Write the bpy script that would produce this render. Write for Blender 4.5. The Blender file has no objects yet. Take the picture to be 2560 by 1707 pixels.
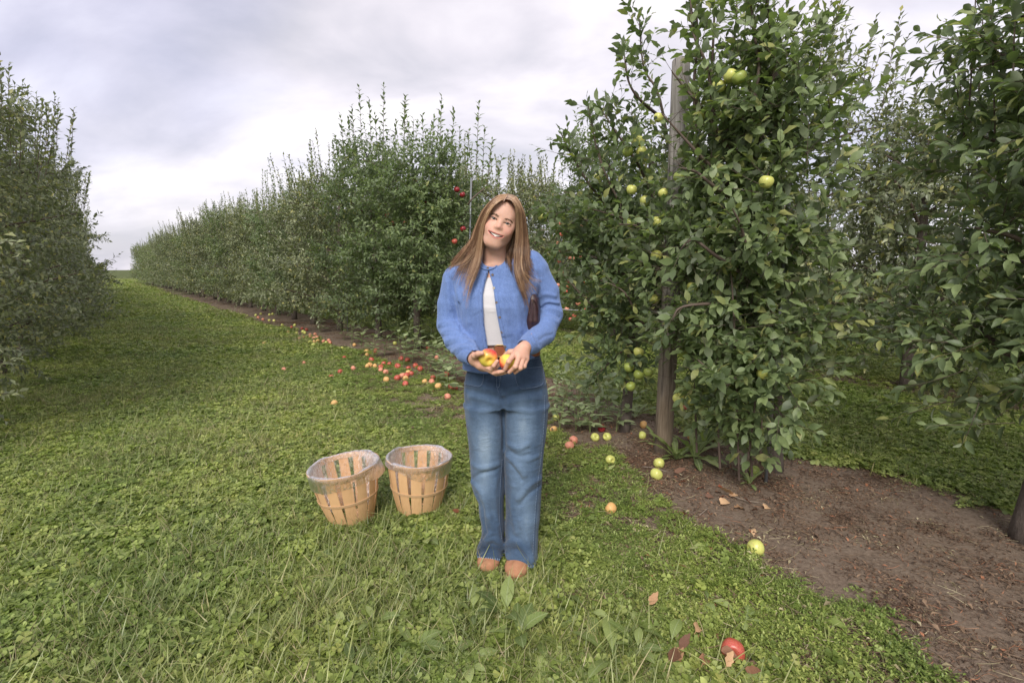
import bpy, math, random
import numpy as np
from mathutils import Vector, Matrix
from mathutils.bvhtree import BVHTree

R = math.radians
sc = bpy.context.scene
COL = sc.collection
random.seed(7)
rng = np.random.default_rng(7)

# ------------------------------------------------------------------ camera, sky, sun, exposure
PITCH = R(8.1); CAMH = 1.37; FPX = 1283.0
cam_d = bpy.data.cameras.new('camera')
cam = bpy.data.objects.new('camera', cam_d); COL.objects.link(cam)
cam.location = (0, 0, CAMH); cam.rotation_euler = (R(90) - PITCH, 0, 0)
cam_d.sensor_width = 36.0; cam_d.lens = FPX / 2560 * 36.0
cam_d.clip_start = 0.05; cam_d.clip_end = 1000
sc.camera = cam

SUN_EL, SUN_AZ = R(40), R(192)      # azimuth clockwise from +Y: behind the camera, a little to the left
world = bpy.data.worlds.new('World'); sc.world = world; world.use_nodes = True
def build_sky():
    nt = world.node_tree; N = nt.nodes; L = nt.links; N.clear()
    out = N.new('ShaderNodeOutputWorld'); bg = N.new('ShaderNodeBackground')
    sky = N.new('ShaderNodeTexSky'); sky.sky_type = 'NISHITA'; sky.sun_disc = False
    sky.sun_elevation = SUN_EL; sky.sun_rotation = SUN_AZ
    bgs = N.new('ShaderNodeBackground'); bgs.inputs[1].default_value = 0.10
    L.new(sky.outputs[0], bgs.inputs[0])
    tc = N.new('ShaderNodeTexCoord'); sep = N.new('ShaderNodeSeparateXYZ'); L.new(tc.outputs['Generated'], sep.inputs[0])
    def m(op, a, b=None, c=None):
        n = N.new('ShaderNodeMath'); n.operation = op
        for i, v in enumerate((a, b, c)):
            if v is None: continue
            if hasattr(v, 'links'): L.new(v, n.inputs[i])
            else: n.inputs[i].default_value = v
        return n.outputs[0]
    z = m('MAXIMUM', sep.outputs[2], 0.0); zz = m('ADD', z, 0.42)
    px = m('DIVIDE', sep.outputs[0], zz); py = m('DIVIDE', sep.outputs[1], zz)
    cb = N.new('ShaderNodeCombineXYZ'); L.new(px, cb.inputs[0]); L.new(py, cb.inputs[1])
    mp = N.new('ShaderNodeMapping'); L.new(cb.outputs[0], mp.inputs[0])
    mp.inputs['Rotation'].default_value = (0, 0, R(32)); mp.inputs['Scale'].default_value = (0.9, 1.5, 1)
    mp.inputs['Location'].default_value = (3.1, 1.7, 0)
    n1 = N.new('ShaderNodeTexNoise'); n1.inputs['Scale'].default_value = 2.3; n1.inputs['Detail'].default_value = 8
    n1.inputs['Roughness'].default_value = 0.5; n1.inputs['Distortion'].default_value = 0.25
    L.new(mp.outputs[0], n1.inputs['Vector'])
    n2 = N.new('ShaderNodeTexNoise'); n2.inputs['Scale'].default_value = 0.9; n2.inputs['Detail'].default_value = 3
    mp2 = N.new('ShaderNodeMapping'); L.new(cb.outputs[0], mp2.inputs[0]); mp2.inputs['Location'].default_value = (0.85, 5.2, 0)
    L.new(mp2.outputs[0], n2.inputs['Vector'])
    r1 = N.new('ShaderNodeValToRGB'); L.new(n1.outputs[0], r1.inputs[0])
    e = r1.color_ramp.elements
    e[0].position = 0.34; e[0].color = (0.58, 0.56, 0.615, 1)
    e[1].position = 0.66; e[1].color = (1.0, 0.945, 0.965, 1)
    x = e.new(0.49); x.color = (0.76, 0.715, 0.765, 1)
    r2 = N.new('ShaderNodeValToRGB'); L.new(n2.outputs[0], r2.inputs[0])
    e = r2.color_ramp.elements
    e[0].position = 0.34; e[0].color = (0.74, 0.78, 0.92, 1); e[1].position = 0.53; e[1].color = (1, 1, 1, 1)
    mul = N.new('ShaderNodeMixRGB'); mul.blend_type = 'MULTIPLY'; mul.inputs[0].default_value = 0.85
    L.new(r1.outputs[0], mul.inputs[1]); L.new(r2.outputs[0], mul.inputs[2])
    bgc = N.new('ShaderNodeBackground'); L.new(mul.outputs[0], bgc.inputs[0]); bgc.inputs[1].default_value = SKYMUL
    mx = N.new('ShaderNodeMixShader'); mx.inputs[0].default_value = 0.93
    L.new(bgs.outputs[0], mx.inputs[1]); L.new(bgc.outputs[0], mx.inputs[2]); L.new(mx.outputs[0], out.inputs[0])
SKYMUL = 0.50
build_sky()
sun_d = bpy.data.lights.new('sun', 'SUN'); sun_d.energy = 1.5; sun_d.angle = R(25); sun_d.color = (1.0, 0.955, 0.89)
sun = bpy.data.objects.new('sun', sun_d); COL.objects.link(sun)
_sd = Vector((math.sin(SUN_AZ) * math.cos(SUN_EL), math.cos(SUN_AZ) * math.cos(SUN_EL), math.sin(SUN_EL)))
sun.rotation_euler = _sd.to_track_quat('Z', 'Y').to_euler()
sc.view_settings.view_transform = 'Standard'; sc.view_settings.look = 'None'
sc.view_settings.exposure = 1.32; sc.view_settings.gamma = 1.0; sc.view_settings.use_curve_mapping = False
sc.render.engine = 'CYCLES'
sc.cycles.max_bounces = 6; sc.cycles.diffuse_bounces = 4; sc.cycles.glossy_bounces = 2
sc.cycles.transmission_bounces = 4; sc.cycles.transparent_max_bounces = 12
sc.cycles.use_denoising = True

# ------------------------------------------------------------------ pixel -> place
_f = np.array([0, math.cos(PITCH), -math.sin(PITCH)]); _u = np.array([0, math.sin(PITCH), math.cos(PITCH)])
def _dir(px, py): return _f + np.array([1., 0, 0]) * ((px - 1280) / FPX) + _u * ((853.5 - py) / FPX)
def P(px, py, Y):
    d = _dir(px, py); t = Y / d[1]
    return np.array([d[0] * t, Y, CAMH + d[2] * t])
def G(px, py):
    d = _dir(px, py); t = -CAMH / d[2]
    return np.array([d[0] * t, d[1] * t, 0.0])

# ------------------------------------------------------------------ mesh helpers
def tag(o, label=None, cat=None, group=None, kind=None):
    if label: o['label'] = label
    if cat: o['category'] = cat
    if group: o['group'] = group
    if kind: o['kind'] = kind
    return o
def np_mesh(name, V, F, mat=None, smooth=True, col=None, fcol=None, uv=None):
    """F: (n,3) or (n,4) int array, or list of such arrays."""
    Fs = F if isinstance(F, list) else [F]
    Fs = [np.asarray(f, dtype=np.int32) for f in Fs if len(f)]
    me = bpy.data.meshes.new(name)
    V = np.asarray(V, dtype=np.float32)
    me.vertices.add(len(V)); me.vertices.foreach_set('co', V.ravel())
    nl = sum(f.size for f in Fs); nf = sum(len(f) for f in Fs)
    me.loops.add(nl); me.loops.foreach_set('vertex_index', np.concatenate([f.ravel() for f in Fs]))
    me.polygons.add(nf)
    tot = np.concatenate([np.full(len(f), f.shape[1], dtype=np.int32) for f in Fs])
    st = np.concatenate([[0], np.cumsum(tot)[:-1]]).astype(np.int32)
    me.polygons.foreach_set('loop_start', st); me.polygons.foreach_set('loop_total', tot)
    me.polygons.foreach_set('use_smooth', np.full(nf, smooth, dtype=bool))
    if col is not None:
        a = me.attributes.new('col', 'FLOAT_COLOR', 'POINT')
        c = np.ones((len(V), 4), dtype=np.float32); c[:, :col.shape[1]] = col
        a.data.foreach_set('color', c.ravel())
    me.update(calc_edges=True)
    if mat: me.materials.append(mat)
    return me
def link(name, me, parent=None, loc=(0, 0, 0), rot=(0, 0, 0), scl=(1, 1, 1)):
    o = bpy.data.objects.new(name, me); COL.objects.link(o)
    o.location = loc; o.rotation_euler = rot; o.scale = scl
    if parent is not None: o.parent = parent
    return o
def empty(name, loc, rot=(0, 0, 0), label=None, cat=None, group=None):
    o = bpy.data.objects.new(name, None); COL.objects.link(o); o.location = loc; o.rotation_euler = rot
    o.empty_display_size = 0.1
    return tag(o, label, cat, group)
def copy_tree(o, parent=None):
    c = o.copy(); COL.objects.link(c)
    if parent is not None: c.parent = parent
    for ch in list(o.children): copy_tree(ch, c)
    return c
def eul(rx, ry, rz):
    """N rotation matrices, Z*Y*X order, from arrays"""
    rx, ry, rz = np.broadcast_arrays(np.asarray(rx, float), ry, rz)
    cx, sx, cy, sy, cz, sz = np.cos(rx), np.sin(rx), np.cos(ry), np.sin(ry), np.cos(rz), np.sin(rz)
    M = np.empty(rx.shape + (3, 3))
    M[..., 0, 0] = cz * cy; M[..., 0, 1] = cz * sy * sx - sz * cx; M[..., 0, 2] = cz * sy * cx + sz * sx
    M[..., 1, 0] = sz * cy; M[..., 1, 1] = sz * sy * sx + cz * cx; M[..., 1, 2] = sz * sy * cx - cz * sx
    M[..., 2, 0] = -sy; M[..., 2, 1] = cy * sx; M[..., 2, 2] = cy * cx
    return M
def frames(D, up=None):
    """rotation matrices whose local Y is D and local Z leans to up (N,3)"""
    D = D / (np.linalg.norm(D, axis=1, keepdims=True) + 1e-9)
    if up is None: up = np.tile([0, 0, 1.0], (len(D), 1))
    X = np.cross(D, up); n = np.linalg.norm(X, axis=1, keepdims=True)
    X = np.where(n < 1e-3, np.array([1.0, 0, 0]), X / (n + 1e-9))
    Z = np.cross(X, D)
    return np.stack([X, D, Z], axis=2)
def stamp(tv, tf, M, S, T, col=None):
    """copies of a template, returned as V, F, col"""
    n = len(T); S = np.asarray(S, float)
    if S.ndim == 1: S = S[:, None]
    V = np.einsum('nij,nkj->nki', M, tv[None] * S[:, None, :]) + T[:, None, :]
    off = (np.arange(n) * len(tv))[:, None, None]
    F = [(f[None] + off).reshape(-1, f.shape[1]) for f in (tf if isinstance(tf, list) else [tf])]
    C = None if col is None else np.repeat(col, len(tv), axis=0)
    return V.reshape(-1, 3), F, C
def tube(pts, rad, sides=8, caps=True, flat=1.0):
    pts = np.asarray(pts, float); n = len(pts); rad = np.broadcast_to(np.asarray(rad, float), (n,))
    T = np.gradient(pts, axis=0); T /= np.linalg.norm(T, axis=1, keepdims=True) + 1e-9
    ref = np.array([0, 0, 1.0]) if abs(T[0, 2]) < 0.9 else np.array([0, 1.0, 0])
    N = np.zeros_like(T); N[0] = np.cross(T[0], ref); N[0] /= np.linalg.norm(N[0])
    for i in range(1, n):
        v = N[i - 1] - T[i] * np.dot(N[i - 1], T[i]); N[i] = v / (np.linalg.norm(v) + 1e-9)
    B = np.cross(T, N); a = np.linspace(0, 2 * np.pi, sides, endpoint=False)
    V = pts[:, None] + rad[:, None, None] * (np.cos(a)[None, :, None] * N[:, None] + flat * np.sin(a)[None, :, None] * B[:, None])
    V = V.reshape(-1, 3)
    i = np.arange(n - 1)[:, None] * sides; j = np.arange(sides)[None]; j2 = (j + 1) % sides
    F = np.stack([i + j, i + j2, i + sides + j2, i + sides + j], axis=2).reshape(-1, 4)
    Fs = [F]
    if caps:
        V = np.vstack([V, pts[0], pts[-1]]); c0, c1 = len(V) - 2, len(V) - 1
        jj = np.arange(sides); k = (n - 1) * sides
        Fs.append(np.vstack([np.stack([np.full(sides, c0), (jj + 1) % sides, jj], 1),
                             np.stack([np.full(sides, c1), k + jj, k + (jj + 1) % sides], 1)]))
    return V, Fs
def merge(parts):
    """list of (V, F or [F...]) -> V, [F...]"""
    Vs, q, t, off = [], [], [], 0
    for V, F in parts:
        for f in (F if isinstance(F, list) else [F]):
            f = np.asarray(f)
            if len(f) == 0: continue
            (q if f.shape[1] == 4 else t).append(f + off)
        Vs.append(V); off += len(V)
    out = []
    if q: out.append(np.vstack(q))
    if t: out.append(np.vstack(t))
    return np.vstack(Vs), out
def smooth_path(pts, n):
    """Catmull-Rom through the points"""
    p = np.asarray(pts, float); p = np.vstack([2 * p[0] - p[1], p, 2 * p[-1] - p[-2]])
    s = np.linspace(0, len(p) - 3 - 1e-6, n); i = s.astype(int); t = (s - i)[:, None]
    a, b, c, d = p[i], p[i + 1], p[i + 2], p[i + 3]
    return 0.5 * (2 * b + (c - a) * t + (2 * a - 5 * b + 4 * c - d) * t ** 2 + (3 * b - a - 3 * c + d) * t ** 3)

# ------------------------------------------------------------------ materials
class NT:
    def __init__(s, name):
        s.m = bpy.data.materials.new(name); s.m.use_nodes = True; s.t = s.m.node_tree
        s.b = s.t.nodes['Principled BSDF']; s.out = s.t.nodes['Material Output']
    def n(s, typ, **kw):
        x = s.t.nodes.new('ShaderNode' + typ)
        for k, v in kw.items():
            if k.startswith('i_'): x.inputs[k[2:].replace('_', ' ')].default_value = v
            else: setattr(x, k, v)
        return x
    def l(s, a, b): s.t.links.new(a, b)
    def set(s, k, v):
        if hasattr(v, 'links'): s.l(v, s.b.inputs[k])
        else: s.b.inputs[k].default_value = v
    def coord(s, kind='Object', scale=None, loc=None, rot=None):
        tc = s.n('TexCoord'); o = tc.outputs[kind]
        if scale is not None or loc is not None or rot is not None:
            mp = s.n('Mapping'); s.l(o, mp.inputs[0])
            if scale is not None: mp.inputs['Scale'].default_value = scale if hasattr(scale, '__len__') else (scale,) * 3
            if loc is not None: mp.inputs['Location'].default_value = loc
            if rot is not None: mp.inputs['Rotation'].default_value = rot
            o = mp.outputs[0]
        return o
    def noise(s, vec, scale=5, detail=4, rough=0.55, dist=0.0):
        x = s.n('TexNoise'); s.l(vec, x.inputs['Vector'])
        x.inputs['Scale'].default_value = scale; x.inputs['Detail'].default_value = detail
        x.inputs['Roughness'].default_value = rough; x.inputs['Distortion'].default_value = dist
        return x.outputs[0]
    def ramp(s, fac, stops, interp='LINEAR'):
        x = s.n('ValToRGB'); s.l(fac, x.inputs[0]); r = x.color_ramp; r.interpolation = interp
        e = r.elements
        while len(e) > 1: e.remove(e[-1])
        e[0].position = stops[0][0]; e[0].color = c4(stops[0][1])
        for p, c in stops[1:]:
            y = e.new(p); y.color = c4(c)
        return x.outputs[0]
    def mix(s, fac, a, b, mode='MIX'):
        x = s.n('MixRGB', blend_type=mode)
        for i, v in enumerate((fac, a, b)):
            if hasattr(v, 'links'): s.l(v, x.inputs[i])
            elif i == 0: x.inputs[0].default_value = v
            else: x.inputs[i].default_value = c4(v)
        return x.outputs[0]
    def math(s, op, a, b=0.0, clamp=False):
        x = s.n('Math', operation=op); x.use_clamp = clamp
        for i, v in enumerate((a, b)):
            if hasattr(v, 'links'): s.l(v, x.inputs[i])
            else: x.inputs[i].default_value = v
        return x.outputs[0]
    def bump(s, h, strength=0.3, dist=0.01, normal=None):
        x = s.n('Bump'); x.inputs['Strength'].default_value = strength; x.inputs['Distance'].default_value = dist
        s.l(h, x.inputs['Height'])
        if normal is not None: s.l(normal, x.inputs['Normal'])
        s.l(x.outputs[0], s.b.inputs['Normal']); return x.outputs[0]
    def attr(s, name='col'):
        x = s.n('Attribute'); x.attribute_name = name; return x
def c4(c):
    if not hasattr(c, '__len__'): c = (c, c, c)
    return tuple(c) if len(c) == 4 else tuple(c) + (1.0,)
def plain(name, col, rough=0.6, **kw):
    n = NT(name); n.set('Base Color', c4(col)); n.set('Roughness', rough)
    for k, v in kw.items(): n.b.inputs[k].default_value = v
    return n.m
# ================================================================== GROUND
ROW1 = np.array([(9.0, -7.0), (4.2, -0.5), (3.2, 1.1), (2.3, 2.3), (1.65, 3.15), (1.15, 3.78), (-1.56, 8.5), (-4.2, 11.9), (-9.4, 18.2), (-34, 48)])
NRM2 = np.array([0.80, 0.60])
ROW2 = ROW1 + NRM2 * 3.9
ROW0 = ROW1 - NRM2 * 5.2
ROW3 = ROW1 + NRM2 * 8.0
def row_dist(x, y, row=ROW1):
    """signed distance to the row, positive on the camera side"""
    best = np.full(x.shape, 1e9); sg = np.zeros(x.shape)
    for a, b in zip(row[:-1], row[1:]):
        d = b - a; L = np.hypot(*d); d = d / L
        t = np.clip((x - a[0]) * d[0] + (y - a[1]) * d[1], 0, L)
        px, py = a[0] + d[0] * t, a[1] + d[1] * t
        q = np.hypot(x - px, y - py); s = -(d[0] * (y - a[1]) - d[1] * (x - a[0])) * -1
        m = q < best; best = np.where(m, q, best); sg = np.where(m, np.sign(s), sg)
    return best * sg
_k = rng.uniform(0, 6.28, (14, 3)); _kf = rng.uniform(-1, 1, (14, 2))
def vnoise(x, y, f=1.0):
    o = np.zeros(np.shape(x))
    for i in range(14):
        g = f * (0.5 + 0.35 * i); o = o + np.sin(g * (_kf[i, 0] * x + _kf[i, 1] * y) * 2 + _k[i, 0]) / (1 + 0.25 * i)
    return o / 4.0
def sstep(a, b, x): t = np.clip((x - a) / (b - a), 0, 1); return t * t * (3 - 2 * t)
def thinzone(x, y, s):
    w = vnoise(x, y, 1.7) * .3 + vnoise(x, y, 5.0) * .15
    return sstep(1.95, 1.25, s + w) * (s > 0) * sstep(-3.2, -1.6, x + .0 * y)
def bare(x, y):
    """0 = turf, 1 = bare soil"""
    s = row_dist(x, y); w = vnoise(x, y, 2.2) * 0.20 + vnoise(x, y, 7.0) * 0.17
    far = sstep(5, 10, y)
    outer = 0.50 + 0.55 * far + 0.62 * sstep(.70, 1.05, x) * (y < 5)
    b = sstep(outer + 0.17, outer - 0.17, s + w) * sstep(-1.0, -0.5, s + w)
    b = np.maximum(b, 0.66 * thinzone(x, y, s) * (0.75 + .5 * vnoise(x, y, 5.0)))
    b = np.maximum(b, 0.8 * sstep(0.55, 0.3, np.abs(row_dist(x, y, ROW2) + w)))
    return b
def ground_z(x, y):
    return 0.012 * vnoise(x, y, 1.3) + 0.004 * vnoise(x, y, 6.0) * (y < 8) - 0.002
def build_ground():
    def axis(lo, hi, n, p): t = np.linspace(-1, 1, n); return t
    ys = np.concatenate([np.linspace(-30, 0.5, 20)[:-1], np.linspace(0.5, 6, 190)[:-1], np.linspace(6, 25, 160)[:-1], np.geomspace(25, 420, 40)])
    xs = np.concatenate([-np.geomspace(300, 6, 40)[:-1], np.linspace(-6, 6, 330)[:-1], np.geomspace(6, 300, 40)])
    X, Y = np.meshgrid(xs, ys, indexing='ij'); fade = sstep(60, 25, np.hypot(X, Y))
    Z = ground_z(X, Y) * fade
    V = np.stack([X, Y, Z], -1).reshape(-1, 3); nx, ny = X.shape
    i = np.arange(nx - 1)[:, None] * ny + np.arange(ny - 1)[None]
    F = np.stack([i, i + ny, i + ny + 1, i + 1], -1).reshape(-1, 4)
    B = bare(V[:, 0], V[:, 1])
    n = NT('ground_soil_and_turf')
    co = n.coord('Object')
    a = n.attr('col')
    n1 = n.noise(co, 3.0, 8, 0.6); n2 = n.noise(co, 55, 6, 0.65); n3 = n.noise(co, 14, 5, 0.6)
    soil = n.ramp(n2, [(0.25, (0.085, 0.060, 0.045)), (0.5, (0.165, 0.122, 0.090)), (0.8, (0.26, 0.20, 0.15))])
    soil = n.mix(n.ramp(n3, [(0.45, (0, 0, 0)), (0.75, (0.6, 0.6, 0.6))]), soil, (0.21, 0.165, 0.125))
    turf = n.ramp(n2, [(0.2, (0.026, 0.030, 0.010)), (0.5, (0.075, 0.090, 0.026)), (0.8, (0.17, 0.19, 0.06))])
    turf = n.mix(n.ramp(n1, [(0.4, (0, 0, 0)), (0.65, (0.55, 0.55, 0.55))]), turf, (0.075, 0.105, 0.024))
    sep = n.n('SeparateColor'); n.l(a.outputs['Color'], sep.inputs[0])
    f = n.math('ADD', sep.outputs[0], n.math('MULTIPLY', n.math('SUBTRACT', n3, 0.5), 0.5))
    f = n.ramp(f, [(0.30, (0, 0, 0)), (0.62, (1, 1, 1))])
    n.set('Base Color', n.mix(f, turf, soil)); n.set('Roughness', 0.95); n.set('Specular IOR Level', 0.2)
    n.bump(n.mix(0.5, n2, n3), 0.9, 0.02)
    me = np_mesh('ground', V, F, n.m, True, col=np.repeat(B[:, None], 3, 1))
    tag(link('ground', me), kind='structure')
build_ground()

# ------------------------------------------------------------------ foliage materials
def leaf_mat(name, dark, mid, light, under, rough=0.42, yellow=None, spec=0.5, trans=0.25, vein=True, patch=None, rib=False):
    n = NT(name)
    a = n.attr('col'); sep = n.n('SeparateColor'); n.l(a.outputs['Color'], sep.inputs[0])
    r = sep.outputs[0]
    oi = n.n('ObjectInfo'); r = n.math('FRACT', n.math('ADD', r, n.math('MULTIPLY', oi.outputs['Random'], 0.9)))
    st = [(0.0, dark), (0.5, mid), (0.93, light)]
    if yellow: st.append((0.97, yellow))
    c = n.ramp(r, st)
    if patch:
        ps = n.n('NewGeometry').outputs['Position']; pn = n.noise(ps, 1.6, 5, .6); pm = n.noise(ps, .7, 3, .5)
        c = n.mix(n.ramp(pn, [(.42, (0, 0, 0)), (.68, (.75, .75, .75))]), c, n.mix(1.0, c, patch, 'MULTIPLY'))
        c = n.mix(n.ramp(pm, [(.38, (.5, .5, .5)), (.55, (0, 0, 0))]), c, n.mix(1.0, c, (.55, .72, .6), 'MULTIPLY'))
    co = n.coord('Object'); nz = n.noise(co, 40, 3)
    c = n.mix(0.5, c, n.mix(1.0, c, n.ramp(nz, [(0.3, 0.6), (0.7, 1.35)]), 'MULTIPLY'))
    if rib:
        sx = n.n('SeparateXYZ'); n.l(n.coord('Object'), sx.inputs[0]); ax = n.math('ABSOLUTE', sx.outputs[0])
        side = n.math('SINE', n.math('MULTIPLY', n.math('SUBTRACT', sx.outputs[1], n.math('MULTIPLY', ax, .9)), 62.0))
        c = n.mix(n.ramp(ax, [(0.008, (.65, .65, .65)), (0.020, (0, 0, 0))]), c, (.34, .40, .20)); c = n.mix(n.ramp(side, [(.5, (0, 0, 0)), (1.0, (.28, .28, .28))]), c, (.30, .36, .16))
        c = n.mix(n.ramp(n.noise(co, 7, 4), [(.60, (0, 0, 0)), (.72, (.7, .7, .7))]), c, (.36, .33, .12))
    geo = n.n('NewGeometry')
    c2 = n.mix(geo.outputs['Backfacing'], c, n.mix(0.65, c, under))
    n.set('Base Color', c2); n.set('Roughness', n.mix(geo.outputs['Backfacing'], (rough,) * 3, (0.8,) * 3))
    n.set('Specular IOR Level', spec)
    tr = n.n('BsdfTranslucent'); n.l(n.mix(1.0, c, (1.3, 1.5, 0.7), 'MULTIPLY'), tr.inputs[0])
    mx = n.n('MixShader'); mx.inputs[0].default_value = trans
    n.l(n.b.outputs[0], mx.inputs[1]); n.l(tr.outputs[0], mx.inputs[2]); n.l(mx.outputs[0], n.out.inputs[0])
    if vein: n.bump(nz, 0.25, 0.004)
    return n.m
M_grass = leaf_mat('grass_blade', (0.110, 0.138, 0.036), (0.215, 0.245, 0.074), (0.37, 0.39, 0.16), (0.28, 0.31, 0.16), 0.40, (0.42, 0.36, 0.19), trans=0.3, vein=False, patch=(1.5, 1.42, 1.3))
M_clover = leaf_mat('clover_leaf', (0.100, 0.142, 0.030), (0.215, 0.275, 0.064), (0.36, 0.41, 0.13), (0.28, 0.32, 0.15), 0.5, (0.30, 0.32, 0.09), trans=0.3, vein=False, patch=(1.5, 1.38, 1.2))
M_weed = leaf_mat('weed_leaf', (0.105, 0.150, 0.038), (0.21, 0.27, 0.070), (0.36, 0.42, 0.15), (0.27, 0.33, 0.15), 0.38, (0.42, 0.42, 0.14), trans=0.25)
M_thatch = leaf_mat('dry_thatch', (0.15, 0.12, 0.065), (0.28, 0.235, 0.13), (0.45, 0.39, 0.25), (0.4, 0.34, 0.2), 0.7, trans=0.1, vein=False)
M_litter = leaf_mat('soil_litter', (0.05, 0.032, 0.022), (0.13, 0.078, 0.048), (0.24, 0.16, 0.10), (0.2, 0.12, 0.08), 0.8, (0.34, 0.14, 0.07), trans=0.05, vein=False)

# ------------------------------------------------------------------ templates of small plants
def blade_tpl(segs=4, w=0.03, bend=0.6):
    """grass blade, length 1 along +Z bending towards +Y"""
    t = np.linspace(0, 1, segs + 1); a = bend * t * 1.5
    y = np.cumsum(np.sin(a)) / (segs + 1); z = np.cumsum(np.cos(a)) / (segs + 1); y -= y[0]; z -= z[0]
    ww = w * (1 - t ** 1.8) * 0.5
    V = []
    for i in range(segs): V += [(-ww[i], y[i], z[i]), (ww[i], y[i], z[i])]
    V.append((0, y[-1], z[-1])); V = np.array(V)
    q = [(2 * i, 2 * i + 1, 2 * i + 3, 2 * i + 2) for i in range(segs - 1)]
    return V, [np.array(q), np.array([(2 * segs - 2, 2 * segs - 1, 2 * segs)])]
def leaf_tpl(prof, fold=0.25, droop=0.3, wav=0.0, stem=0.0, cols=2):
    """leaf of length 1 along +Y, face up +Z; prof: (t, halfwidth) pairs"""
    V = []; rows = []
    for k, (t, w) in enumerate(prof):
        z = -droop * t * t + 0.06 * t; y = stem + t * (1 - 0.15 * droop * t)
        rows.append(len(V))
        if w < 1e-4: V.append((0, y, z))
        else:
            zz = fold * w + wav * (1 if k % 2 else -1) * w
            V += [(-w, y, z + zz), (0, y, z), (w, y, z + zz * (0.8 if wav == 0 else -0.4))]
    q, t3 = [], []
    for k in range(len(prof) - 1):
        a, b = rows[k], rows[k + 1]; wa, wb = prof[k][1] > 1e-4, prof[k + 1][1] > 1e-4
        if wa and wb: q += [(a, a + 1, b + 1, b), (a + 1, a + 2, b + 2, b + 1)]
        elif wb: t3 += [(a, b + 1, b), (a, b + 2, b + 1)]
        else: t3 += [(a, a + 1, b), (a + 1, a + 2, b)]
    if stem > 0:
        i = len(V); V += [(-0.012, 0, 0), (0.012, 0, 0), (0.012, stem + .02, 0), (-0.012, stem + .02, 0)]; q.append((i, i + 1, i + 2, i + 3))
    F = []
    if q: F.append(np.array(q))
    if t3: F.append(np.array(t3))
    return np.array(V, float), F
APPLE_LEAF = leaf_tpl([(0, 0), (0.12, 0.12), (0.35, 0.215), (0.6, 0.20), (0.82, 0.105), (1, 0)], 0.45, 0.35, stem=0.22)
APPLE_LEAF_W = leaf_tpl([(0, 0), (0.1, 0.12), (0.28, 0.215), (0.48, 0.24), (0.68, 0.19), (0.85, 0.09), (1, 0)], 0.42, 0.3, wav=0.16, stem=0.2)
LEAF_LOW = leaf_tpl([(0, 0), (0.45, 0.23), (1, 0)], 0.4, 0.4)
PLANTAIN = leaf_tpl([(0, .02), (0.12, 0.07), (0.28, 0.155), (0.45, 0.20), (0.6, 0.205), (0.75, 0.175), (0.88, 0.11), (1, 0)], 0.50, 0.55, wav=0.10, stem=0.28)
DOCK = leaf_tpl([(0, .02), (0.1, 0.045), (0.25, 0.075), (0.4, 0.095), (0.55, 0.11), (0.7, 0.115), (0.85, 0.09), (0.94, .05), (1, 0)], 0.25, 0.5, wav=0.25, stem=0.12)
WEEDLEAF = leaf_tpl([(0, 0), (0.2, 0.19), (0.4, 0.22), (0.7, 0.12), (1, 0)], 0.2, 0.3, wav=0.08, stem=0.25)
DANDY = leaf_tpl([(0, .02), (0.15, 0.05), (0.25, 0.10), (0.33, 0.05), (0.45, 0.14), (0.53, 0.07), (0.68, 0.18), (0.78, 0.12), (0.9, 0.13), (1, 0)], 0.15, 0.4, wav=0.1)

def proto_grass(n, h0, h1, w, lean, spread, mat, name):
    tp = [blade_tpl(4, w, b) for b in (0.4, 0.9, 1.5)]
    parts = []; C = []
    for k in range(3):
        m = n // 3
        az = rng.uniform(0, 6.28, m); M = eul(rng.normal(0, lean, m), rng.normal(0, lean, m), az)
        S = rng.uniform(h0, h1, m); T = np.c_[rng.normal(0, spread, (m, 2)), np.zeros(m)]
        V, F, c = stamp(tp[k][0], tp[k][1], M, np.c_[S * 0 + 0.075, S, S], T, np.repeat(rng.uniform(0, 0.5, m)[:, None], 3, 1))
        parts.append((V, F)); C.append(c)
    V, F = merge(parts)
    return np_mesh(name, V, F, mat, True, col=np.vstack(C))
def proto_clover(n, mat, name, size=0.011, spread=0.03, h=0.03):
    a = np.linspace(-1, 1, 5) * 1.15
    rim = np.array([(math.sin(x) * 0.62 * (1.05 if abs(x) > .1 else 1), 0.45 + 0.6 * math.cos(x) - (0.06 if abs(x) < .1 else 0), 0.18 * abs(math.sin(x))) for x in a])
    tv = np.vstack([[0, 0, 0], [0, .5, -.02], rim]); tf = [np.array([(0, 6, 1), (0, 1, 2), (1, 3, 2), (1, 4, 3), (1, 5, 4), (1, 6, 5)])]
    parts = []; C = []
    pos = np.c_[rng.normal(0, spread, (n, 2)), rng.uniform(0.4, 1.0, n) * h]
    tilt = eul(rng.normal(0, 0.35, n), rng.normal(0, 0.35, n), rng.uniform(0, 6.28, n))
    s = rng.uniform(0.75, 1.3, n) * size; cc = np.repeat(rng.uniform(0, 0.5, n)[:, None], 3, 1)
    for k in range(3):
        Z = eul(np.zeros(n) - 0.05, np.zeros(n), np.full(n, k * 2.094))
        V, F, c = stamp(tv, tf, tilt @ Z, s, pos, cc); parts.append((V, F)); C.append(c)
    for i in range(n):
        b = np.array([pos[i, 0] * 0.4, pos[i, 1] * 0.4, 0]); e = pos[i]
        w = np.array([0.0006, 0.0003, 0]); parts.append((np.array([b - w, b + w, e + w, e - w]), np.array([(0, 1, 2, 3)]))); C.append(np.full((4, 3), 0.2))
    V, F = merge(parts); return np_mesh(name, V, F, mat, True, col=np.vstack(C))
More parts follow.
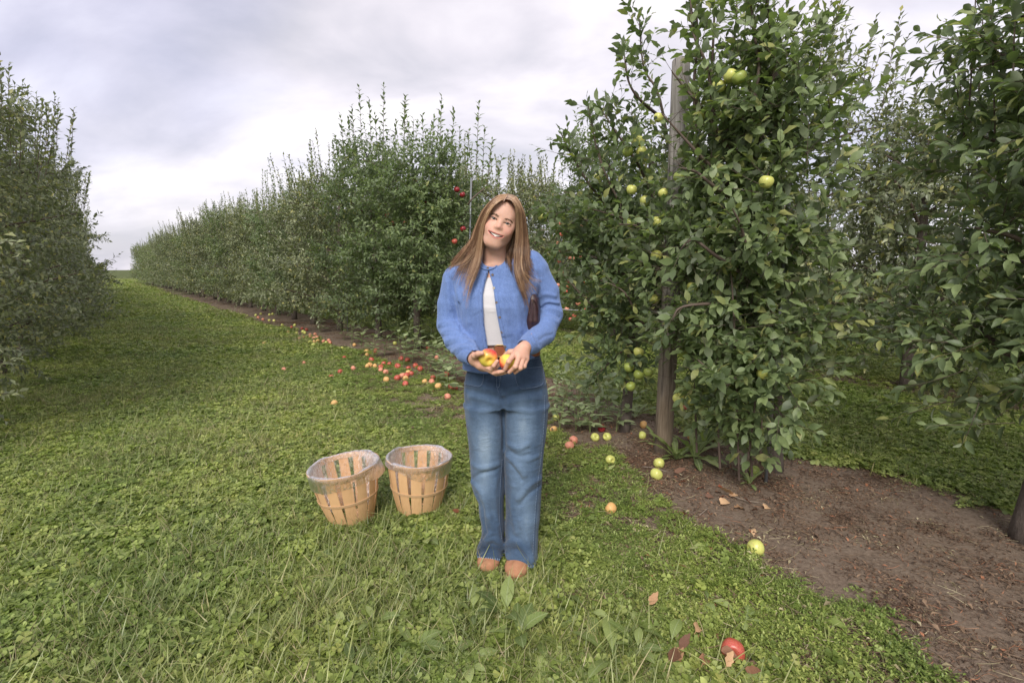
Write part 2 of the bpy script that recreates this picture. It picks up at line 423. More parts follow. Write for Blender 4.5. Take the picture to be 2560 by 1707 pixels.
def proto_rosette(n, tpl, L0, L1, mat, name, up=0.5):
    az = np.linspace(0, 6.28, n, endpoint=False) + rng.uniform(-.3, .3, n); el = rng.uniform(0.1, up, n)
    D = np.c_[np.cos(az) * np.cos(el), np.sin(az) * np.cos(el), np.sin(el)]
    V, F, c = stamp(tpl[0], tpl[1], frames(D), rng.uniform(L0, L1, n), np.zeros((n, 3)) + [0, 0, 0.004], np.repeat(rng.uniform(0, 0.45, n)[:, None], 3, 1))
    return np_mesh(name, V, F, mat, True, col=c)
def proto_sprig(mat, name, n=26, r=0.06):
    """fine creeping weed: thin stems with many tiny leaves"""
    parts = []; C = []
    for i in range(n):
        az = rng.uniform(0, 6.28); L = rng.uniform(.5, 1) * r; t = np.linspace(0, 1, 5)
        p = np.c_[np.cos(az + t * rng.normal(0, .5)) * t * L, np.sin(az + t * rng.normal(0, .5)) * t * L, t * rng.uniform(.1, .6) * L]
        V, F = tube(p, 0.0005, 3, False); parts.append((V, F)); C.append(np.full((len(V), 3), 0.3))
        m = 8; k = rng.integers(1, 5, m); D = rng.normal(0, 1, (m, 3)); D[:, 2] = abs(D[:, 2])
        V, F, c = stamp(LEAF_LOW[0], LEAF_LOW[1], frames(D), rng.uniform(.006, .013, m), p[k], np.repeat(rng.uniform(0, .5, m)[:, None], 3, 1))
        parts.append((V, F)); C.append(c)
    V, F = merge(parts); return np_mesh(name, V, F, mat, True, col=np.vstack(C))
def proto_litter(mat, name, n=30, spread=0.05):
    T = np.c_[rng.normal(0, spread, (n, 2)), rng.uniform(0.002, 0.012, n)]
    M = eul(rng.normal(0, .35, n), rng.normal(0, .35, n), rng.uniform(0, 6.28, n))
    S = np.c_[rng.uniform(.3, 1.3, n), np.ones(n), rng.uniform(.5, 3, n)] * rng.uniform(.010, .028, n)[:, None]
    V, F, c = stamp(LEAF_LOW[0], LEAF_LOW[1], M, S, T, np.repeat(rng.uniform(0, .6, n)[:, None], 3, 1))
    parts = [(V, F)]; C = [c]
    for i in range(n // 2):
        a = rng.uniform(0, 6.28); p0 = np.r_[rng.normal(0, spread, 2), .004]; L = rng.uniform(.02, .08)
        p = smooth_path([p0, p0 + [math.cos(a) * L / 2, math.sin(a) * L / 2, rng.uniform(0, .008)], p0 + [math.cos(a + .3) * L, math.sin(a + .3) * L, 0]], 5)
        V, F = tube(p, 0.0009, 3, False); parts.append((V, F)); C.append(np.full((len(V), 3), rng.uniform(.1, .6)))
    V, F = merge(parts); return np_mesh(name, V, F, mat, False, col=np.vstack(C))

def scatter(name, protos, pts, idx, rot, scl, kind='stuff', mat=None):
    """one object: instances of the prototypes on points (ground cover nobody could count)"""
    pc = bpy.data.collections.new(name + '_kinds')
    for i, me in enumerate(protos):
        pc.objects.link(bpy.data.objects.new('%s_%02d' % (name, i), me))
    me = bpy.data.meshes.new(name); n = len(pts)
    me.vertices.add(n); me.vertices.foreach_set('co', np.asarray(pts, np.float32).ravel())
    a = me.attributes.new('pick', 'INT', 'POINT'); a.data.foreach_set('value', np.asarray(idx, np.int32))
    a = me.attributes.new('turn', 'FLOAT_VECTOR', 'POINT'); a.data.foreach_set('vector', np.asarray(rot, np.float32).ravel())
    a = me.attributes.new('size', 'FLOAT', 'POINT'); a.data.foreach_set('value', np.asarray(scl, np.float32))
    me.update()
    o = link(name, me); tag(o, kind=kind)
    g = bpy.data.node_groups.new(name, 'GeometryNodeTree')
    g.interface.new_socket('Geometry', in_out='INPUT', socket_type='NodeSocketGeometry')
    g.interface.new_socket('Geometry', in_out='OUTPUT', socket_type='NodeSocketGeometry')
    N = g.nodes; gi = N.new('NodeGroupInput'); go = N.new('NodeGroupOutput')
    io = N.new('GeometryNodeInstanceOnPoints'); ci = N.new('GeometryNodeCollectionInfo')
    ci.inputs[0].default_value = pc; ci.inputs[1].default_value = True; ci.inputs[2].default_value = True
    def na(nm, dt):
        x = N.new('GeometryNodeInputNamedAttribute'); x.data_type = dt; x.inputs[0].default_value = nm; return x.outputs[0]
    L = g.links
    L.new(gi.outputs[0], io.inputs['Points']); L.new(ci.outputs[0], io.inputs['Instance'])
    io.inputs['Pick Instance'].default_value = True
    L.new(na('pick', 'INT'), io.inputs['Instance Index']); L.new(na('size', 'FLOAT'), io.inputs['Scale'])
    e2r = N.new('FunctionNodeEulerToRotation'); L.new(na('turn', 'FLOAT_VECTOR'), e2r.inputs[0]); L.new(e2r.outputs[0], io.inputs['Rotation'])
    L.new(io.outputs[0], go.inputs[0])
    md = o.modifiers.new('grow', 'NODES'); md.node_group = g
    return o
def sample(y0, y1, dens, slope=1.06, extra=0.3):
    """random ground points inside the view wedge"""
    area_w = lambda y: 2 * (slope * y + extra)
    A = (area_w(y0) + area_w(y1)) / 2 * (y1 - y0); n = int(A * dens * 1.0)
    u = rng.uniform(0, 1, n * 2); y = y0 + (y1 - y0) * u; keep = rng.uniform(0, 1, n * 2) < area_w(y) / area_w(y1)
    y = y[keep]; x = rng.uniform(-1, 1, len(y)) * area_w(y) / 2
    return x, y
def build_cover():
    gr = [proto_grass(15, .035, .085, .055, .45, .018, M_grass, 'short_grass'), proto_grass(18, .03, .07, .05, .6, .022, M_grass, 'short_grass_b'),
          proto_grass(9, .09, .19, .045, .55, .02, M_grass, 'long_grass'), proto_grass(12, .05, .12, .03, 1.2, .03, M_thatch, 'dry_grass')]
    cl = [proto_clover(9, M_clover, 'clover_a'), proto_clover(12, M_clover, 'clover_b', .009, .028, .022), proto_clover(7, M_clover, 'clover_c', .014, .035, .035)]
    wd = [proto_rosette(6, PLANTAIN, .035, .07, M_weed, 'small_plantain'), proto_rosette(8, DANDY, .05, .10, M_weed, 'small_dandelion'),
          proto_rosette(7, WEEDLEAF, .02, .045, M_weed, 'seedling', 0.9)]
    sp = [proto_sprig(M_clover, 'sprig_a'), proto_sprig(M_clover, 'sprig_b', 18, .045)]
    lt = [proto_litter(M_litter, 'litter_a'), proto_litter(M_litter, 'litter_b', 20, .035), proto_litter(M_thatch, 'litter_pale', 16, .05)]
    protos = gr + cl + wd + sp + lt      # indices 0-3, 4-6, 7-9, 10-11, 12-14
    # Blender sorts the picked instances by name, and so does our numbering
    PX, PI, PS = [], [], []
    def add(x, y, idx, lo, hi, z=0.0):
        PX.append(np.c_[x, y, ground_z(x, y) + z]); PI.append(np.broadcast_to(idx, x.shape).copy()); PS.append(rng.uniform(lo, hi, len(x)))
    GR = 'grass'
    for (y0, y1, dens, s) in ((1.15, 2.6, 1900, 1.3), (2.6, 4.5, 1400, 1.2), (4.5, 8, 620, 1.25), (8, 14, 240, 1.7), (14, 30, 60, 2.6), (30, 60, 12, 5)):
        x, y = sample(y0, y1, dens)
        b = bare(x, y); s2 = row_dist(x, y); keep = rng.uniform(0, 1, len(x)) > b * 1.06
        # thin turf between the person and the row
        thin = np.clip(thinzone(x, y, s2) * 1.1 + .25 * sstep(.3, .8, vnoise(x, y, 1.1)), 0, 1)
        kk = rng.uniform(0, 1, len(x)) > thin * .48; x, y, b, s2, thin, keep = x[kk], y[kk], b[kk], s2[kk], thin[kk], keep[kk]
        x, y, thin = x[keep], y[keep], thin[keep]
        cm = vnoise(x, y, 1.8) + vnoise(x + 5, y, 5) * .5 + 0.25 + 0.3 * (x > 0.1)        # clover share
        u = rng.uniform(0, 1, len(x)); v = rng.uniform(0, 1, len(x))
        pc = np.clip(0.42 + cm * 0.5, 0.08, 0.85)
        idx = np.where(u < pc, rng.choice([4, 5, 6], len(x), p=[.45, .3, .25]), np.where(v < .34, 0, np.where(v < .62, 1, np.where(v < .80, 2, 3))))
        w = rng.uniform(0, 1, len(x)); nw = 0.075 if y0 < 4 else .03
        idx = np.where(w < nw, rng.choice([7, 8, 9], len(x)), idx)
        idx = np.where((rng.uniform(0, 1, len(x)) < thin * .9), rng.choice([10, 11, 12, 14, 5], len(x), p=[.38, .27, .08, .17, .10]), idx)
        drop = (idx == 2) & (y > 3) & (rng.uniform(0, 1, len(x)) < .5); idx = np.where(drop, 0, idx)
        add(x, y, idx, .75 * s, 1.25 * s)
        PS[-1] = np.where((idx >= 7) & (idx <= 9), PS[-1] * (1.15 if y0 < 4 else 1.1), PS[-1])
        # soil litter
        x, y = sample(y0, y1, dens * .35); b = bare(x, y); keep = (rng.uniform(0, 1, len(x)) < b * (0.10 + 0.75 * sstep(.0, .8, vnoise(x, y, 4))))
        x, y = x[keep], y[keep]
        add(x, y, rng.choice([12, 13, 14], len(x), p=[.5, .4, .1]), .7, 1.25)
    for (cx, cy, r_, n_) in ((-.878, 2.665, .130, 150), (-.533, 2.775, .132, 130), (-.09, 2.12, .10, 34), (.015, 2.05, .10, 34)):
        a = rng.uniform(0, 6.28, n_); q = r_ * rng.uniform(.9, 1.6, n_); x = cx + q * np.cos(a); y = cy + q * np.sin(a); add(x, y, rng.choice([0, 1, 2, 5], n_, p=[.4, .2, .25, .15]), .8, 1.25)
    pts = np.vstack(PX); idx = np.concatenate(PI); s = np.concatenate(PS)
    # keep them clear of the boots and the baskets
    keep = np.ones(len(pts), bool)
    for (cx, cy, r) in CLEAR: keep &= np.hypot(pts[:, 0] - cx, pts[:, 1] - cy) > r
    pts, idx, s = pts[keep], idx[keep], s[keep]
    n = len(pts); rot = np.c_[rng.normal(0, .08, (n, 2)), rng.uniform(0, 6.28, n)]
    green = (idx <= 2); clo = (idx >= 4) & (idx <= 11); dry = (idx == 3) | (idx >= 12)
    scatter('grass', gr[:3], pts[green], idx[green], rot[green], s[green])
    scatter('clover_and_weeds', cl + wd + sp, pts[clo], idx[clo] - 4, rot[clo], s[clo])
    k = np.where(idx[dry] == 3, 0, idx[dry] - 11)
    scatter('dry_litter', [gr[3]] + lt, pts[dry], k, rot[dry], s[dry])
    print('cover', n)
CLEAR = []
for (a, b, c, r) in ((1215, 1425, 2.2, .055), (1288, 1440, 2.15, .06), (1215, 1435, 2.13, .05), (1288, 1455, 2.07, .055)):
    CLEAR.append((P(a, b, c)[0], c, r)); CLEAR.append((P(a, b, c)[0], c + .1, r))
CLEAR += [(-0.878, 2.665, .112), (-0.533, 2.775, .115)]
build_cover()
# ================================================================== TREES
M_leaf = leaf_mat('apple_leaf', (0.086, 0.118, 0.056), (0.150, 0.202, 0.088), (0.235, 0.295, 0.128), (0.27, 0.30, 0.22), 0.46, (0.30, 0.31, 0.11), spec=0.44, trans=0.36)
M_leaf2 = leaf_mat('apple_leaf_pale', (0.100, 0.120, 0.066), (0.185, 0.212, 0.112), (0.29, 0.315, 0.17), (0.30, 0.32, 0.22), 0.42, (0.33, 0.31, 0.09), trans=0.25)
def bark_mat(name, a, b, c):
    n = NT(name); co = n.coord('Object', (1, 1, .35)); n1 = n.noise(co, 60, 6, .7); n2 = n.noise(co, 12, 4)
    n.set('Base Color', n.mix(n2, n.ramp(n1, [(.3, a), (.55, b), (.8, c)]), b)); n.set('Roughness', .9); n.bump(n1, 1.0, .01); return n.m
M_bark = bark_mat('apple_bark', (.045, .036, .030), (.12, .095, .078), (.23, .195, .165))
M_twig = plain('twig_bark', (.105, .075, .058), .75)

def rand_dirs(n, up=0.3):
    D = rng.normal(0, 1, (n, 3)); D[:, 2] += up; return D / np.linalg.norm(D, axis=1, keepdims=True)
class Tree:
    def __init__(s):
        s.wood = []; s.LP = []; s.LD = []; s.LS = []; s.LU = []; s.LC = []
    def twig(s, p0, d, L, n, leaf, rad=0.0022, curve=0.25, tint=0.0, upness=0.0, sides=3, spread=0.9, wood=True):
        """a shoot with alternate leaves spiralling up it"""
        d = np.asarray(d, float); d = d / np.linalg.norm(d)
        t = np.linspace(0, 1, 6)[:, None]; bend = rng.normal(0, 1, 3) * curve
        bend[2] = abs(bend[2]) * (1 if upness >= 0 else -1) + upness
        pts = p0 + d * L * t + bend * L * 0.3 * t ** 2
        if wood: s.wood.append(tube(pts, np.linspace(rad, rad * .45, 6), sides, False))
        k = np.linspace(0.06, 1.0, n) + rng.normal(0, .01, n); k = np.clip(k, 0.02, 1)
        i = np.minimum((k * 5).astype(int), 4); f = (k * 5 - i)[:, None]
        p = pts[i] * (1 - f) + pts[i + 1] * f; T = pts[i + 1] - pts[i]; T /= np.linalg.norm(T, axis=1, keepdims=True)
        ref = np.array([0.31, 0.2, .93]) if abs(d[2]) < .8 else np.array([1.0, .1, 0])
        A = np.cross(T, ref); A /= np.linalg.norm(A, axis=1, keepdims=True); B = np.cross(T, A)
        ph = np.arange(n) * 2.4 + rng.uniform(0, 6)
        rad_dir = np.cos(ph)[:, None] * A + np.sin(ph)[:, None] * B
        sp = spread * (1.05 - 0.55 * k)[:, None]
        D = rad_dir * sp + T * (0.55 + 0.5 * k[:, None]) + rng.normal(0, .22, (n, 3)); D[:, 2] -= 0.05
        s.LP.append(p); s.LD.append(D); s.LU.append(T + np.array([0, 0, .8]) + rng.normal(0, .35, (n, 3)))
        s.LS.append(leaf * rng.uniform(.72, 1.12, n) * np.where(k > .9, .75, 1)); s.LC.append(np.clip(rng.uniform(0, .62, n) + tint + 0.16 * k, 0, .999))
    def limb(s, pts, r0, r1, sides=7):
        s.wood.append(tube(smooth_path(pts, 14), np.linspace(r0, r1, 14), sides, False))
    def fill(s, c, r, n, L, k, leaf, shell=0.55, trunk=None, tint=0.0, up=0.25, keep=None):
        """twigs through an ellipsoid volume, pointing away from its axis"""
        c = np.asarray(c, float); r = np.asarray(r, float)
        for _ in range(n):
            d = rng.normal(0, 1, 3); d /= np.linalg.norm(d); q = rng.uniform(shell, 1) ** .6
            p = c + d * r * q * .88
            if p[2] < .25: p[2] = .25 + rng.uniform(0, .2)
            if keep is not None and not keep(p): continue
            o = d * np.array([1, 1, .4]) + rng.normal(0, .45, 3) + [0, 0, up]
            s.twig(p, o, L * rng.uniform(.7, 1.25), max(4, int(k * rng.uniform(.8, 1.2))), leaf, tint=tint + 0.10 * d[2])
    def leaves(s):
        return [np.vstack(s.LP), np.vstack(s.LD), np.vstack(s.LU), np.concatenate(s.LS), np.concatenate(s.LC)]
def foliage_mesh(name, P_, D, U, S, C, tpl, mat):
    C3 = np.repeat(C[:, None], 3, 1)
    V, F, c = stamp(tpl[0], tpl[1], frames(D, U), S, P_, C3)
    return np_mesh(name, V, F, mat, True, col=c)

# ---- row trees seen from 8 m and more: four grown shapes, copied along the rows
def row_tree(name, H, rad, leaf, n_fill, n_shoot, mat, tpl, origin=(0, 0, 0), low=0.55, tint=0.0, shoot=(.55, 1.05), rx=1.0):
    T = Tree(); ctr = []
    lean = rng.normal(0, .06, 2)
    tr = [np.array([0, 0, -.03]), np.array([rng.normal(0, .03), rng.normal(0, .03), .5]), np.array([lean[0] * .6, lean[1] * .6, H * .35]), np.array([lean[0], lean[1], H * .68])]
    body_top = H - .75
    for i in range(11):
        z = low + .25 + (body_top - low - .45) * (i + .5) / 11; a = i * 2.4 + rng.uniform(-.4, .4)
        rr = rad * (1.05 - .45 * (i / 11.)) * rng.uniform(.75, 1.05)
        e = np.array([math.cos(a) * rr * rx, math.sin(a) * rr, z + rng.uniform(.05, .35)]); b = np.array([lean[0] * z / H, lean[1] * z / H, z - .2])
        T.limb([b, (b + e) / 2 + [0, 0, .08], e], .020, .006, 5)
        ctr.append(((b * .35 + e * .65), rr))
    per = n_fill // len(ctr)
    for c, rr in ctr:
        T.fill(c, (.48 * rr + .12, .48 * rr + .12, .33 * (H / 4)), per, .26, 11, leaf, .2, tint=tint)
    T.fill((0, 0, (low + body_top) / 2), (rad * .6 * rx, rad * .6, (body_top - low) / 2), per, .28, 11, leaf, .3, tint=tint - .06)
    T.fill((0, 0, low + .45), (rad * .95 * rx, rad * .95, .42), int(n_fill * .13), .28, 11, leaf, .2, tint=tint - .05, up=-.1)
    ca = rng.uniform(0, 6.28, 5)
    for i in range(n_shoot):
        a = ca[i % 5] + rng.normal(0, .35); q = rng.uniform(0, 1) ** .6 * rad * .85
        p = np.array([math.cos(a) * q * rx, math.sin(a) * q, body_top - .35 - .5 * (q / rad) ** 2 + rng.uniform(-.25, .15)])
        L = rng.uniform(*shoot) * (1.05 - .35 * q / rad); n = int(L / .032)
        T.twig(p, (p[0] * .22 + rng.normal(0, .07), p[1] * .22 + rng.normal(0, .07), 1), L, n, leaf * 1.12, .0042, .08, tint + .07, .0, 3, .75)
    o = empty(name, origin)
    V, F = tube(smooth_path(tr, 14), np.linspace(.075, .03, 14), 9); link('trunk', np_mesh('trunk', V, F, M_bark), o)
    V, F = merge(T.wood); link('branches', np_mesh('branches', V, F, M_twig), o)
    Lf = T.leaves()
    return o, T, Lf

def clear_post(Lf, world0):
    """prune the leaves that would hide the wooden post"""
    w = Lf[0] + world0; cz = w[:, 1] * math.cos(PITCH) - (w[:, 2] - CAMH) * math.sin(PITCH); px = 1280 + w[:, 0] / cz * FPX
    py = 853.5 - (w[:, 1] * math.sin(PITCH) + (w[:, 2] - CAMH) * math.cos(PITCH)) / cz * FPX
    mid = 1658 + (1128 - py) * .033; d = np.abs(px - mid)
    hid = (w[:, 1] < 3.75) & (((py > 120) & (py < 445) & (d < 36)) | ((py > 890) & (d < 44)) | ((py > 600) & (py < 800) & (px > mid - 34) & (px < mid + 8)))
    keep = ~hid | (rng.uniform(0, 1, len(px)) < np.where(py < 450, .14, .05)); return [a[keep] for a in Lf]
def put_leaves(o, Lf, tpl, mat, single, world0, prefix='leaf'):
    """the `single` leaves nearest the lens as objects, the rest as one mass"""
    Pp, D, U, S, C = Lf
    mask = np.zeros(len(Pp), bool)
    if single:
        w = Pp + world0; d = np.linalg.norm(w - np.array([0, 0, CAMH]), axis=1)
        px = 1280 + w[:, 0] / w[:, 1] * FPX; ok = (px > 645) & (px < 1915) & (w[:, 1] > .5)
        order = np.argsort(np.where(ok, d - .0 * S, 1e9))
        mask[order[:single]] = ok[order[:single]]
        M = frames(D[mask], U[mask]); Sx = S[mask]; Px = Pp[mask]; Cx = C[mask]
        kinds = []
        for q in (0.1, 0.3, 0.45, 0.6, 0.8):
            kinds.append(np_mesh('leaf', tpl[0], tpl[1], mat, True, col=np.full((len(tpl[0]), 3), q)))
        for i in range(len(Px)):
            k = int(np.clip(Cx[i] * 5, 0, 4)); l = bpy.data.objects.new(prefix, kinds[k]); COL.objects.link(l); l.parent = o
            mw = Matrix.Identity(4)
            for a in range(3):
                for b in range(3): mw[a][b] = M[i, a, b] * Sx[i]
                mw[a][3] = Px[i, a]
            l.matrix_local = mw
    r = ~mask
    me = foliage_mesh('foliage', Pp[r], D[r], U[r], S[r], C[r], tpl, mat)
    f = link('foliage', me, o); f['kind'] = 'stuff'
    return o

def along(row, y):
    """point of the row at depth y"""
    for a, b in zip(row[:-1], row[1:]):
        if a[1] <= y <= b[1] and b[1] > a[1]:
            t = (y - a[1]) / (b[1] - a[1]); return a + (b - a) * t
    return row[-1]
def build_rows():
    protos = []
    for k, (H, rad, mat) in enumerate(((3.75, 1.15, M_leaf2), (3.95, 1.2, M_leaf2), (3.6, 1.1, M_leaf2), (3.8, 1.15, M_leaf))):
        o, T, Lf = row_tree('apple_tree', H, rad, .078, 900, 46, mat, LEAF_LOW, tint=.03, low=.22)
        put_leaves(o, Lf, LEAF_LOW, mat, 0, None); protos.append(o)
    used = [False] * 4; plc = [0]; nth = [0, 0]
    def place(k, x, y, s, rz, label, group):
        o = protos[k] if not used[k] else copy_tree(protos[k]); used[k] = True
        o.location = (x, y, 0); o.scale = (s * random.uniform(.92, 1.1), s, s * random.uniform(.90, 1.09)); o.rotation_euler = (0, 0, rz)
        tag(o, label, 'tree', group); return o
    # first row, receding to the left behind the two trees built below
    y = 11.3; i = 0; pos = []
    p = along(ROW1, y)
    dist = 0
    pts = []
    seg = ROW1[6:]
    s = 0
    L1 = np.hypot(*(ROW1[7] - ROW1[6])); L2 = np.hypot(*(ROW1[8] - ROW1[7])); L3 = np.hypot(*(ROW1[9] - ROW1[8]))
    d = 3.65
    while d < L1 + L2 + L3:
        if d < L1: q = ROW1[6] + (ROW1[7] - ROW1[6]) * d / L1
        elif d < L1 + L2: q = ROW1[7] + (ROW1[8] - ROW1[7]) * (d - L1) / L2
        else: q = ROW1[8] + (ROW1[9] - ROW1[8]) * (d - L1 - L2) / L3
        pts.append(q); d += 1.75 + random.uniform(-.15, .15)
    names = ['second', 'third', 'fourth', 'fifth', 'sixth', 'seventh', 'eighth', 'ninth', 'tenth', 'eleventh', 'twelfth', 'thirteenth', 'fourteenth', 'fifteenth', 'sixteenth', 'seventeenth', 'eighteenth', 'nineteenth', 'twentieth'] + ['very distant'] * 20
    for i, q in enumerate(pts):
        inview = i < 5
        lab = ('apple tree in the receding left-hand row, %s behind the tallest red-apple trees' % names[i - 1] if i > 0 else 'bushy apple tree with yellow-tinged shoots just left of the tallest red-apple trees') if i < 19 else 'tiny far apple tree at the vanishing left end of the row'
        place((i * 3 + 1) % 4, q[0] + random.uniform(-.1, .1), q[1], random.uniform(1.0, 1.12), random.uniform(0, 6), lab, 'apple trees of the near row')
    # second row behind the gap, and the third behind it
    d = 0; k = 0
    for row, sc_, grp in ((ROW2, 1.17, 'apple trees of the second row'), (ROW3, 1.0, 'apple trees of the third row')):
        segs = [(a, b) for a, b in zip(row[:-1], row[1:])]
        run = 0; nxt = 0.6
        for a, b in segs:
            L = np.hypot(*(b - a)); 
            while nxt < run + L:
                q = a + (b - a) * (nxt - run) / L; nxt += 1.7 + random.uniform(-.15, .15)
                px = 1280 + q[0] / max(q[1], .1) * FPX
                if q[1] < 3.5 or q[1] > 26 or px > 3200 or px < -600: continue
                if grp[-9:] == 'third row' and not (700 < px < 2600): continue
                if grp[-10:] == 'second row' and px < 700: continue
                k += 1
                if 1290 < px < 1700 and row is ROW2:
                    lab = {0: 'apple tree laden with small red apples just right of the girl across the grass gap', 1: 'apple tree laden with red apples seen left of the wooden post', 2: 'apple tree hidden behind the wooden post in the second row', 3: 'fourth red-apple tree of the row beyond the grass gap'}.get(plc[0], 'apple tree of the row beyond the grass gap'); plc[0] += 1
                else: nth[0] += 1; lab = 'apple tree of the row behind, %s counted from the right' % (['first'] + names)[nth[0] - 1] if row is ROW2 else 'farther apple tree glimpsed through the rows, %s' % ('left of her' if px < 1200 else 'behind her' if px < 1340 else 'beyond the gap' if px < 1640 else 'right of the post')
                place((k * 3) % 4, q[0], q[1], sc_ * random.uniform(.92, 1.04), random.uniform(0, 6), lab, grp)
            run += L
    # row on the far left, beyond the grass aisle
    run = 0; nxt = .4
    for a, b in zip(ROW0[:-1], ROW0[1:]):
        L = np.hypot(*(b - a))
        while nxt < run + L:
            q = a + (b - a) * (nxt - run) / L; nxt += 1.8
            px = 1280 + q[0] / max(q[1], .1) * FPX
            if q[1] < 3 or q[1] > 30 or px < -700: continue
            nth[1] += 1; place((len(bpy.data.objects)) % 4, q[0], q[1], random.uniform(.92, 1.03), random.uniform(0, 6), 'apple tree beyond the grass aisle, %s from the camera' % (['nearest'] + names)[nth[1] - 1], 'apple trees of the row beyond the aisle')
        run += L
build_rows()
# ---- the two tall trees with dark red apples, behind the girl's shoulder
def shoots(T, o, items, leaf, rad=.005, tint=.05, gap=.036, spread=.95):
    """upright shoots given as (base pixel, tip pixel, depth) measured on the tree"""
    for (bx, by, tx, ty, Y) in items:
        a = P(bx, by, Y) - o; b = P(tx, ty, Y + rng.uniform(-.1, .1)) - o; d = b - a; L = np.linalg.norm(d)
        T.twig(a, d, L, int(L / gap), leaf, rad, .03, tint, 0, 4, spread)
def tall_trees():
    # T0
    o0 = np.array([-1.58, 8.55, 0])
    o, T, _ = row_tree('apple_tree', 4.05, 1.22, .085, 1350, 16, M_leaf, LEAF_LOW, origin=tuple(o0), low=.50, shoot=(.5, .8))
    shoots(T, o0, [(1010, 420, 1012, 250, 8.5), (1098, 450, 1104, 250, 8.4), (1128, 450, 1134, 275, 8.5), (1190, 430, 1196, 262, 8.3), (1182, 470, 1170, 330, 8.3), (1215, 480, 1232, 350, 8.2), (1236, 500, 1255, 390, 8.2), (1205, 460, 1212, 320, 8.4), (1140, 440, 1118, 330, 8.5), (1030, 430, 1035, 300, 8.6), (1060, 420, 1056, 290, 8.6), (1080, 430, 1082, 290, 8.7), (1150, 450, 1150, 320, 8.7), (1165, 460, 1172, 330, 8.6)], .115)
    T.limb([P(1158, 580, 8.4) - o0, P(1163, 530, 8.1) - o0, P(1178, 500, 7.9) - o0, P(1212, 470, 8.0) - o0], .020, .010)
    T.fill((.35, -.6, 2.3), (.5, .4, .5), 110, .3, 11, .09, .2, tint=.2)
    T.fill((.15, -.7, 1.9), (.75, .4, .5), 120, .3, 11, .09, .2, tint=.2)
    T.fill((.5, -.6, 1.2), (.6, .5, .5), 110, .3, 11, .085, .2, tint=.05)
    for c in o.children:
        if c.name.startswith('branches'): bpy.data.objects.remove(c)
    V, F = merge(T.wood); link('branches', np_mesh('branches', V, F, M_twig), o)
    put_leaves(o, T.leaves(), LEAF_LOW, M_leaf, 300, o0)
    tag(o, 'tall apple tree with dark red apples and a bare lower trunk behind the girl\'s shoulder', 'tree', 'apple trees of the near row')
    o1 = np.array([-2.62, 9.95, 0])
    o, T, _ = row_tree('apple_tree', 4.25, 1.32, .085, 1450, 16, M_leaf, LEAF_LOW, origin=tuple(o1), low=.28, tint=.02, shoot=(.5, .9))
    shoots(T, o1, [(890, 400, 880, 265, 9.9), (905, 380, 898, 222, 9.8), (930, 400, 922, 250, 9.9), (958, 380, 961, 214, 9.7), (945, 400, 938, 290, 9.7), (985, 420, 990, 300, 9.7), (1008, 400, 1014, 242, 9.6), (865, 430, 852, 290, 9.9), (858, 470, 838, 340, 9.8), (880, 440, 870, 300, 9.6)], .118, tint=.10)
    for c in list(o.children):
        if c.name.startswith('branches'): bpy.data.objects.remove(c)
    V, F = merge(T.wood); link('branches', np_mesh('branches', V, F, M_twig), o)
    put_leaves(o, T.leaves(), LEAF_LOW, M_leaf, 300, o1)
    tag(o, 'tallest apple tree, with upright shoots against the clouds, left of the trunk behind the girl', 'tree', 'apple trees of the near row')
tall_trees()

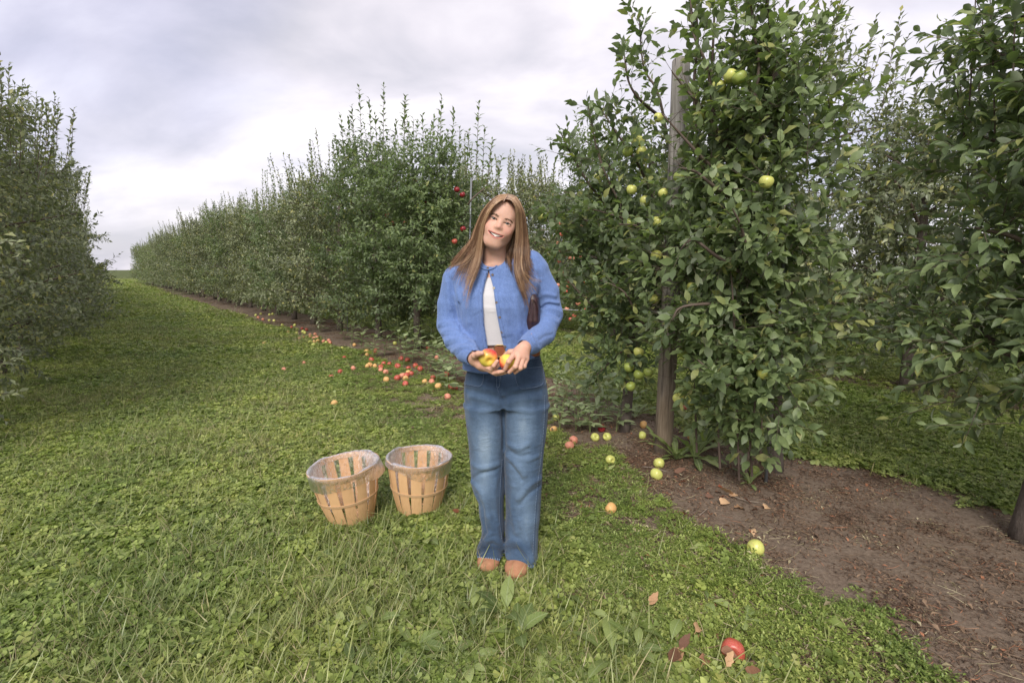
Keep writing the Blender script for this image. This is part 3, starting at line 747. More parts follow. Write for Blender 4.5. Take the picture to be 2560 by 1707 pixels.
# ---- the near trees around the wooden post
def near_depth(px):
    """depth of the row line under a pixel column"""
    t = (px - 1280) / FPX; best = 4.0
    for a, b in zip(ROW1[:-1], ROW1[1:]):
        fa, fb = a[0] - t * a[1], b[0] - t * b[1]
        if fa * fb <= 0:
            u = fa / (fa - fb); best = a[1] + (b[1] - a[1]) * u
    return best
def near_trees():
    leaf = .082
    # tree left of and behind the post
    oB = np.array([0.95, 4.2, 0]); B = Tree()
    o = empty('apple_tree', oB, label='apple tree with yellow-green apples leaning left out of the wooden post', cat='tree', group='apple trees of the near row')
    V, F = tube(smooth_path([(0, 0, -.03), (.05, .05, .6), (.08, .02, 1.4), (.15, 0, 2.2)], 14), np.linspace(.05, .02, 14), 9); link('trunk', np_mesh('trunk', V, F, M_bark), o)
    def br(T, o0, pts, r0=.012, r1=.004, n=0, lf=leaf, tint=0.0, side=True):
        q = smooth_path([P(*p) - o0 for p in pts], 16); T.wood.append(tube(q, np.linspace(r0, r1, 16), 6, False))
        L = np.linalg.norm(np.diff(q, axis=0), axis=1).sum()
        if side:
            for k in range(int(L / .085)):
                f = rng.uniform(.15, .95); i = int(f * 15); d = q[min(i + 1, 15)] - q[i]; d /= np.linalg.norm(d)
                T.twig(q[i], d + rng.normal(0, .7, 3) + [0, 0, .15], rng.uniform(.13, .26), int(rng.uniform(6, 10)), lf, .002, .3, tint)
        # end shoot leaves
        for i in range(2, 16):
            for _ in range(1):
                pass
        d = q[-1] - q[9]; T.twig(q[9], d, np.linalg.norm(d) * 1.05, int(np.linalg.norm(d) / .024), lf, .0028, .0, tint + .08, 0, 4, .8)
    oBv = oB
    for pts in ([(1690, 480, 4.1), (1650, 250, 4.0), (1610, 170, 4.0), (1597, 40, 3.95)],
                [(1660, 620, 4.1), (1560, 520, 4.0), (1500, 400, 3.95), (1470, 262, 3.9)],
                [(1640, 520, 4.1), (1600, 420, 4.0), (1540, 330, 3.9), (1500, 270, 3.9)],
                [(1560, 560, 4.2), (1480, 470, 4.1), (1430, 390, 4.0), (1403, 335, 4.0)],
                [(1660, 700, 4.2), (1570, 690, 4.1), (1480, 640, 4.2), (1385, 620, 4.25)],
                [(1660, 760, 4.2), (1580, 800, 4.1), (1500, 780, 4.1), (1410, 690, 4.1)],
                [(1650, 800, 4.2), (1590, 850, 4.1), (1530, 900, 4.05), (1470, 960, 4.0)],
                [(1660, 560, 4.1), (1600, 560, 3.9), (1540, 540, 3.8), (1470, 520, 3.8)],
                [(1560, 600, 4.4), (1470, 560, 4.6), (1410, 535, 4.7), (1340, 528, 4.8)], [(1560, 640, 4.4), (1480, 600, 4.6), (1420, 580, 4.7), (1352, 575, 4.8)],
                [(1650, 660, 4.1), (1560, 620, 4.2), (1480, 560, 4.2), (1410, 520, 4.3)],
                [(1660, 300, 4.1), (1600, 250, 3.85), (1570, 200, 3.8), (1560, 130, 3.8)],
                [(1660, 700, 4.0), (1640, 640, 3.75), (1600, 570, 3.65), (1545, 560, 3.6)],
                [(1660, 860, 4.0), (1600, 800, 3.8), (1560, 730, 3.7), (1500, 700, 3.75)]):
        br(B, oBv, pts, .013, .004)
    def blob(T, o0, px, py, Y, rx, ry, rz, n, tint=0.0, L=.24, k=10):
        T.fill(P(px, py, Y) - o0, (rx, ry, rz), n, L, k, leaf, .15, tint=tint)
    blob(B, oBv, 1570, 620, 4.25, .34, .40, .40, 80)
    blob(B, oBv, 1530, 760, 4.2, .36, .38, .30, 80)
    blob(B, oBv, 1540, 890, 4.15, .22, .30, .22, 36, -.05)
    blob(B, oBv, 1440, 640, 4.5, .26, .35, .30, 40, .03)
    blob(B, oBv, 1590, 440, 4.1, .26, .35, .35, 44)
    blob(B, oBv, 1470, 520, 4.3, .22, .3, .25, 28)
    blob(B, oBv, 1600, 720, 3.95, .25, .2, .3, 34)
    blob(B, oBv, 1550, 300, 4.0, .16, .25, .22, 12)
    V, F = merge(B.wood); link('branches', np_mesh('branches', V, F, M_twig), o)
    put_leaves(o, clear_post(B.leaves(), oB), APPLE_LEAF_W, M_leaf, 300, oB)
    # tree right of the post
    oA = np.array([1.72, 3.35, 0]); A = Tree()
    o = empty('apple_tree', oA, label='big apple tree with yellow-green apples filling the picture right of the wooden post', cat='tree', group='apple trees of the near row')
    V, F = tube(smooth_path([(0.08, 0, -.03), (.06, .05, .6), (0, .02, 1.4), (-.1, 0, 2.6)], 14), np.linspace(.055, .022, 14), 9); link('trunk', np_mesh('trunk', V, F, M_bark), o)
    for pts in ([(1760, 480, 3.4), (1735, 240, 3.3), (1745, 100, 3.3), (1735, -30, 3.3)],
                [(1800, 400, 3.3), (1770, 180, 3.2), (1735, 90, 3.2), (1725, -20, 3.2)],
                [(1820, 360, 3.3), (1825, 180, 3.3), (1840, 60, 3.3), (1842, -40, 3.3)],
                [(1840, 400, 3.2), (1895, 200, 3.1), (1885, 80, 3.1), (1872, -30, 3.1)],
                [(1880, 420, 3.2), (1930, 240, 3.1), (1925, 90, 3.1), (1915, -30, 3.0)],
                [(1780, 300, 3.4), (1780, 180, 3.4), (1785, 60, 3.4), (1787, -30, 3.4)],
                [(1840, 480, 3.3), (1760, 400, 3.1), (1705, 340, 3.05), (1655, 285, 3.05)],
                [(1850, 420, 3.3), (1770, 290, 3.1), (1720, 230, 3.05), (1680, 180, 3.05)],
                [(1840, 500, 3.2), (1790, 470, 2.95), (1740, 430, 2.9), (1700, 420, 2.9)],
                [(1880, 560, 3.1), (1870, 620, 2.75), (1850, 560, 2.65), (1830, 520, 2.6)],
                [(1880, 700, 3.1), (1790, 640, 2.9), (1730, 600, 2.9), (1690, 640, 2.9)],
                [(1860, 760, 3.1), (1760, 760, 2.95), (1700, 770, 2.95), (1680, 800, 2.95)],
                [(1880, 900, 3.0), (1820, 960, 2.8), (1790, 940, 2.75), (1745, 900, 2.75)]):
        br(A, oA, pts, .013, .004)
    # thin upright suckers from the foot of the tree
    for pts in ([(1848, 1200, 3.05), (1842, 1000, 3.0), (1835, 800, 2.95), (1825, 640, 2.95)], [(1800, 1170, 3.1), (1795, 1040, 3.05), (1800, 920, 3.0)], [(1865, 1180, 3.0), (1880, 1080, 2.95), (1890, 980, 2.9)], [(1900, 1160, 2.95), (1905, 1050, 2.9)], [(1880, 1190, 3.05), (1870, 1000, 3.05), (1868, 900, 3.0)], [(1742, 1130, 3.3), (1738, 1000, 3.25), (1735, 880, 3.2)]):
        q = smooth_path([P(*p) - oA for p in pts], 20); A.wood.append(tube(q, np.linspace(.008, .004, 20), 6, False))
        for i in range(3, 20, 1):
            A.twig(q[i], rng.normal(0, 1, 3) + [0, 0, .3], .10, 3, leaf * 1.05, .0015, .2, -.12)
    for (px, py, Y, rx, ry, rz, n, ti) in ((1760, 500, 3.5, .30, .35, .35, 90, -.03), (1860, 420, 3.3, .3, .35, .35, 90, 0), (1700, 660, 3.55, .26, .3, .32, 70, -.05),
                                           (1800, 660, 3.3, .32, .35, .32, 110, -.06), (1890, 620, 3.05, .25, .3, .32, 80, 0), (1740, 820, 3.35, .28, .3, .26, 70, -.08),
                                           (1850, 820, 3.1, .28, .3, .28, 90, -.08), (1900, 980, 3.0, .2, .3, .28, 60, -.1), (1830, 1000, 3.15, .15, .2, .22, 26, -.12),
                                           (1770, 950, 3.35, .16, .2, .16, 18, -.1), (1790, 300, 3.35, .26, .3, .26, 46, 0), (1900, 250, 3.15, .22, .3, .3, 46, 0), (1930, 110, 3.1, .16, .2, .24, 20, 0.05),
                                           (1960, 800, 3.0, .3, .3, .5, 70, -.05), (1980, 500, 3.0, .3, .3, .5, 70, 0), (2000, 250, 3.0, .3, .3, .4, 50, 0)):
        A.fill(P(px, py, Y) - oA, (rx, ry, rz), n, .24, 10, leaf, .15, tint=ti)
    V, F = merge(A.wood); link('branches', np_mesh('branches', V, F, M_twig), o)
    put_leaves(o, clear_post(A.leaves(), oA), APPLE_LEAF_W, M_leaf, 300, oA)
    # the row goes on past the right edge of the photograph
    o, T, Lf = row_tree('apple_tree', 3.5, .62, .080, 700, 26, M_leaf, LEAF_LOW, origin=(2.62, 2.45, 0), low=.45)
    put_leaves(o, Lf, APPLE_LEAF, M_leaf, 0, None)
    tag(o, 'next apple tree of the near row, past the thin grey stake', 'tree', 'apple trees of the near row')
    c = copy_tree(o); c.location = (3.3, 1.45, 0); c.rotation_euler = (0, 0, 2); c['label'] = 'last apple tree of the near row, beside the place of the camera'
near_trees()
# ================================================================== PERSON
class SDF:
    """signed distance samples on a grid, meshed with surface nets"""
    def __init__(s, lo, hi, h):
        s.h = h; s.lo = np.array(lo, float); s.n = np.ceil((np.array(hi) - s.lo) / h).astype(int) + 1
        s.F = np.full(s.n, 0.5, np.float32)
        s.ax = [s.lo[i] + h * np.arange(s.n[i]) for i in range(3)]
    def sl(s, lo, hi, pad):
        a = np.clip(np.floor((np.asarray(lo) - pad - s.lo) / s.h).astype(int), 0, s.n)
        b = np.clip(np.ceil((np.asarray(hi) + pad - s.lo) / s.h).astype(int) + 1, 0, s.n)
        sl = tuple(slice(a[i], b[i]) for i in range(3))
        X, Y, Z = np.meshgrid(*[s.ax[i][sl[i]].astype(np.float32) for i in range(3)], indexing='ij', sparse=True)
        return sl, X, Y, Z
    def put(s, sl, d, k, op='add'):
        A = s.F[sl]
        if A.size == 0: return
        if op == 'add':
            if k <= 0: s.F[sl] = np.minimum(A, d); return
            h = np.clip(0.5 + 0.5 * (A - d) / k, 0, 1); s.F[sl] = A * (1 - h) + d * h - k * h * (1 - h)
        else:
            d = -d
            if k <= 0: s.F[sl] = np.maximum(A, d); return
            h = np.clip(0.5 - 0.5 * (A - d) / k, 0, 1); s.F[sl] = A * (1 - h) + d * h + k * h * (1 - h)
    def cap(s, a, b, r1, r2=None, k=0.01, op='add'):
        a = np.asarray(a, float); b = np.asarray(b, float); r2 = r1 if r2 is None else r2
        R_ = max(r1, r2); sl, X, Y, Z = s.sl(np.minimum(a, b) - R_, np.maximum(a, b) + R_, k + .015)
        d = b - a; L2 = max(float(d @ d), 1e-10)
        t = np.clip(((X - a[0]) * d[0] + (Y - a[1]) * d[1] + (Z - a[2]) * d[2]) / L2, 0, 1)
        q = np.sqrt((X - a[0] - t * d[0]) ** 2 + (Y - a[1] - t * d[1]) ** 2 + (Z - a[2] - t * d[2]) ** 2) - (r1 + (r2 - r1) * t)
        s.put(sl, q, k, op)
    def chain(s, pts, rad, k=0.008):
        for i in range(len(pts) - 1): s.cap(pts[i], pts[i + 1], rad[i], rad[i + 1], k)
    def ell(s, c, r, M=None, k=0.01, op='add'):
        c = np.asarray(c, float); r = np.asarray(r, float); M = np.eye(3) if M is None else M
        ext = np.sqrt(((M * r[None, :]) ** 2).sum(1))
        sl, X, Y, Z = s.sl(c - ext, c + ext, k + .015)
        x, y, z = X - c[0], Y - c[1], Z - c[2]
        u = (M[0, 0] * x + M[1, 0] * y + M[2, 0] * z) / r[0]; v = (M[0, 1] * x + M[1, 1] * y + M[2, 1] * z) / r[1]; w = (M[0, 2] * x + M[1, 2] * y + M[2, 2] * z) / r[2]
        q = np.sqrt(u * u + v * v + w * w); g = np.sqrt((u / r[0]) ** 2 + (v / r[1]) ** 2 + (w / r[2]) ** 2) + 1e-9
        s.put(sl, q * (q - 1) / g, k, op)
    def sections(s, S, k=0.02, expo=2.3, z_pad=0.0, op='add'):
        """stack of ellipses: rows (z, cx, cy, rx, ry) with z ascending"""
        S = np.array(sorted(S, key=lambda q: q[0]), float)
        lo = [(S[:, 1] - S[:, 3]).min(), (S[:, 2] - S[:, 4]).min(), S[0, 0]]; hi = [(S[:, 1] + S[:, 3]).max(), (S[:, 2] + S[:, 4]).max(), S[-1, 0]]
        sl, X, Y, Z = s.sl(lo, hi, .03)
        z = Z.ravel(); g = [np.interp(z, S[:, 0], S[:, i]).astype(np.float32)[None, None, :] for i in (1, 2, 3, 4)]
        # soften the kinks of the interpolation
        q = (np.abs((X - g[0]) / g[2]) ** expo + np.abs((Y - g[1]) / g[3]) ** expo) ** (1 / expo)
        d = (q - 1) * np.minimum(g[2], g[3])
        d = np.maximum(d, np.maximum(S[0, 0] - Z, Z - S[-1, 0]))
        s.put(sl, d, k, op)
    def fold(s, pts, w, h):
        """raise (h>0) or crease (h<0) the surface along a path"""
        pts = np.asarray(pts, float)
        for i in range(len(pts) - 1):
            pass
        lo, hi = pts.min(0), pts.max(0); sl, X, Y, Z = s.sl(lo, hi, w * 3)
        if s.F[sl].size == 0: return
        best = None
        for a, b in zip(pts[:-1], pts[1:]):
            d = b - a; L2 = max(float(d @ d), 1e-10)
            t = np.clip(((X - a[0]) * d[0] + (Y - a[1]) * d[1] + (Z - a[2]) * d[2]) / L2, 0, 1)
            q = (X - a[0] - t * d[0]) ** 2 + (Y - a[1] - t * d[1]) ** 2 + (Z - a[2] - t * d[2]) ** 2
            best = q if best is None else np.minimum(best, q)
        n = len(pts); e = 1.0
        s.F[sl] -= (h * np.exp(-best / (w * w))).astype(np.float32)
    def foldpx(s, tree, pts, w, h):
        q = smooth_path([(u, v, 0) for u, v in pts], 4 * len(pts)); r = [hit(tree, p[0], p[1]) for p in q]
        r = [p for p in r if p is not None]
        if len(r) > 1: s.fold(r, w, h)
    def mesh(s):
        F = s.F; ins = F < 0
        c = ins[:-1, :-1, :-1].astype(np.int8)
        tot = np.zeros(tuple(s.n - 1), np.int8)
        for i in (0, 1):
            for j in (0, 1):
                for k in (0, 1):
                    tot += ins[i:s.n[0] - 1 + i, j:s.n[1] - 1 + j, k:s.n[2] - 1 + k]
        I, J, K = np.nonzero((tot > 0) & (tot < 8)); n = len(I)
        idx = np.full(tuple(s.n - 1), -1, np.int32); idx[I, J, K] = np.arange(n)
        acc = np.zeros((n, 3)); cnt = np.zeros(n)
        cs = [(0, 0, 0), (1, 0, 0), (0, 1, 0), (1, 1, 0), (0, 0, 1), (1, 0, 1), (0, 1, 1), (1, 1, 1)]
        val = [F[I + a, J + b, K + c_].astype(float) for a, b, c_ in cs]
        for a in range(8):
            for b in range(a + 1, 8):
                if sum(abs(cs[a][q] - cs[b][q]) for q in range(3)) != 1: continue
                m = (val[a] < 0) != (val[b] < 0); t = np.where(m, val[a] / (val[a] - val[b] + 1e-12), 0)
                for q in range(3): acc[:, q] += np.where(m, cs[a][q] + t * (cs[b][q] - cs[a][q]), 0)
                cnt += m
        V = s.lo + s.h * (np.stack([I, J, K], 1) + acc / cnt[:, None])
        Q = []
        for ax in range(3):
            sh = [slice(None)] * 3; sh2 = [slice(None)] * 3; sh[ax] = slice(0, -1); sh2[ax] = slice(1, None)
            A, B = ins[tuple(sh)], ins[tuple(sh2)]
            e = A != B; o1, o2 = (ax + 1) % 3, (ax + 2) % 3
            lim = [slice(None)] * 3; lim[o1] = slice(1, s.n[o1] - 1); lim[o2] = slice(1, s.n[o2] - 1)
            ee = np.zeros_like(e); ee[tuple(lim)] = e[tuple(lim)]
            p = np.array(np.nonzero(ee)); fl = A[tuple(p)]
            def at(d1, d2):
                r = p.copy(); r[o1] -= d1; r[o2] -= d2; return idx[tuple(r)]
            q = np.stack([at(1, 1), at(0, 1), at(0, 0), at(1, 0)], 1)
            q = np.where(fl[:, None], q, q[:, ::-1]); Q.append(q)
        Q = np.vstack(Q); Q = Q[(Q >= 0).all(1)]
        return V, Q
def soften(V, Q, n=1, f=0.5):
    e = np.vstack([Q[:, [0, 1]], Q[:, [1, 2]], Q[:, [2, 3]], Q[:, [3, 0]]])
    for _ in range(n):
        acc = np.zeros_like(V); c = np.bincount(e.ravel(), minlength=len(V)).astype(float)
        for q in range(3): acc[:, q] = np.bincount(e[:, 0], V[e[:, 1], q], len(V)) + np.bincount(e[:, 1], V[e[:, 0], q], len(V))
        V = V * (1 - f) + f * acc / np.maximum(c, 1)[:, None]
    return V
def bvh(V, Q):
    return BVHTree.FromPolygons([tuple(v) for v in V], [tuple(q) for q in Q])
CAMP = Vector((0, 0, CAMH))
def hit(tree, px, py, off=0.0):
    d = Vector(_dir(px, py)).normalized(); h = tree.ray_cast(CAMP, d)
    if h[0] is None: return None
    return np.array(h[0] + h[1] * off)

PB = np.array([-0.035, 2.26, 0.0])
person = empty('person', PB, label='smiling long-haired woman in blue cardigan and wide jeans holding two apples', cat='person')
def pp(name, V, F, mat, parent=None, col=None, smooth=True):
    return link(name, np_mesh(name, V - PB, F, mat, smooth, col=col), parent or person)

# --------------------------------------------------------------- materials
def skin_mat():
    n = NT('skin'); a = n.attr('col'); co = n.coord('Object')
    nz = n.noise(co, 25, 4); c = n.mix(1.0, a.outputs['Color'], n.ramp(nz, [(.3, (.95, .92, .90)), (.7, (1.05, 1.06, 1.07))]), 'MULTIPLY')
    n.set('Base Color', c); n.set('Roughness', .55); n.set('Subsurface Weight', .12); n.b.inputs['Subsurface Radius'].default_value = (.010, .004, .002)
    n.b.inputs['Subsurface Scale'].default_value = .6; n.set('Specular IOR Level', .4)
    n.bump(n.noise(co, 700, 2), .08, .001); return n.m
M_skin = skin_mat()
def wool_mat():
    n = NT('cardigan_wool'); co = n.coord('Object'); a = n.attr('col'); sep = n.n('SeparateColor'); n.l(a.outputs['Color'], sep.inputs[0])
    n1 = n.noise(co, 420, 4, .7); n2 = n.noise(co, 30, 3); n3 = n.noise(n.coord('Object', (1, 1, .4)), 90, 4, .7)
    c = n.ramp(n1, [(.3, (.085, .145, .335)), (.5, (.128, .200, .415)), (.75, (.21, .295, .51))])
    c = n.mix(.5, c, n.mix(1, c, n.ramp(n3, [(.35, .82), (.65, 1.18)]), 'MULTIPLY'))
    n.set('Base Color', c); n.set('Roughness', .95); n.set('Specular IOR Level', .15)
    n.set('Sheen Weight', .35); n.b.inputs['Sheen Roughness'].default_value = .5; n.b.inputs['Sheen Tint'].default_value = (.6, .72, 1, 1)
    rib = n.math('MULTIPLY', n.math('SINE', n.math('MULTIPLY', sep.outputs[1], 1.0)), sep.outputs[0])
    h = n.math('ADD', n.math('MULTIPLY', n1, .6), n.math('MULTIPLY', rib, .30))
    b1 = n.n('Bump'); b1.inputs['Strength'].default_value = .5; b1.inputs['Distance'].default_value = .010; n.l(n.noise(n.coord('Object', (1, 1, 1.3), rot=(0, R(-20), 0)), 17, 3, .5, .8), b1.inputs['Height'])
    n.bump(h, .8, .003, b1.outputs[0]); return n.m
M_wool = wool_mat()
def denim_mat():
    n = NT('denim'); co = n.coord('Object'); a = n.attr('col'); sep = n.n('SeparateColor'); n.l(a.outputs['Color'], sep.inputs[0])
    tw = n.n('TexWave'); n.l(n.coord('Object', rot=(0, R(35), 0)), tw.inputs['Vector']); tw.inputs['Scale'].default_value = 260; tw.inputs['Distortion'].default_value = 1.5
    n1 = n.noise(co, 330, 5, .75); n2 = n.noise(n.coord('Object', (1, 1, .35)), 9, 5, .6); n4 = n.noise(n.coord('Object', (.7, .7, 3.0)), 40, 4, .6)
    f = n.math('ADD', n.math('MULTIPLY', n1, .32), n.math('MULTIPLY', n2, .5)); f = n.math('ADD', f, n.math('MULTIPLY', sep.outputs[0], .50))
    f = n.math('ADD', f, n.math('MULTIPLY', n4, .10))
    c = n.ramp(f, [(.28, (.018, .034, .068)), (.48, (.052, .088, .148)), (.68, (.122, .182, .268)), (.95, (.29, .37, .46))])
    n.set('Base Color', c); n.set('Roughness', .85); n.set('Specular IOR Level', .2); n.set('Sheen Weight', .15)
    b1 = n.n('Bump'); b1.inputs['Strength'].default_value = .55; b1.inputs['Distance'].default_value = .014; n.l(n.noise(n.coord('Object', (1, 1, 1.6), rot=(0, R(25), 0)), 13, 4, .5, .8), b1.inputs['Height'])
    n.bump(n.math('ADD', n1, n.math('MULTIPLY', tw.outputs[1], .3)), .5, .0015, b1.outputs[0]); return n.m
M_denim = denim_mat()
M_stitch = plain('denim_stitch', (.30, .38, .50), .8)
M_seam = plain('denim_seam_dark', (.028, .050, .105), .85)
def cloth(name, c, sc=300, r=.9):
    n = NT(name); n1 = n.noise(n.coord('Object'), sc, 4, .7); n2 = n.noise(n.coord('Object'), 25, 3)
    n.set('Base Color', n.mix(.5, n.mix(1, c, n.ramp(n1, [(.3, .85), (.7, 1.12)]), 'MULTIPLY'), c)); n.set('Roughness', r); n.bump(n.math('ADD', n1, n2), .35, .002); return n.m
M_shirt = cloth('white_tshirt', (.56, .545, .55))
def leather(name, a, b, r=.45, sc=40):
    n = NT(name); n1 = n.noise(n.coord('Object'), sc, 5, .6); n.set('Base Color', n.ramp(n1, [(.3, a), (.7, b)])); n.set('Roughness', r); n.bump(n.noise(n.coord('Object'), 400, 3), .2, .001); return n.m
M_suede = leather('tan_suede', (.34, .155, .080), (.45, .225, .125), .92, 30)
M_sole = leather('shoe_sole', (.30, .15, .095), (.38, .20, .13), .8)
M_belt = leather('belt_leather', (.20, .060, .025), (.30, .10, .042), .38)
M_bag = leather('bag_leather', (.030, .014, .016), (.062, .030, .032), .38)
M_brass = plain('brass', (.42, .28, .12), .35, Metallic=.9)
M_button = plain('horn_button', (.13, .095, .07), .35)
M_pearl = plain('pale_button', (.42, .38, .30), .35)

# --------------------------------------------------------------- head frame
ROLL = R(20.5); HS = 0.95
_up = np.array([math.sin(ROLL), 0, math.cos(ROLL)]); _rt = np.array([math.cos(ROLL), 0, -math.sin(ROLL)]); _fw = np.array([0, -1.0, 0])
_yaw = R(-4); _rt2 = _rt * math.cos(_yaw) + _fw * math.sin(_yaw); _fw2 = _fw * math.cos(_yaw) - _rt * math.sin(_yaw)
HM = np.stack([_rt2, _fw2, _up], 1)          # columns: local x, y (forward), z
HC = P(1251.5, 552.5, 2.125) - HM @ (np.array([0, .090, .006]) * HS)
def H(x, y, z): return HC + HM @ (np.array([x, y, z]) * HS)
def build_body():
    s = SDF((-.33, 1.90, .86), (.27, 2.46, 1.72), .0021)
    he = lambda c, r, k=.012, op='add': s.ell(H(*c), np.array(r) * HS, HM, k, op)
    hc = lambda a, b, r1, r2=None, k=.008, op='add': s.cap(H(*a), H(*b), r1 * HS, (r1 if r2 is None else r2) * HS, k, op)
    he((0, -.012, .038), (.074, .092, .080))
    he((0, .028, .040), (.062, .058, .058), .03)
    he((0, .022, -.028), (.0625, .066, .064), .03)
    he((.002, .038, -.052), (.050, .050, .054), .02)
    hc((-.051, .00, -.040), (-.018, .060, -.091), .016, .014, .03); hc((.052, .00, -.040), (.020, .060, -.092), .016, .014, .03)
    he((.003, .067, -.092), (.026, .018, .016), .028)                     # chin
    for x in (-1, 1): he((x * .035, .066, -.029), (.021, .0175, .018), .028)    # smiling cheeks
    for x in (-1, 1): he((x * .050, .040, -.004), (.017, .024, .022), .02)
    hc((-.028, .073, .027), (.028, .073, .027), .0085, .0085, .020)   # brow
    for x in (-1, 1): he((x * .032, .100, .006), (.0170, .0120, .0095), .012, 'sub')
    for x in (-1, 1): he((x * .031, .0735, .006), (.0165, .0145, .0125), .005)  # lids over the eyeball
    hc((0, .079, .014), (0, .0975, -.017), .0058, .0082, .014)          # nose
    he((0, .0985, -.0205), (.0100, .0098, .0085), .008)
    for x in (-1, 1): he((x * .0125, .0920, -.0235), (.0062, .0080, .0058), .007)
    for x in (-1, 1): he((x * .0060, .0965, -.0290), (.0030, .0040, .0022), .002, 'sub')   # nostrils
    he((0, .0785, -.054), (.030, .014, .022), .022)                   # muzzle
    # mouth: an open smile
    mz = lambda x: -.0565 + .0075 * (x / .0345) ** 2
    my = lambda x: .0925 - 12.5 * x * x
    xs = np.linspace(-.0345, .0345, 13)
    for a, b in zip(xs[:-1], xs[1:]):
        w = lambda x: max(.22, 1 - (x / .037) ** 2)
        hc((a, my(a), mz(a) + .0062 * w(a)), (b, my(b), mz(b) + .0062 * w(b)), .0022 + .0009 * w(a), .0022 + .0009 * w(b), .005)
        hc((a * .92, my(a * .92) - .001, mz(a) - .0084 * w(a)), (b * .92, my(b * .92) - .001, mz(b) - .0084 * w(b)), .0024 + .0015 * w(a), .0024 + .0015 * w(b), .005)
    for a, b in zip(xs[:-1], xs[1:]):
        w = lambda x: max(.08, 1 - (x / .0340) ** 2)
        s.ell(H((a + b) / 2, my((a + b) / 2) + .001, mz((a + b) / 2) - .0010), np.array([.0048, .012, .0066 * w((a + b) / 2) + .0007]) * HS, HM, .001, 'sub')
    # eye slits
    for x in (-1, 1):
        for q, hh in ((-.0138, .0019), (-.0070, .0037), (0, .0046), (.0070, .0041), (.0138, .0022)):
            he((x * .031 + q, .090, .0052 + .0008 * x * q / .01), (.0046, .012, hh), .001, 'sub')
    for x in (-1, 1): he((x * .068, -.012, -.004), (.009, .015, .026), .006)
    # neck and shoulders
    nb = P(1238, 672, 2.27)
    s.cap(H(0, -.022, -.060), nb, .052, .054, .030)
    s.cap(H(0, -.008, -.085), P(1240, 660, 2.24), .036, .046, .02)
    ls, rs = P(1144, 696, 2.29), P(1334, 676, 2.29)
    s.cap(nb, ls, .048, .036, .03); s.cap(nb, rs, .048, .036, .03)
    sec = lambda py, l, r, d, Y=2.27: (P(1250, py, Y)[2], (P(l, py, Y)[0] + P(r, py, Y)[0]) / 2, Y, (P(r, py, Y)[0] - P(l, py, Y)[0]) / 2, d)
    s.sections([sec(668, 1170, 1310, .065), sec(700, 1150, 1335, .080), sec(760, 1160, 1322, .088), sec(850, 1172, 1318, .085), sec(890, 1175, 1330, .09), sec(970, 1180, 1350, .09)], .03)
    s.cap(P(1225, 692, 2.235), P(1262, 690, 2.235), .030, .030, .03)
    # arms
    eL, wL = P(1124, 818, 2.28), P(1186, 896, 2.06)
    s.chain([ls, eL, wL], [.036, .034, .024], .02)
    eR, wR = P(1372, 800, 2.30), P(1309, 872, 2.04)
    s.chain([rs, eR, wR], [.036, .034, .025], .02)
    z5 = lambda zx, zy, Y: P(1150 + zx / 10.69, 840 + zy / 10.69, Y)
    # her right hand (left in the picture), palm up under the apple
    s.chain([wL, z5(420, 640, 2.055), z5(560, 760, 2.045), z5(720, 850, 2.04)], [.024, .023, .020, .016], .012)
    s.chain([z5(400, 640, 2.07), z5(600, 800, 2.07), z5(800, 880, 2.06)], [.022, .020, .015], .012)
    s.chain([z5(370, 600, 2.04), z5(395, 520, 2.015), z5(490, 470, 1.992), z5(590, 455, 1.982)], [.0150, .0125, .0108, .0090], .006)
    s.cap(z5(375, 590, 2.04), z5(520, 760, 2.04), .014, .015, .012)
    s.chain([z5(700, 820, 2.03), z5(845, 885, 2.012), z5(905, 790, 1.990), z5(990, 670, 1.988)], [.0110, .0098, .0086, .0076], .0035)
    s.chain([z5(780, 880, 2.045), z5(930, 880, 2.060), z5(1050, 765, 2.072)], [.0100, .0088, .0076], .003)
    s.chain([z5(740, 880, 2.035), z5(900, 975, 2.018), z5(1040, 960, 2.004), z5(1180, 930, 2.004)], [.0115, .0096, .0084, .0074], .003)
    s.chain([z5(780, 920, 2.050), z5(960, 1010, 2.040), z5(1100, 1000, 2.026), z5(1240, 972, 2.022)], [.0100, .0086, .0076, .0068], .003)
    # her left hand (right in the picture), closed over the apple from above
    s.chain([wR, z5(1620, 420, 2.03), z5(1560, 520, 2.005)], [.025, .024, .019], .012)
    s.chain([z5(1590, 430, 2.03), z5(1450, 490, 2.000)], [.021, .0125], .014)
    s.chain([z5(1640, 460, 2.03), z5(1575, 545, 1.992)], [.021, .0135], .014)
    s.chain([z5(1680, 480, 2.03), z5(1680, 600, 1.997)], [.020, .013], .014)
    s.chain([z5(1700, 470, 2.04), z5(1775, 610, 2.012)], [.020, .012], .014)
    s.chain([z5(1445, 490, 1.996), z5(1300, 680, 1.952), z5(1205, 880, 1.966)], [.0112, .0096, .0078], .0025)
    s.chain([z5(1575, 560, 1.990), z5(1480, 815, 1.948), z5(1320, 965, 1.966)], [.0112, .0098, .0078], .0025)
    s.chain([z5(1685, 610, 1.996), z5(1610, 855, 1.962), z5(1470, 975, 1.976)], [.0106, .0092, .0074], .0025)
    s.chain([z5(1780, 625, 2.010), z5(1715, 805, 1.982), z5(1600, 900, 1.990)], [.0096, .0082, .0066], .0025)
    for q in ((1300, 680, 1.950), (1480, 815, 1.946), (1610, 855, 1.960), (1715, 805, 1.980)): s.ell(z5(*q), (.0100, .0098, .0100), None, .004)
    s.chain([z5(1500, 420, 2.04), z5(1340, 430, 2.040), z5(1215, 500, 2.052)], [.0150, .0110, .0092], .008)
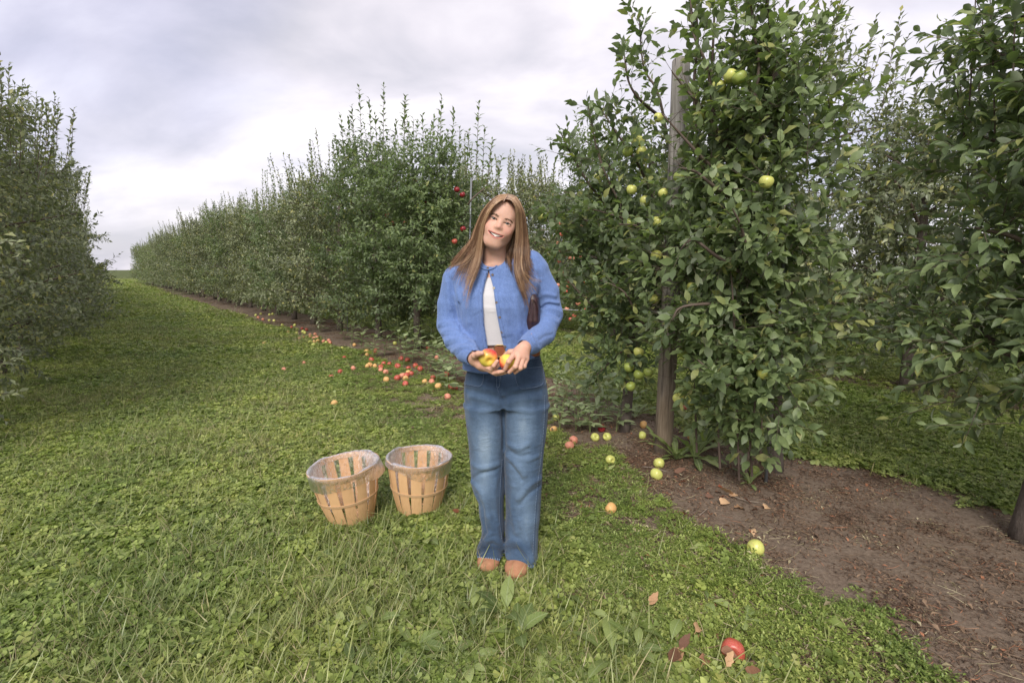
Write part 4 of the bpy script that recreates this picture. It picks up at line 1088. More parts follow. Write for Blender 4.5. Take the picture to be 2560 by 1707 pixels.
    V, Q = s.mesh(); V = soften(V, Q, 1, .35); V2 = soften(V, Q, 3, .5); Lh = ((V - HC) @ HM) / HS; wf = (sstep(1.38, 1.42, V[:, 2]) * (1 - np.exp(-((Lh[:, 2] + .058) / .015) ** 4 - (Lh[:, 0] / .036) ** 4)) * (1 - np.exp(-((Lh[:, 2] - .006) / .010) ** 4)))[:, None]; V = V * (1 - wf) + V2 * wf
    # skin colour: face, lips, blush, brows area; local head coordinates
    L = ((V - HC) @ HM) / HS; C = np.tile(np.array([.60, .355, .262]), (len(V), 1))
    def blob(c, r, col, f):
        d = (((L - np.array(c)) / np.array(r)) ** 2).sum(1); w = (np.exp(-d) * f)[:, None]; C[:] = C * (1 - w) + np.array(col) * w
    for x in (-1, 1): blob((x * .042, .06, -.024), (.024, .04, .020), (.66, .28, .215), .7)
    blob((0, .10, -.018), (.013, .02, .014), (.64, .31, .245), .5)
    blob((0, .07, -.098), (.02, .03, .012), (.63, .36, .28), .3)
    blob((0, .05, .055), (.05, .05, .03), (.67, .44, .35), .5)
    for x in (-1, 1): blob((x * .031, .085, .013), (.017, .02, .006), (.42, .22, .17), .30)
    m = (np.abs(L[:, 0]) < .0375) & (L[:, 1] > .062)
    ml = -.0565 + .0075 * (L[:, 0] / .0345) ** 2; dz = L[:, 2] - ml; w_ = np.clip(1 - (L[:, 0] / .038) ** 2, 0, 1)
    lip = m & (dz < .0024 + .0078 * w_) & (dz > -.0035 - .0112 * w_)
    C[lip] = C[lip] * .25 + np.array([.52, .17, .15]) * .8
    inn = lip & (L[:, 1] < .0895 - 12.5 * L[:, 0] ** 2) & (np.abs(dz + .001) < .0062); C[inn] = (.10, .02, .02)
    # finger tips and knuckles a little redder
    hand = V[:, 2] < 1.36
    C[hand] = C[hand] * np.array([1.0, .97, .95])
    body = pp('body', V, Q, M_skin, col=C)
    # legs inside the jeans, down to the ankles: continues the same mesh
    return body, V, Q
body, bodyV, bodyQ = build_body()
BT = bvh(bodyV, bodyQ)

# --------------------------------------------------------------- face details
def face_details():
    nI = NT('eye'); co = nI.coord('Object'); ln = nI.n('VectorMath', operation='LENGTH')
    sp = nI.n('SeparateXYZ'); nI.l(co, sp.inputs[0]); cb = nI.n('CombineXYZ'); nI.l(sp.outputs[0], cb.inputs[0]); nI.l(sp.outputs[2], cb.inputs[2]); nI.l(cb.outputs[0], ln.inputs[0])
    nI.set('Base Color', nI.ramp(nI.math('MULTIPLY', ln.outputs['Value'], 100), [(0, (.006, .005, .005)), (.24, (.008, .007, .007)), (.28, (.045, .050, .045)), (.56, (.030, .030, .030)), (.63, (.50, .45, .43))]))
    nI.set('Roughness', .12)
    import bmesh
    bm = bmesh.new(); bmesh.ops.create_uvsphere(bm, u_segments=24, v_segments=16, radius=.0118 * HS); me = bpy.data.meshes.new('eye'); bm.to_mesh(me); bm.free()
    for p in me.polygons: p.use_smooth = True
    me.materials.append(nI.m)
    for x in (-1, 1):
        o = link('eye', me, person); c = H(x * .031, .0745, .0055) - PB
        mw = Matrix([[HM[i, 0], -HM[i, 1] * 1, HM[i, 2], c[i]] for i in range(3)] + [[0, 0, 0, 1]]); o.matrix_local = mw
    # teeth
    n = 12; xs = np.linspace(-.0305, .0305, n + 1); parts = []
    for i in range(n):
        a, b = xs[i] + .0002, xs[i + 1] - .0002; c = (a + b) / 2; z1 = -.0565 + .0075 * (c / .0345) ** 2 + .0066; hgt = .0118 * (1.08 if i in (5, 6) else .95) * (1 - (c / .04) ** 2)
        y = .0900 - 11.5 * c * c; w = (b - a) / 2
        pr = []
        for (dx, dz, dy) in ((-w, 0, 0), (w, 0, 0), (w, -hgt * .75, .0005), (w * .7, -hgt, .0003), (-w * .7, -hgt, .0003), (-w, -hgt * .75, .0005)):
            pr.append(H(c + dx, y + dy, z1 + dz))
        for (dx, dz, dy) in ((-w, 0, -.003), (w, 0, -.003), (w, -hgt * .75, -.003), (w * .7, -hgt, -.003), (-w * .7, -hgt, -.003), (-w, -hgt * .75, -.003)):
            pr.append(H(c + dx, y + dy, z1 + dz))
        q = [(k, (k + 1) % 6, (k + 1) % 6 + 6, k + 6) for k in range(6)] + [(0, 1, 2, 5), (2, 3, 4, 5)]
        parts.append((np.array(pr), np.array(q)))
    V, F = merge(parts); pp('teeth', V, F, plain('teeth', (.86, .83, .76), .25), smooth=False)
    # brows and upper lashes lie on the skin
    mb = plain('eyebrow_hair', (.20, .115, .07), .8); ml = plain('eyelash', (.035, .02, .016), .7)
    def on_skin(x, z, off=.0006):
        o = Vector(H(x, .16, z)); h = BT.ray_cast(o, Vector(-HM[:, 1]))
        return None if h[0] is None else np.array(h[0] + h[1] * off)
    for s_ in (-1, 1):
        parts = []
        for i in range(120):
            t = rng.uniform(0, 1); x = .0125 + .035 * t; z = .0205 + .0040 * math.sin(min(t, .8) * 2.0) - .006 * max(0, t - .65) / .35 + rng.normal(0, .0017 * (1 - .6 * t))
            dx = .006; a = on_skin(s_ * x, z, .0004); b = on_skin(s_ * (x + dx), z + .0014 * (1 - 2.2 * t), .0007)
            if a is None or b is None: continue
            parts.append(tube([a, (a + b) / 2, b], [.00045, .00045, .0002], 3, False))
        V, F = merge(parts); pp('eyebrow', V, F, mb)
        parts = []
        pts = []
        for q in np.linspace(-.0145, .0155, 12):
            zz = .0052 + .0052 * (1 - (q / .0145) ** 2) + .0006 * s_ * q * 0; p = on_skin(s_ * .031 + q, zz + .0004, .0003)
            if p is not None: pts.append(p)
        V, F = tube(smooth_path(pts, 20), .00100, 5); parts.append((V, F))
        for k in range(16):
            p = pts[min(len(pts) - 1, int(k / 16 * len(pts)))]; d = HM @ np.array([s_ * .0006 * (k - 5) * .5 * s_, .0035, .0022]); parts.append(tube([p, p + d * .6, p + d * .95 + HM @ np.array([0, 0, .001])], [.0003, .0003, .0001], 3, False))
        V, F = merge(parts); pp('eyelashes', V, F, ml)
face_details()
# --------------------------------------------------------------- jeans
def xz(px, py, Y): p = P(px, py, Y); return p[0], p[2]
def sect(py, l, r, d, Y):
    a, b = P(l, py, Y), P(r, py, Y); return (a[2], (a[0] + b[0]) / 2, Y, (b[0] - a[0]) / 2, d)
def build_jeans():
    s = SDF((-.26, 2.04, .0), (.20, 2.48, 1.05), .0040)
    YL = 2.265
    # legs
    s.sections([sect(1400, 1187, 1261, .128, 2.285), sect(1385, 1189, 1261, .122, 2.285), sect(1362, 1198, 1261, .100, 2.285), sect(1340, 1204, 1261, .084, 2.285), sect(1300, 1202, 1261, .082, 2.285), sect(1250, 1195, 1260, .084, 2.285), sect(1207, 1178, 1262, .088, 2.28),
                sect(1128, 1174, 1262, .090, 2.275), sect(1060, 1166, 1262, .096, YL), sect(1010, 1161, 1256, .104, YL)], .012, 2.35)
    s.sections([sect(1409, 1261, 1342, .142, 2.27), sect(1385, 1261, 1345, .132, 2.27), sect(1350, 1262, 1345, .100, 2.27), sect(1310, 1263, 1347, .088, 2.27), sect(1221, 1264, 1354, .088, 2.265), sect(1150, 1260, 1357, .090, 2.26),
                sect(1060, 1257, 1368, .098, YL), sect(1010, 1254, 1372, .106, YL)], .0035, 2.35)
    s.sections([sect(1012, 1162, 1371, .108, YL), sect(975, 1160, 1369, .110, YL), sect(940, 1163, 1362, .106, YL), sect(905, 1176, 1354, .098, YL), sect(868, 1184, 1345, .092, YL)], .018, 2.25)
    tv_, tq_ = s.mesh(); tr_ = bvh(tv_, tq_)
    # front crease of the crotch and between the legs
    Yf = 2.155
    F = lambda pts, w, h, Y=Yf: s.foldpx(tr_, pts, w, h)
    F([(1257, 998), (1259, 1040), (1261, 1120)], .010, -.016, 2.15)
    F([(1257, 1000), (1240, 992), (1205, 984), (1170, 975)], .010, -.007); F([(1257, 1000), (1275, 990), (1310, 984), (1350, 978)], .010, -.006)
    F([(1250, 1012), (1215, 1000), (1175, 992)], .012, .005); F([(1270, 1008), (1310, 998), (1352, 995)], .012, .004)
    F([(1162, 958), (1200, 966), (1240, 975)], .009, .004); F([(1362, 962), (1320, 968), (1285, 976)], .008, .004)
    F([(1255, 930), (1256, 965), (1262, 995)], .006, .004)
    Yk = 2.175
    G_ = lambda pts, w, h, Y=Yk: s.foldpx(tr_, pts, w * .8, h * 1.35)
    # knee and shin wrinkles of her left leg (right in the picture)
    G_([(1272, 1110), (1295, 1122), (1318, 1112)], .013, .008); G_([(1275, 1128), (1296, 1140), (1322, 1136)], .009, -.008)
    G_([(1268, 1140), (1290, 1160), (1310, 1186)], .014, .010); G_([(1275, 1160), (1292, 1180), (1304, 1200)], .008, -.009); G_([(1320, 1150), (1345, 1140)], .012, .007)
    G_([(1350, 1195), (1325, 1212), (1295, 1245)], .014, .009); G_([(1350, 1215), (1322, 1236), (1300, 1262)], .009, -.007)
    G_([(1285, 1215), (1280, 1270), (1292, 1330)], .016, .006)
    # her right leg
    G_([(1180, 1160), (1205, 1170), (1245, 1160)], .014, .007); G_([(1176, 1200), (1200, 1186), (1240, 1176)], .010, -.008); G_([(1180, 1205), (1205, 1235), (1222, 1290)], .015, .010)
    G_([(1192, 1235), (1205, 1270), (1212, 1320)], .010, -.008); G_([(1222, 1290), (1240, 1330), (1256, 1368)], .014, .010); G_([(1240, 1200), (1236, 1250), (1246, 1310)], .014, .005)
    # stacking over the boots
    for Y in (2.185,):
        K = lambda pts, w, h, Y=Y: s.foldpx(tr_, pts, w * .8, h * 1.4)
        K([(1258, 1362), (1230, 1345), (1200, 1366)], .014, .012); K([(1196, 1384), (1215, 1372), (1245, 1378), (1258, 1386)], .009, -.012)
        K([(1228, 1330), (1208, 1352), (1196, 1372)], .012, .010); K([(1215, 1330), (1204, 1350)], .010, -.010)
        K([(1266, 1362), (1285, 1350), (1310, 1372), (1330, 1402)], .013, .013); K([(1268, 1384), (1290, 1374), (1312, 1392)], .010, -.012)
        K([(1300, 1300), (1318, 1350), (1332, 1395)], .014, .010); K([(1262, 1345), (1262, 1372)], .010, -.012)
    # soft ripples over all the cloth
    sl, X, Y, Z = s.sl(s.lo, s.lo + s.h * s.n, 0)
    rip = (np.sin(26 * Z + 9 * X + 2 * np.sin(11 * X + 7 * Z)) * np.sin(13 * X - 8 * Z + 1.3) + .6 * np.sin(55 * Z + 22 * X + 3 * np.sin(17 * X)) * np.sin(17 * X + 9 * Y + 9 * Z))
    low = np.clip((.72 - Z) / .4, .25, 1.0)
    s.F += (-.0022 * rip * low).astype(np.float32)
    # hem cut, hollow ends
    hemz = lambda X: 0.052 + 0 * X
    sl, X, Y, Z = s.sl((-.3, 2.0, 0), (.3, 2.5, .2), 0)
    hem = np.where(X < P(1261, 1380, 2.26)[0], P(1225, 1402, 2.19)[2] - .02 * (X - P(1225, 1402, 2.19)[0]) * 8 * 0, P(1290, 1410, 2.17)[2] - .22 * (X - P(1290, 1410, 2.17)[0]))
    hem = hem - .10 * (Y - 2.18)
    s.F[sl] = np.maximum(s.F[sl], (hem - Z).astype(np.float32))
    # waist top
    V, Q = s.mesh(); V = soften(V, Q, 1, .4)
    # wear: fades on thighs, knees and shins
    x, z = V[:, 0], V[:, 2]; front = sstep(2.27, 2.19, V[:, 1])
    cl, cr = P(1212, 1100, 2.2), P(1308, 1080, 2.2)
    f = np.zeros(len(V))
    for c, a in ((P(1212, 1090, 2.2), .55), (P(1306, 1070, 2.2), .55), (P(1210, 1180, 2.2), .35), (P(1300, 1190, 2.2), .4), (P(1320, 1290, 2.2), .35), (P(1215, 1250, 2.2), .25)):
        f += a * np.exp(-((x - c[0]) / .055) ** 2 - ((z - c[2]) / .13) ** 2)
    f *= front
    for c in (P(1228, 1372, 2.2), P(1300, 1360, 2.2)): f -= .25 * np.exp(-((x - c[0]) / .06) ** 2 - ((z - c[2]) / .03) ** 2)  # darker patch over the bunched cloth above each hem
    f -= .25 * sstep(.80, .90, z)  # darker from the hips up
    f += .55 * (sstep(.018, .008, np.abs(z - (.062)) ) * 0)
    C = np.stack([f, f * 0, f * 0], 1)
    o = pp('jeans', V, Q, M_denim, col=C)
    return o, V, Q
jeans, jV, jQ = build_jeans()
JT = bvh(jV, jQ)
def trace(tree, pts, n, off=.0006, closed=False):
    q = smooth_path([(a, b, 0) for a, b in pts], n); r = []
    for a in q:
        h = hit(tree, a[0], a[1], off)
        if h is not None: r.append(h)
    r = np.array(r)
    if len(r) > 4:      # drop jumps in depth
        d = np.abs(np.diff(r[:, 1])); 
        for i in range(1, len(r) - 1):
            if abs(r[i, 1] - (r[i - 1, 1] + r[i + 1, 1]) / 2) > .012: r[i] = (r[i - 1] + r[i + 1]) / 2
    return r
def jeans_details():
    z2 = lambda q: [(1120 + a / 7.13, 840 + b / 7.13) for a, b in q]
    seam = []; st = []
    def line(pts, n=26, r=.0011, dark=True, light=True, o=3.0):
        p = trace(JT, pts, n)
        if len(p) > 4:
            if dark: seam.append(tube(p, r, 5))
            if light:
                q = trace(JT, [(a - o * .4, b - o * .5) for a, b in pts], n, .0009)
                for i in range(0, len(q) - 1, 1):
                    if np.linalg.norm(q[i + 1] - q[i]) < .03: st.append(tube([q[i], q[i] * .35 + q[i + 1] * .65], .0006, 3, False))
    # patch pockets
    line(z2([(640, 690), (635, 800), (600, 880), (540, 910), (420, 880), (310, 870)]), 34)
    line(z2([(1190, 660), (1215, 790), (1260, 900), (1330, 948), (1500, 930), (1640, 895), (1695, 850), (1700, 770)]), 50)
    line(z2([(1200, 610), (1400, 585), (1560, 570), (1680, 560)]), 30); line(z2([(1480, 430), (1560, 410), (1640, 395)]), 14)
    line(z2([(1640, 395), (1680, 470), (1710, 600), (1730, 760), (1760, 900)]), 24, o=5)
    # fly
    line(z2([(872, 700), (872, 830), (880, 920), (920, 1030), (975, 1110)]), 28); line(z2([(945, 700), (935, 800), (925, 900), (890, 930)]), 20, dark=False)
    # outseam and inseams
    line([(1364, 990), (1362, 1060), (1354, 1150), (1345, 1221), (1338, 1310), (1334, 1390)], 60, .0010, True, True, 6)
    line([(1257, 1150), (1252, 1220), (1250, 1290), (1256, 1350)], 40, .0009, True, True, 5)
    # hems
    for pts in ([(1191, 1396), (1210, 1399), (1235, 1401), (1257, 1404)], [(1266, 1406), (1290, 1412), (1315, 1419), (1334, 1420)]):
        up = [(a, b - 8) for a, b in pts]; line(up, 26, .0009, True, True, 0)
    V, F = merge(seam); pp('seam', V, F, M_seam, jeans)
    V, F = merge(st); s_ = pp('stitching', V, F, M_stitch, jeans); s_['kind'] = 'stuff'
    # pale frayed hem bands
    hm = []
    for pts, n in (([(1189, 1397), (1205, 1399), (1225, 1401), (1245, 1403), (1259, 1405)], 30), ([(1263, 1408), (1285, 1412), (1305, 1417), (1325, 1421), (1338, 1418)], 30)):
        p = trace(JT, [(a, b - 5) for a, b in pts], n, .0010)
        for i in range(len(p) - 1):
            if i % 2 == 0: hm.append(tube([p[i] + [0, 0, .006], p[i], p[i] - [0, 0, .009]], [.0011, .0019, .0014], 4))
    V, F = merge(hm); pp('frayed_hem', V, F, plain('faded_denim', (.25, .36, .52), .9), jeans)['kind'] = 'stuff'
jeans_details()

# --------------------------------------------------------------- belt
def belt():
    parts = []; c = P(1265, 878, 2.262); a = np.linspace(0, 2 * np.pi, 64, endpoint=False)
    rx, ry = (P(1346, 878, 2.26)[0] - P(1184, 878, 2.26)[0]) / 2 + .004, .097
    ring = []
    tilt = -.06
    for (dr, dz) in ((0, -.0165), (.0035, -.0155), (.0035, .0155), (0, .0165)):
        x = c[0] + (rx + dr) * np.cos(a); y = c[1] + (ry + dr) * np.sin(a); z = c[2] + dz + 0 * a; ring.append(np.c_[x, y, z])
    V = np.vstack(ring); n = 64; F = []
    for k in range(3):
        i = np.arange(n); F.append(np.stack([k * n + i, k * n + (i + 1) % n, (k + 1) * n + (i + 1) % n, (k + 1) * n + i], 1))
    b = pp('belt', V, np.vstack(F), M_belt)
    Y = c[1] - ry - .012
    q = []
    for t in np.linspace(0, 2 * np.pi, 33):
        q.append(P(1249 + 14 * math.copysign(abs(math.cos(t)) ** .55, math.cos(t)), 877 + 14.5 * math.copysign(abs(math.sin(t)) ** .7, math.sin(t)), Y))
    V, F = tube(q, .0022, 8); pp('buckle', V, F, M_brass, b)
    T = []
    for px, t in ((1238, 0), (1262, 0)): pass
    pts = [P(1236, 877, Y + .004), P(1244, 877, Y + .001), P(1252, 877, Y + .001), P(1262, 877, Y + .004)]
    V, F = tube(pts, [.011, .0125, .0125, .011], 10, True, .18)
    V, F = tube(pts, [.0118, .013, .013, .0118], 12, True, .16)
    # tube's flat axis: build the tongue as a slab instead
    slab = []
    for yy in (0, .003):
        for (px, py) in ((1237, 866), (1258, 866), (1262, 871), (1262, 884), (1258, 889), (1237, 889)): slab.append(P(px, py, Y + .001 + yy))
    slab = np.array(slab); k = 6
    q = np.array([(i, (i + 1) % k, (i + 1) % k + k, i + k) for i in range(k)] + [(0, 5, 4, 1), (1, 4, 3, 2), (6, 7, 10, 11), (7, 8, 9, 10)])
    pp('belt_tip', slab, q, M_belt, b, smooth=False)
belt()

# --------------------------------------------------------------- t-shirt and cardigan
TS = lambda grow, dep: [sect(640, 1205 - grow, 1282 + grow, .050 + dep, 2.285), sect(655, 1165 - grow, 1318 + grow, .064 + dep, 2.28), sect(672, 1142 - grow, 1342 + grow, .080 + dep, 2.275), sect(700, 1136 - grow, 1350 + grow, .098 + dep, 2.265),
                        sect(735, 1138 - grow, 1338 + grow, .118 + dep, 2.255), sect(765, 1144 - grow, 1328 + grow, .123 + dep, 2.25), sect(800, 1151 - grow, 1322 + grow, .116 + dep, 2.252), sect(850, 1156 - grow, 1326 + grow, .108 + dep, 2.257), sect(905, 1160 - grow, 1346 + grow, .112 + dep, 2.262), sect(940, 1160 - grow, 1354 + grow, .114 + dep, 2.262)]
def build_shirt():
    s = SDF((-.26, 2.06, 1.00), (.16, 2.42, 1.46), .004)
    s.sections(TS(-10, -.016), .01, 2.2)
    s.cap(H(0, -.03, -.10), P(1236, 668, 2.25), .058, .060, .01, 'sub')
    s.ell(P(1236, 640, 2.20), (.060, .07, .048), None, .01, 'sub')
    s.fold([P(1208, 778, 2.14), P(1240, 780, 2.14)], .004, .004); s.fold([P(1208, 783, 2.14), P(1240, 785, 2.14)], .003, -.004); s.fold([P(1208, 758, 2.14), P(1240, 765, 2.14)], .008, -.003)
    s.fold([P(1212, 830, 2.14), P(1250, 826, 2.14)], .010, .003)
    sl, X, Y, Z = s.sl(s.lo, s.lo + s.h * s.n, 0); s.F[sl] = np.maximum(s.F[sl], P(1240, 866, 2.15)[2] - Z)
    V, Q = s.mesh(); V = soften(V, Q, 1, .4); return pp('t_shirt', V, Q, M_shirt)
build_shirt()
OPEN_L = [(1219, 668), (1218.5, 682), (1212, 705), (1206.5, 737), (1207, 770), (1209, 800), (1213, 835), (1218, 868), (1219, 900), (1222, 940)]
OPEN_R = [(1219.5, 668), (1222, 682), (1228, 705), (1233, 725), (1238, 755), (1242, 785), (1248, 815), (1253, 840), (1258, 868), (1268, 900), (1285, 940)]
def build_cardigan():
    s = SDF((-.35, 1.97, .88), (.27, 2.47, 1.50), .0036)
    s.sections(TS(4, 0), .015, 2.25)
    ls, rs = P(1138, 694, 2.285), P(1340, 670, 2.285)
    s.cap(P(1205, 662, 2.28), ls, .042, .050, .03); s.cap(P(1282, 654, 2.28), P(1328, 658, 2.285), .044, .050, .03); s.cap(P(1328, 658, 2.285), rs, .050, .050, .02)
    s.cap(P(1240, 672, 2.32), P(1240, 700, 2.33), .06, .06, .03); s.cap(P(1195, 682, 2.235), P(1290, 676, 2.235), .05, .05, .03)
    # sleeves
    L = [P(1136, 700, 2.285), P(1124, 760, 2.285), P(1123, 812, 2.285), P(1142, 850, 2.20), P(1168, 880, 2.11), P(1183, 893, 2.065)]
    s.chain(L, [.052, .052, .054, .052, .046, .037], .012)
    Rr = [P(1344, 680, 2.285), P(1368, 730, 2.295), P(1376, 786, 2.30), P(1358, 832, 2.22), P(1328, 858, 2.12), P(1312, 868, 2.065)]
    s.chain(Rr, [.052, .052, .054, .052, .045, .037], .012)
    sl, X, Y, Z = s.sl(s.lo, s.lo + s.h * s.n, 0)
    # neck opening
    s.cap(H(0, -.03, -.05), P(1240, 636, 2.265), .062, .056, .008, 'sub')
    s.ell(P(1231, 636, 2.19), (.060, .10, .052), None, .006, 'sub')
    # hem: lower on the left of the picture
    xa, za = P(1156, 925, 2.2)[0], P(1156, 928, 2.2)[2]; xb, zb = P(1355, 884, 2.2)[0], P(1355, 890, 2.2)[2]
    xm, zm = P(1222, 935, 2.15)[0], P(1222, 936, 2.15)[2]; xn, zn = P(1285, 912, 2.15)[0], P(1285, 914, 2.15)[2]
    torso_x = np.interp(X.ravel(), [xa, xm, xm + .002, xn, xb], [za, zm, zm + .012, zn, zb]).reshape(X.shape)
    arm = np.minimum(0, 0)
    cut = (torso_x - Z)
    # do not cut the sleeves: only where Y is on the torso
    front_arm = (Y < 2.135) | (X < P(1150, 870, 2.2)[0]) | ((X > P(1345, 860, 2.2)[0]))
    s.F = np.where(front_arm & (Z > P(1240, 930, 2.1)[2]), s.F, np.maximum(s.F, cut)).astype(np.float32)
    # front opening down to the shirt
    zz = Z.ravel(); zl = [P(a, b, 2.13)[2] for a, b in OPEN_L][::-1]; xl = [P(a, b, 2.13)[0] for a, b in OPEN_L][::-1]; zr = [P(a, b, 2.13)[2] for a, b in OPEN_R][::-1]; xr = [P(a, b, 2.13)[0] for a, b in OPEN_R][::-1]
    xL = np.interp(zz, zl, xl)[None, None, :]; xR = np.interp(zz, zr, xr)[None, None, :]
    wedge = np.maximum(xL - X, X - xR); wedge = np.maximum(wedge, Y - 2.22); top = P(1219, 676, 2.15)[2]
    wedge = np.maximum(wedge, Z - top); wedge = np.broadcast_to(wedge, s.F.shape)
    # arms lie in front of the opening only low down; keep them: carve the torso depth range only
    wedge = np.maximum(wedge, 2.10 - Y)
    s.F = np.maximum(s.F, -wedge).astype(np.float32)
    # cuffs: hollow ends
    for a, b in ((L[-2], L[-1]), (Rr[-2], Rr[-1])):
        d = (b - a) / np.linalg.norm(b - a); s.cap(b - d * .012, b + d * .05, .0305, .033, .002, 'sub')
        pl = (X - b[0]) * d[0] + (Y - b[1]) * d[1] + (Z - b[2]) * d[2]; near = np.sqrt((X - b[0]) ** 2 + (Y - b[1]) ** 2 + (Z - b[2]) ** 2) < .075
        s.F = np.where(near, np.maximum(s.F, pl - .006), s.F).astype(np.float32)
    tv_, tq_ = s.mesh(); tr_ = bvh(tv_, tq_)
    # folds
    def FA(pts, Y, w, h): s.foldpx(tr_, pts, w * .75, h * 1.35)
    zl_ = lambda q: [(1080 + a / 4.61, 620 + b / 4.61) for a, b in q]
    for pts, Y, w, h in ((zl_([(80, 880), (160, 850), (300, 900)]), 2.235, .008, .007), (zl_([(75, 930), (200, 900), (330, 950)]), 2.225, .006, -.009), (zl_([(90, 990), (200, 945), (350, 985)]), 2.215, .008, .007),
                         (zl_([(100, 1030), (220, 1000), (330, 1020)]), 2.20, .006, -.006), (zl_([(130, 1090), (260, 1040), (420, 1070)]), 2.185, .009, .006), (zl_([(170, 1140), (290, 1090), (430, 1100)]), 2.165, .007, -.006),
                         (zl_([(230, 1200), (330, 1130), (440, 1140)]), 2.14, .010, .006), (zl_([(280, 1240), (350, 1170), (470, 1170)]), 2.12, .006, -.005),
                         (zl_([(220, 360), (240, 480), (280, 600), (310, 800)]), 2.20, .008, -.014), (zl_([(310, 640), (320, 780), (345, 960)]), 2.20, .008, -.012),
                         (zl_([(330, 330), (300, 480), (310, 600)]), 2.15, .016, .006), (zl_([(170, 400), (190, 560), (215, 700)]), 2.235, .012, .004),
                         (zl_([(420, 850), (450, 1000), (500, 1130)]), 2.14, .014, .004), (zl_([(470, 500), (430, 700), (440, 850)]), 2.13, .02, .003)): FA(pts, Y, w, h)
    zr_ = lambda q: [(1240 + a / 4.9, 600 + b / 4.9) for a, b in q]
    for pts, Y, w, h in ((zr_([(530, 690), (620, 660), (730, 690)]), 2.245, .010, .006), (zr_([(550, 810), (620, 755), (770, 770)]), 2.235, .007, .007), (zr_([(560, 830), (640, 790), (780, 810)]), 2.23, .006, -.008),
                         (zr_([(570, 865), (680, 840), (800, 880)]), 2.225, .009, .006), (zr_([(560, 920), (680, 900), (780, 950)]), 2.21, .007, -.005), (zr_([(540, 960), (650, 950), (760, 1010)]), 2.19, .012, .005),
                         (zr_([(430, 1130), (520, 1220), (600, 1180), (690, 1160)]), 2.13, .008, -.006), (zr_([(440, 1180), (500, 1290), (540, 1330)]), 2.10, .008, .005),
                         (zr_([(430, 260), (440, 420), (470, 640)]), 2.21, .010, -.010), (zr_([(470, 330), (500, 480), (540, 640)]), 2.235, .014, .004),
                         (zr_([(60, 700), (120, 900), (140, 1150)]), 2.13, .016, .004), (zr_([(240, 700), (280, 950), (300, 1100)]), 2.145, .016, .004)): FA(pts, Y, w, h)
    rip = np.sin(40 * Z + 17 * X + 2 * np.sin(23 * X)) * np.sin(31 * X - 12 * Z + 9 * Y)
    s.F += (-.0011 * rip).astype(np.float32)
    V, Q = s.mesh(); V = soften(V, Q, 1, .35)
    # rib knit masks: cuffs, hem, neck
    f = np.zeros(len(V)); ph = np.zeros(len(V))
    for a, b in ((L[-2], L[-1]), (Rr[-2], Rr[-1])):
        d = (b - a) / np.linalg.norm(b - a); u = (V - b) @ d; m = (np.linalg.norm(V - b, axis=1) < .10) & (u > -.052)
        e1 = np.cross(d, [0, 0, 1.0]); e1 /= np.linalg.norm(e1); e2 = np.cross(d, e1); an = np.arctan2((V - b) @ e2, (V - b) @ e1)
        f[m] = 1; ph[m] = an[m] * 44
    m = (V[:, 2] < np.interp(V[:, 0], [xa, xm, xn, xb], [za, zm, zn, zb]) + .035) & (V[:, 1] > 2.13); f[m] = np.maximum(f[m], .8); ph[m] = V[m, 0] * 1500
    C = np.stack([f, ph, f * 0], 1)
    o = pp('cardigan', V, Q, M_wool, col=C); return o, V, Q
cardigan, cV, cQ = build_cardigan()
CT = bvh(cV, cQ)
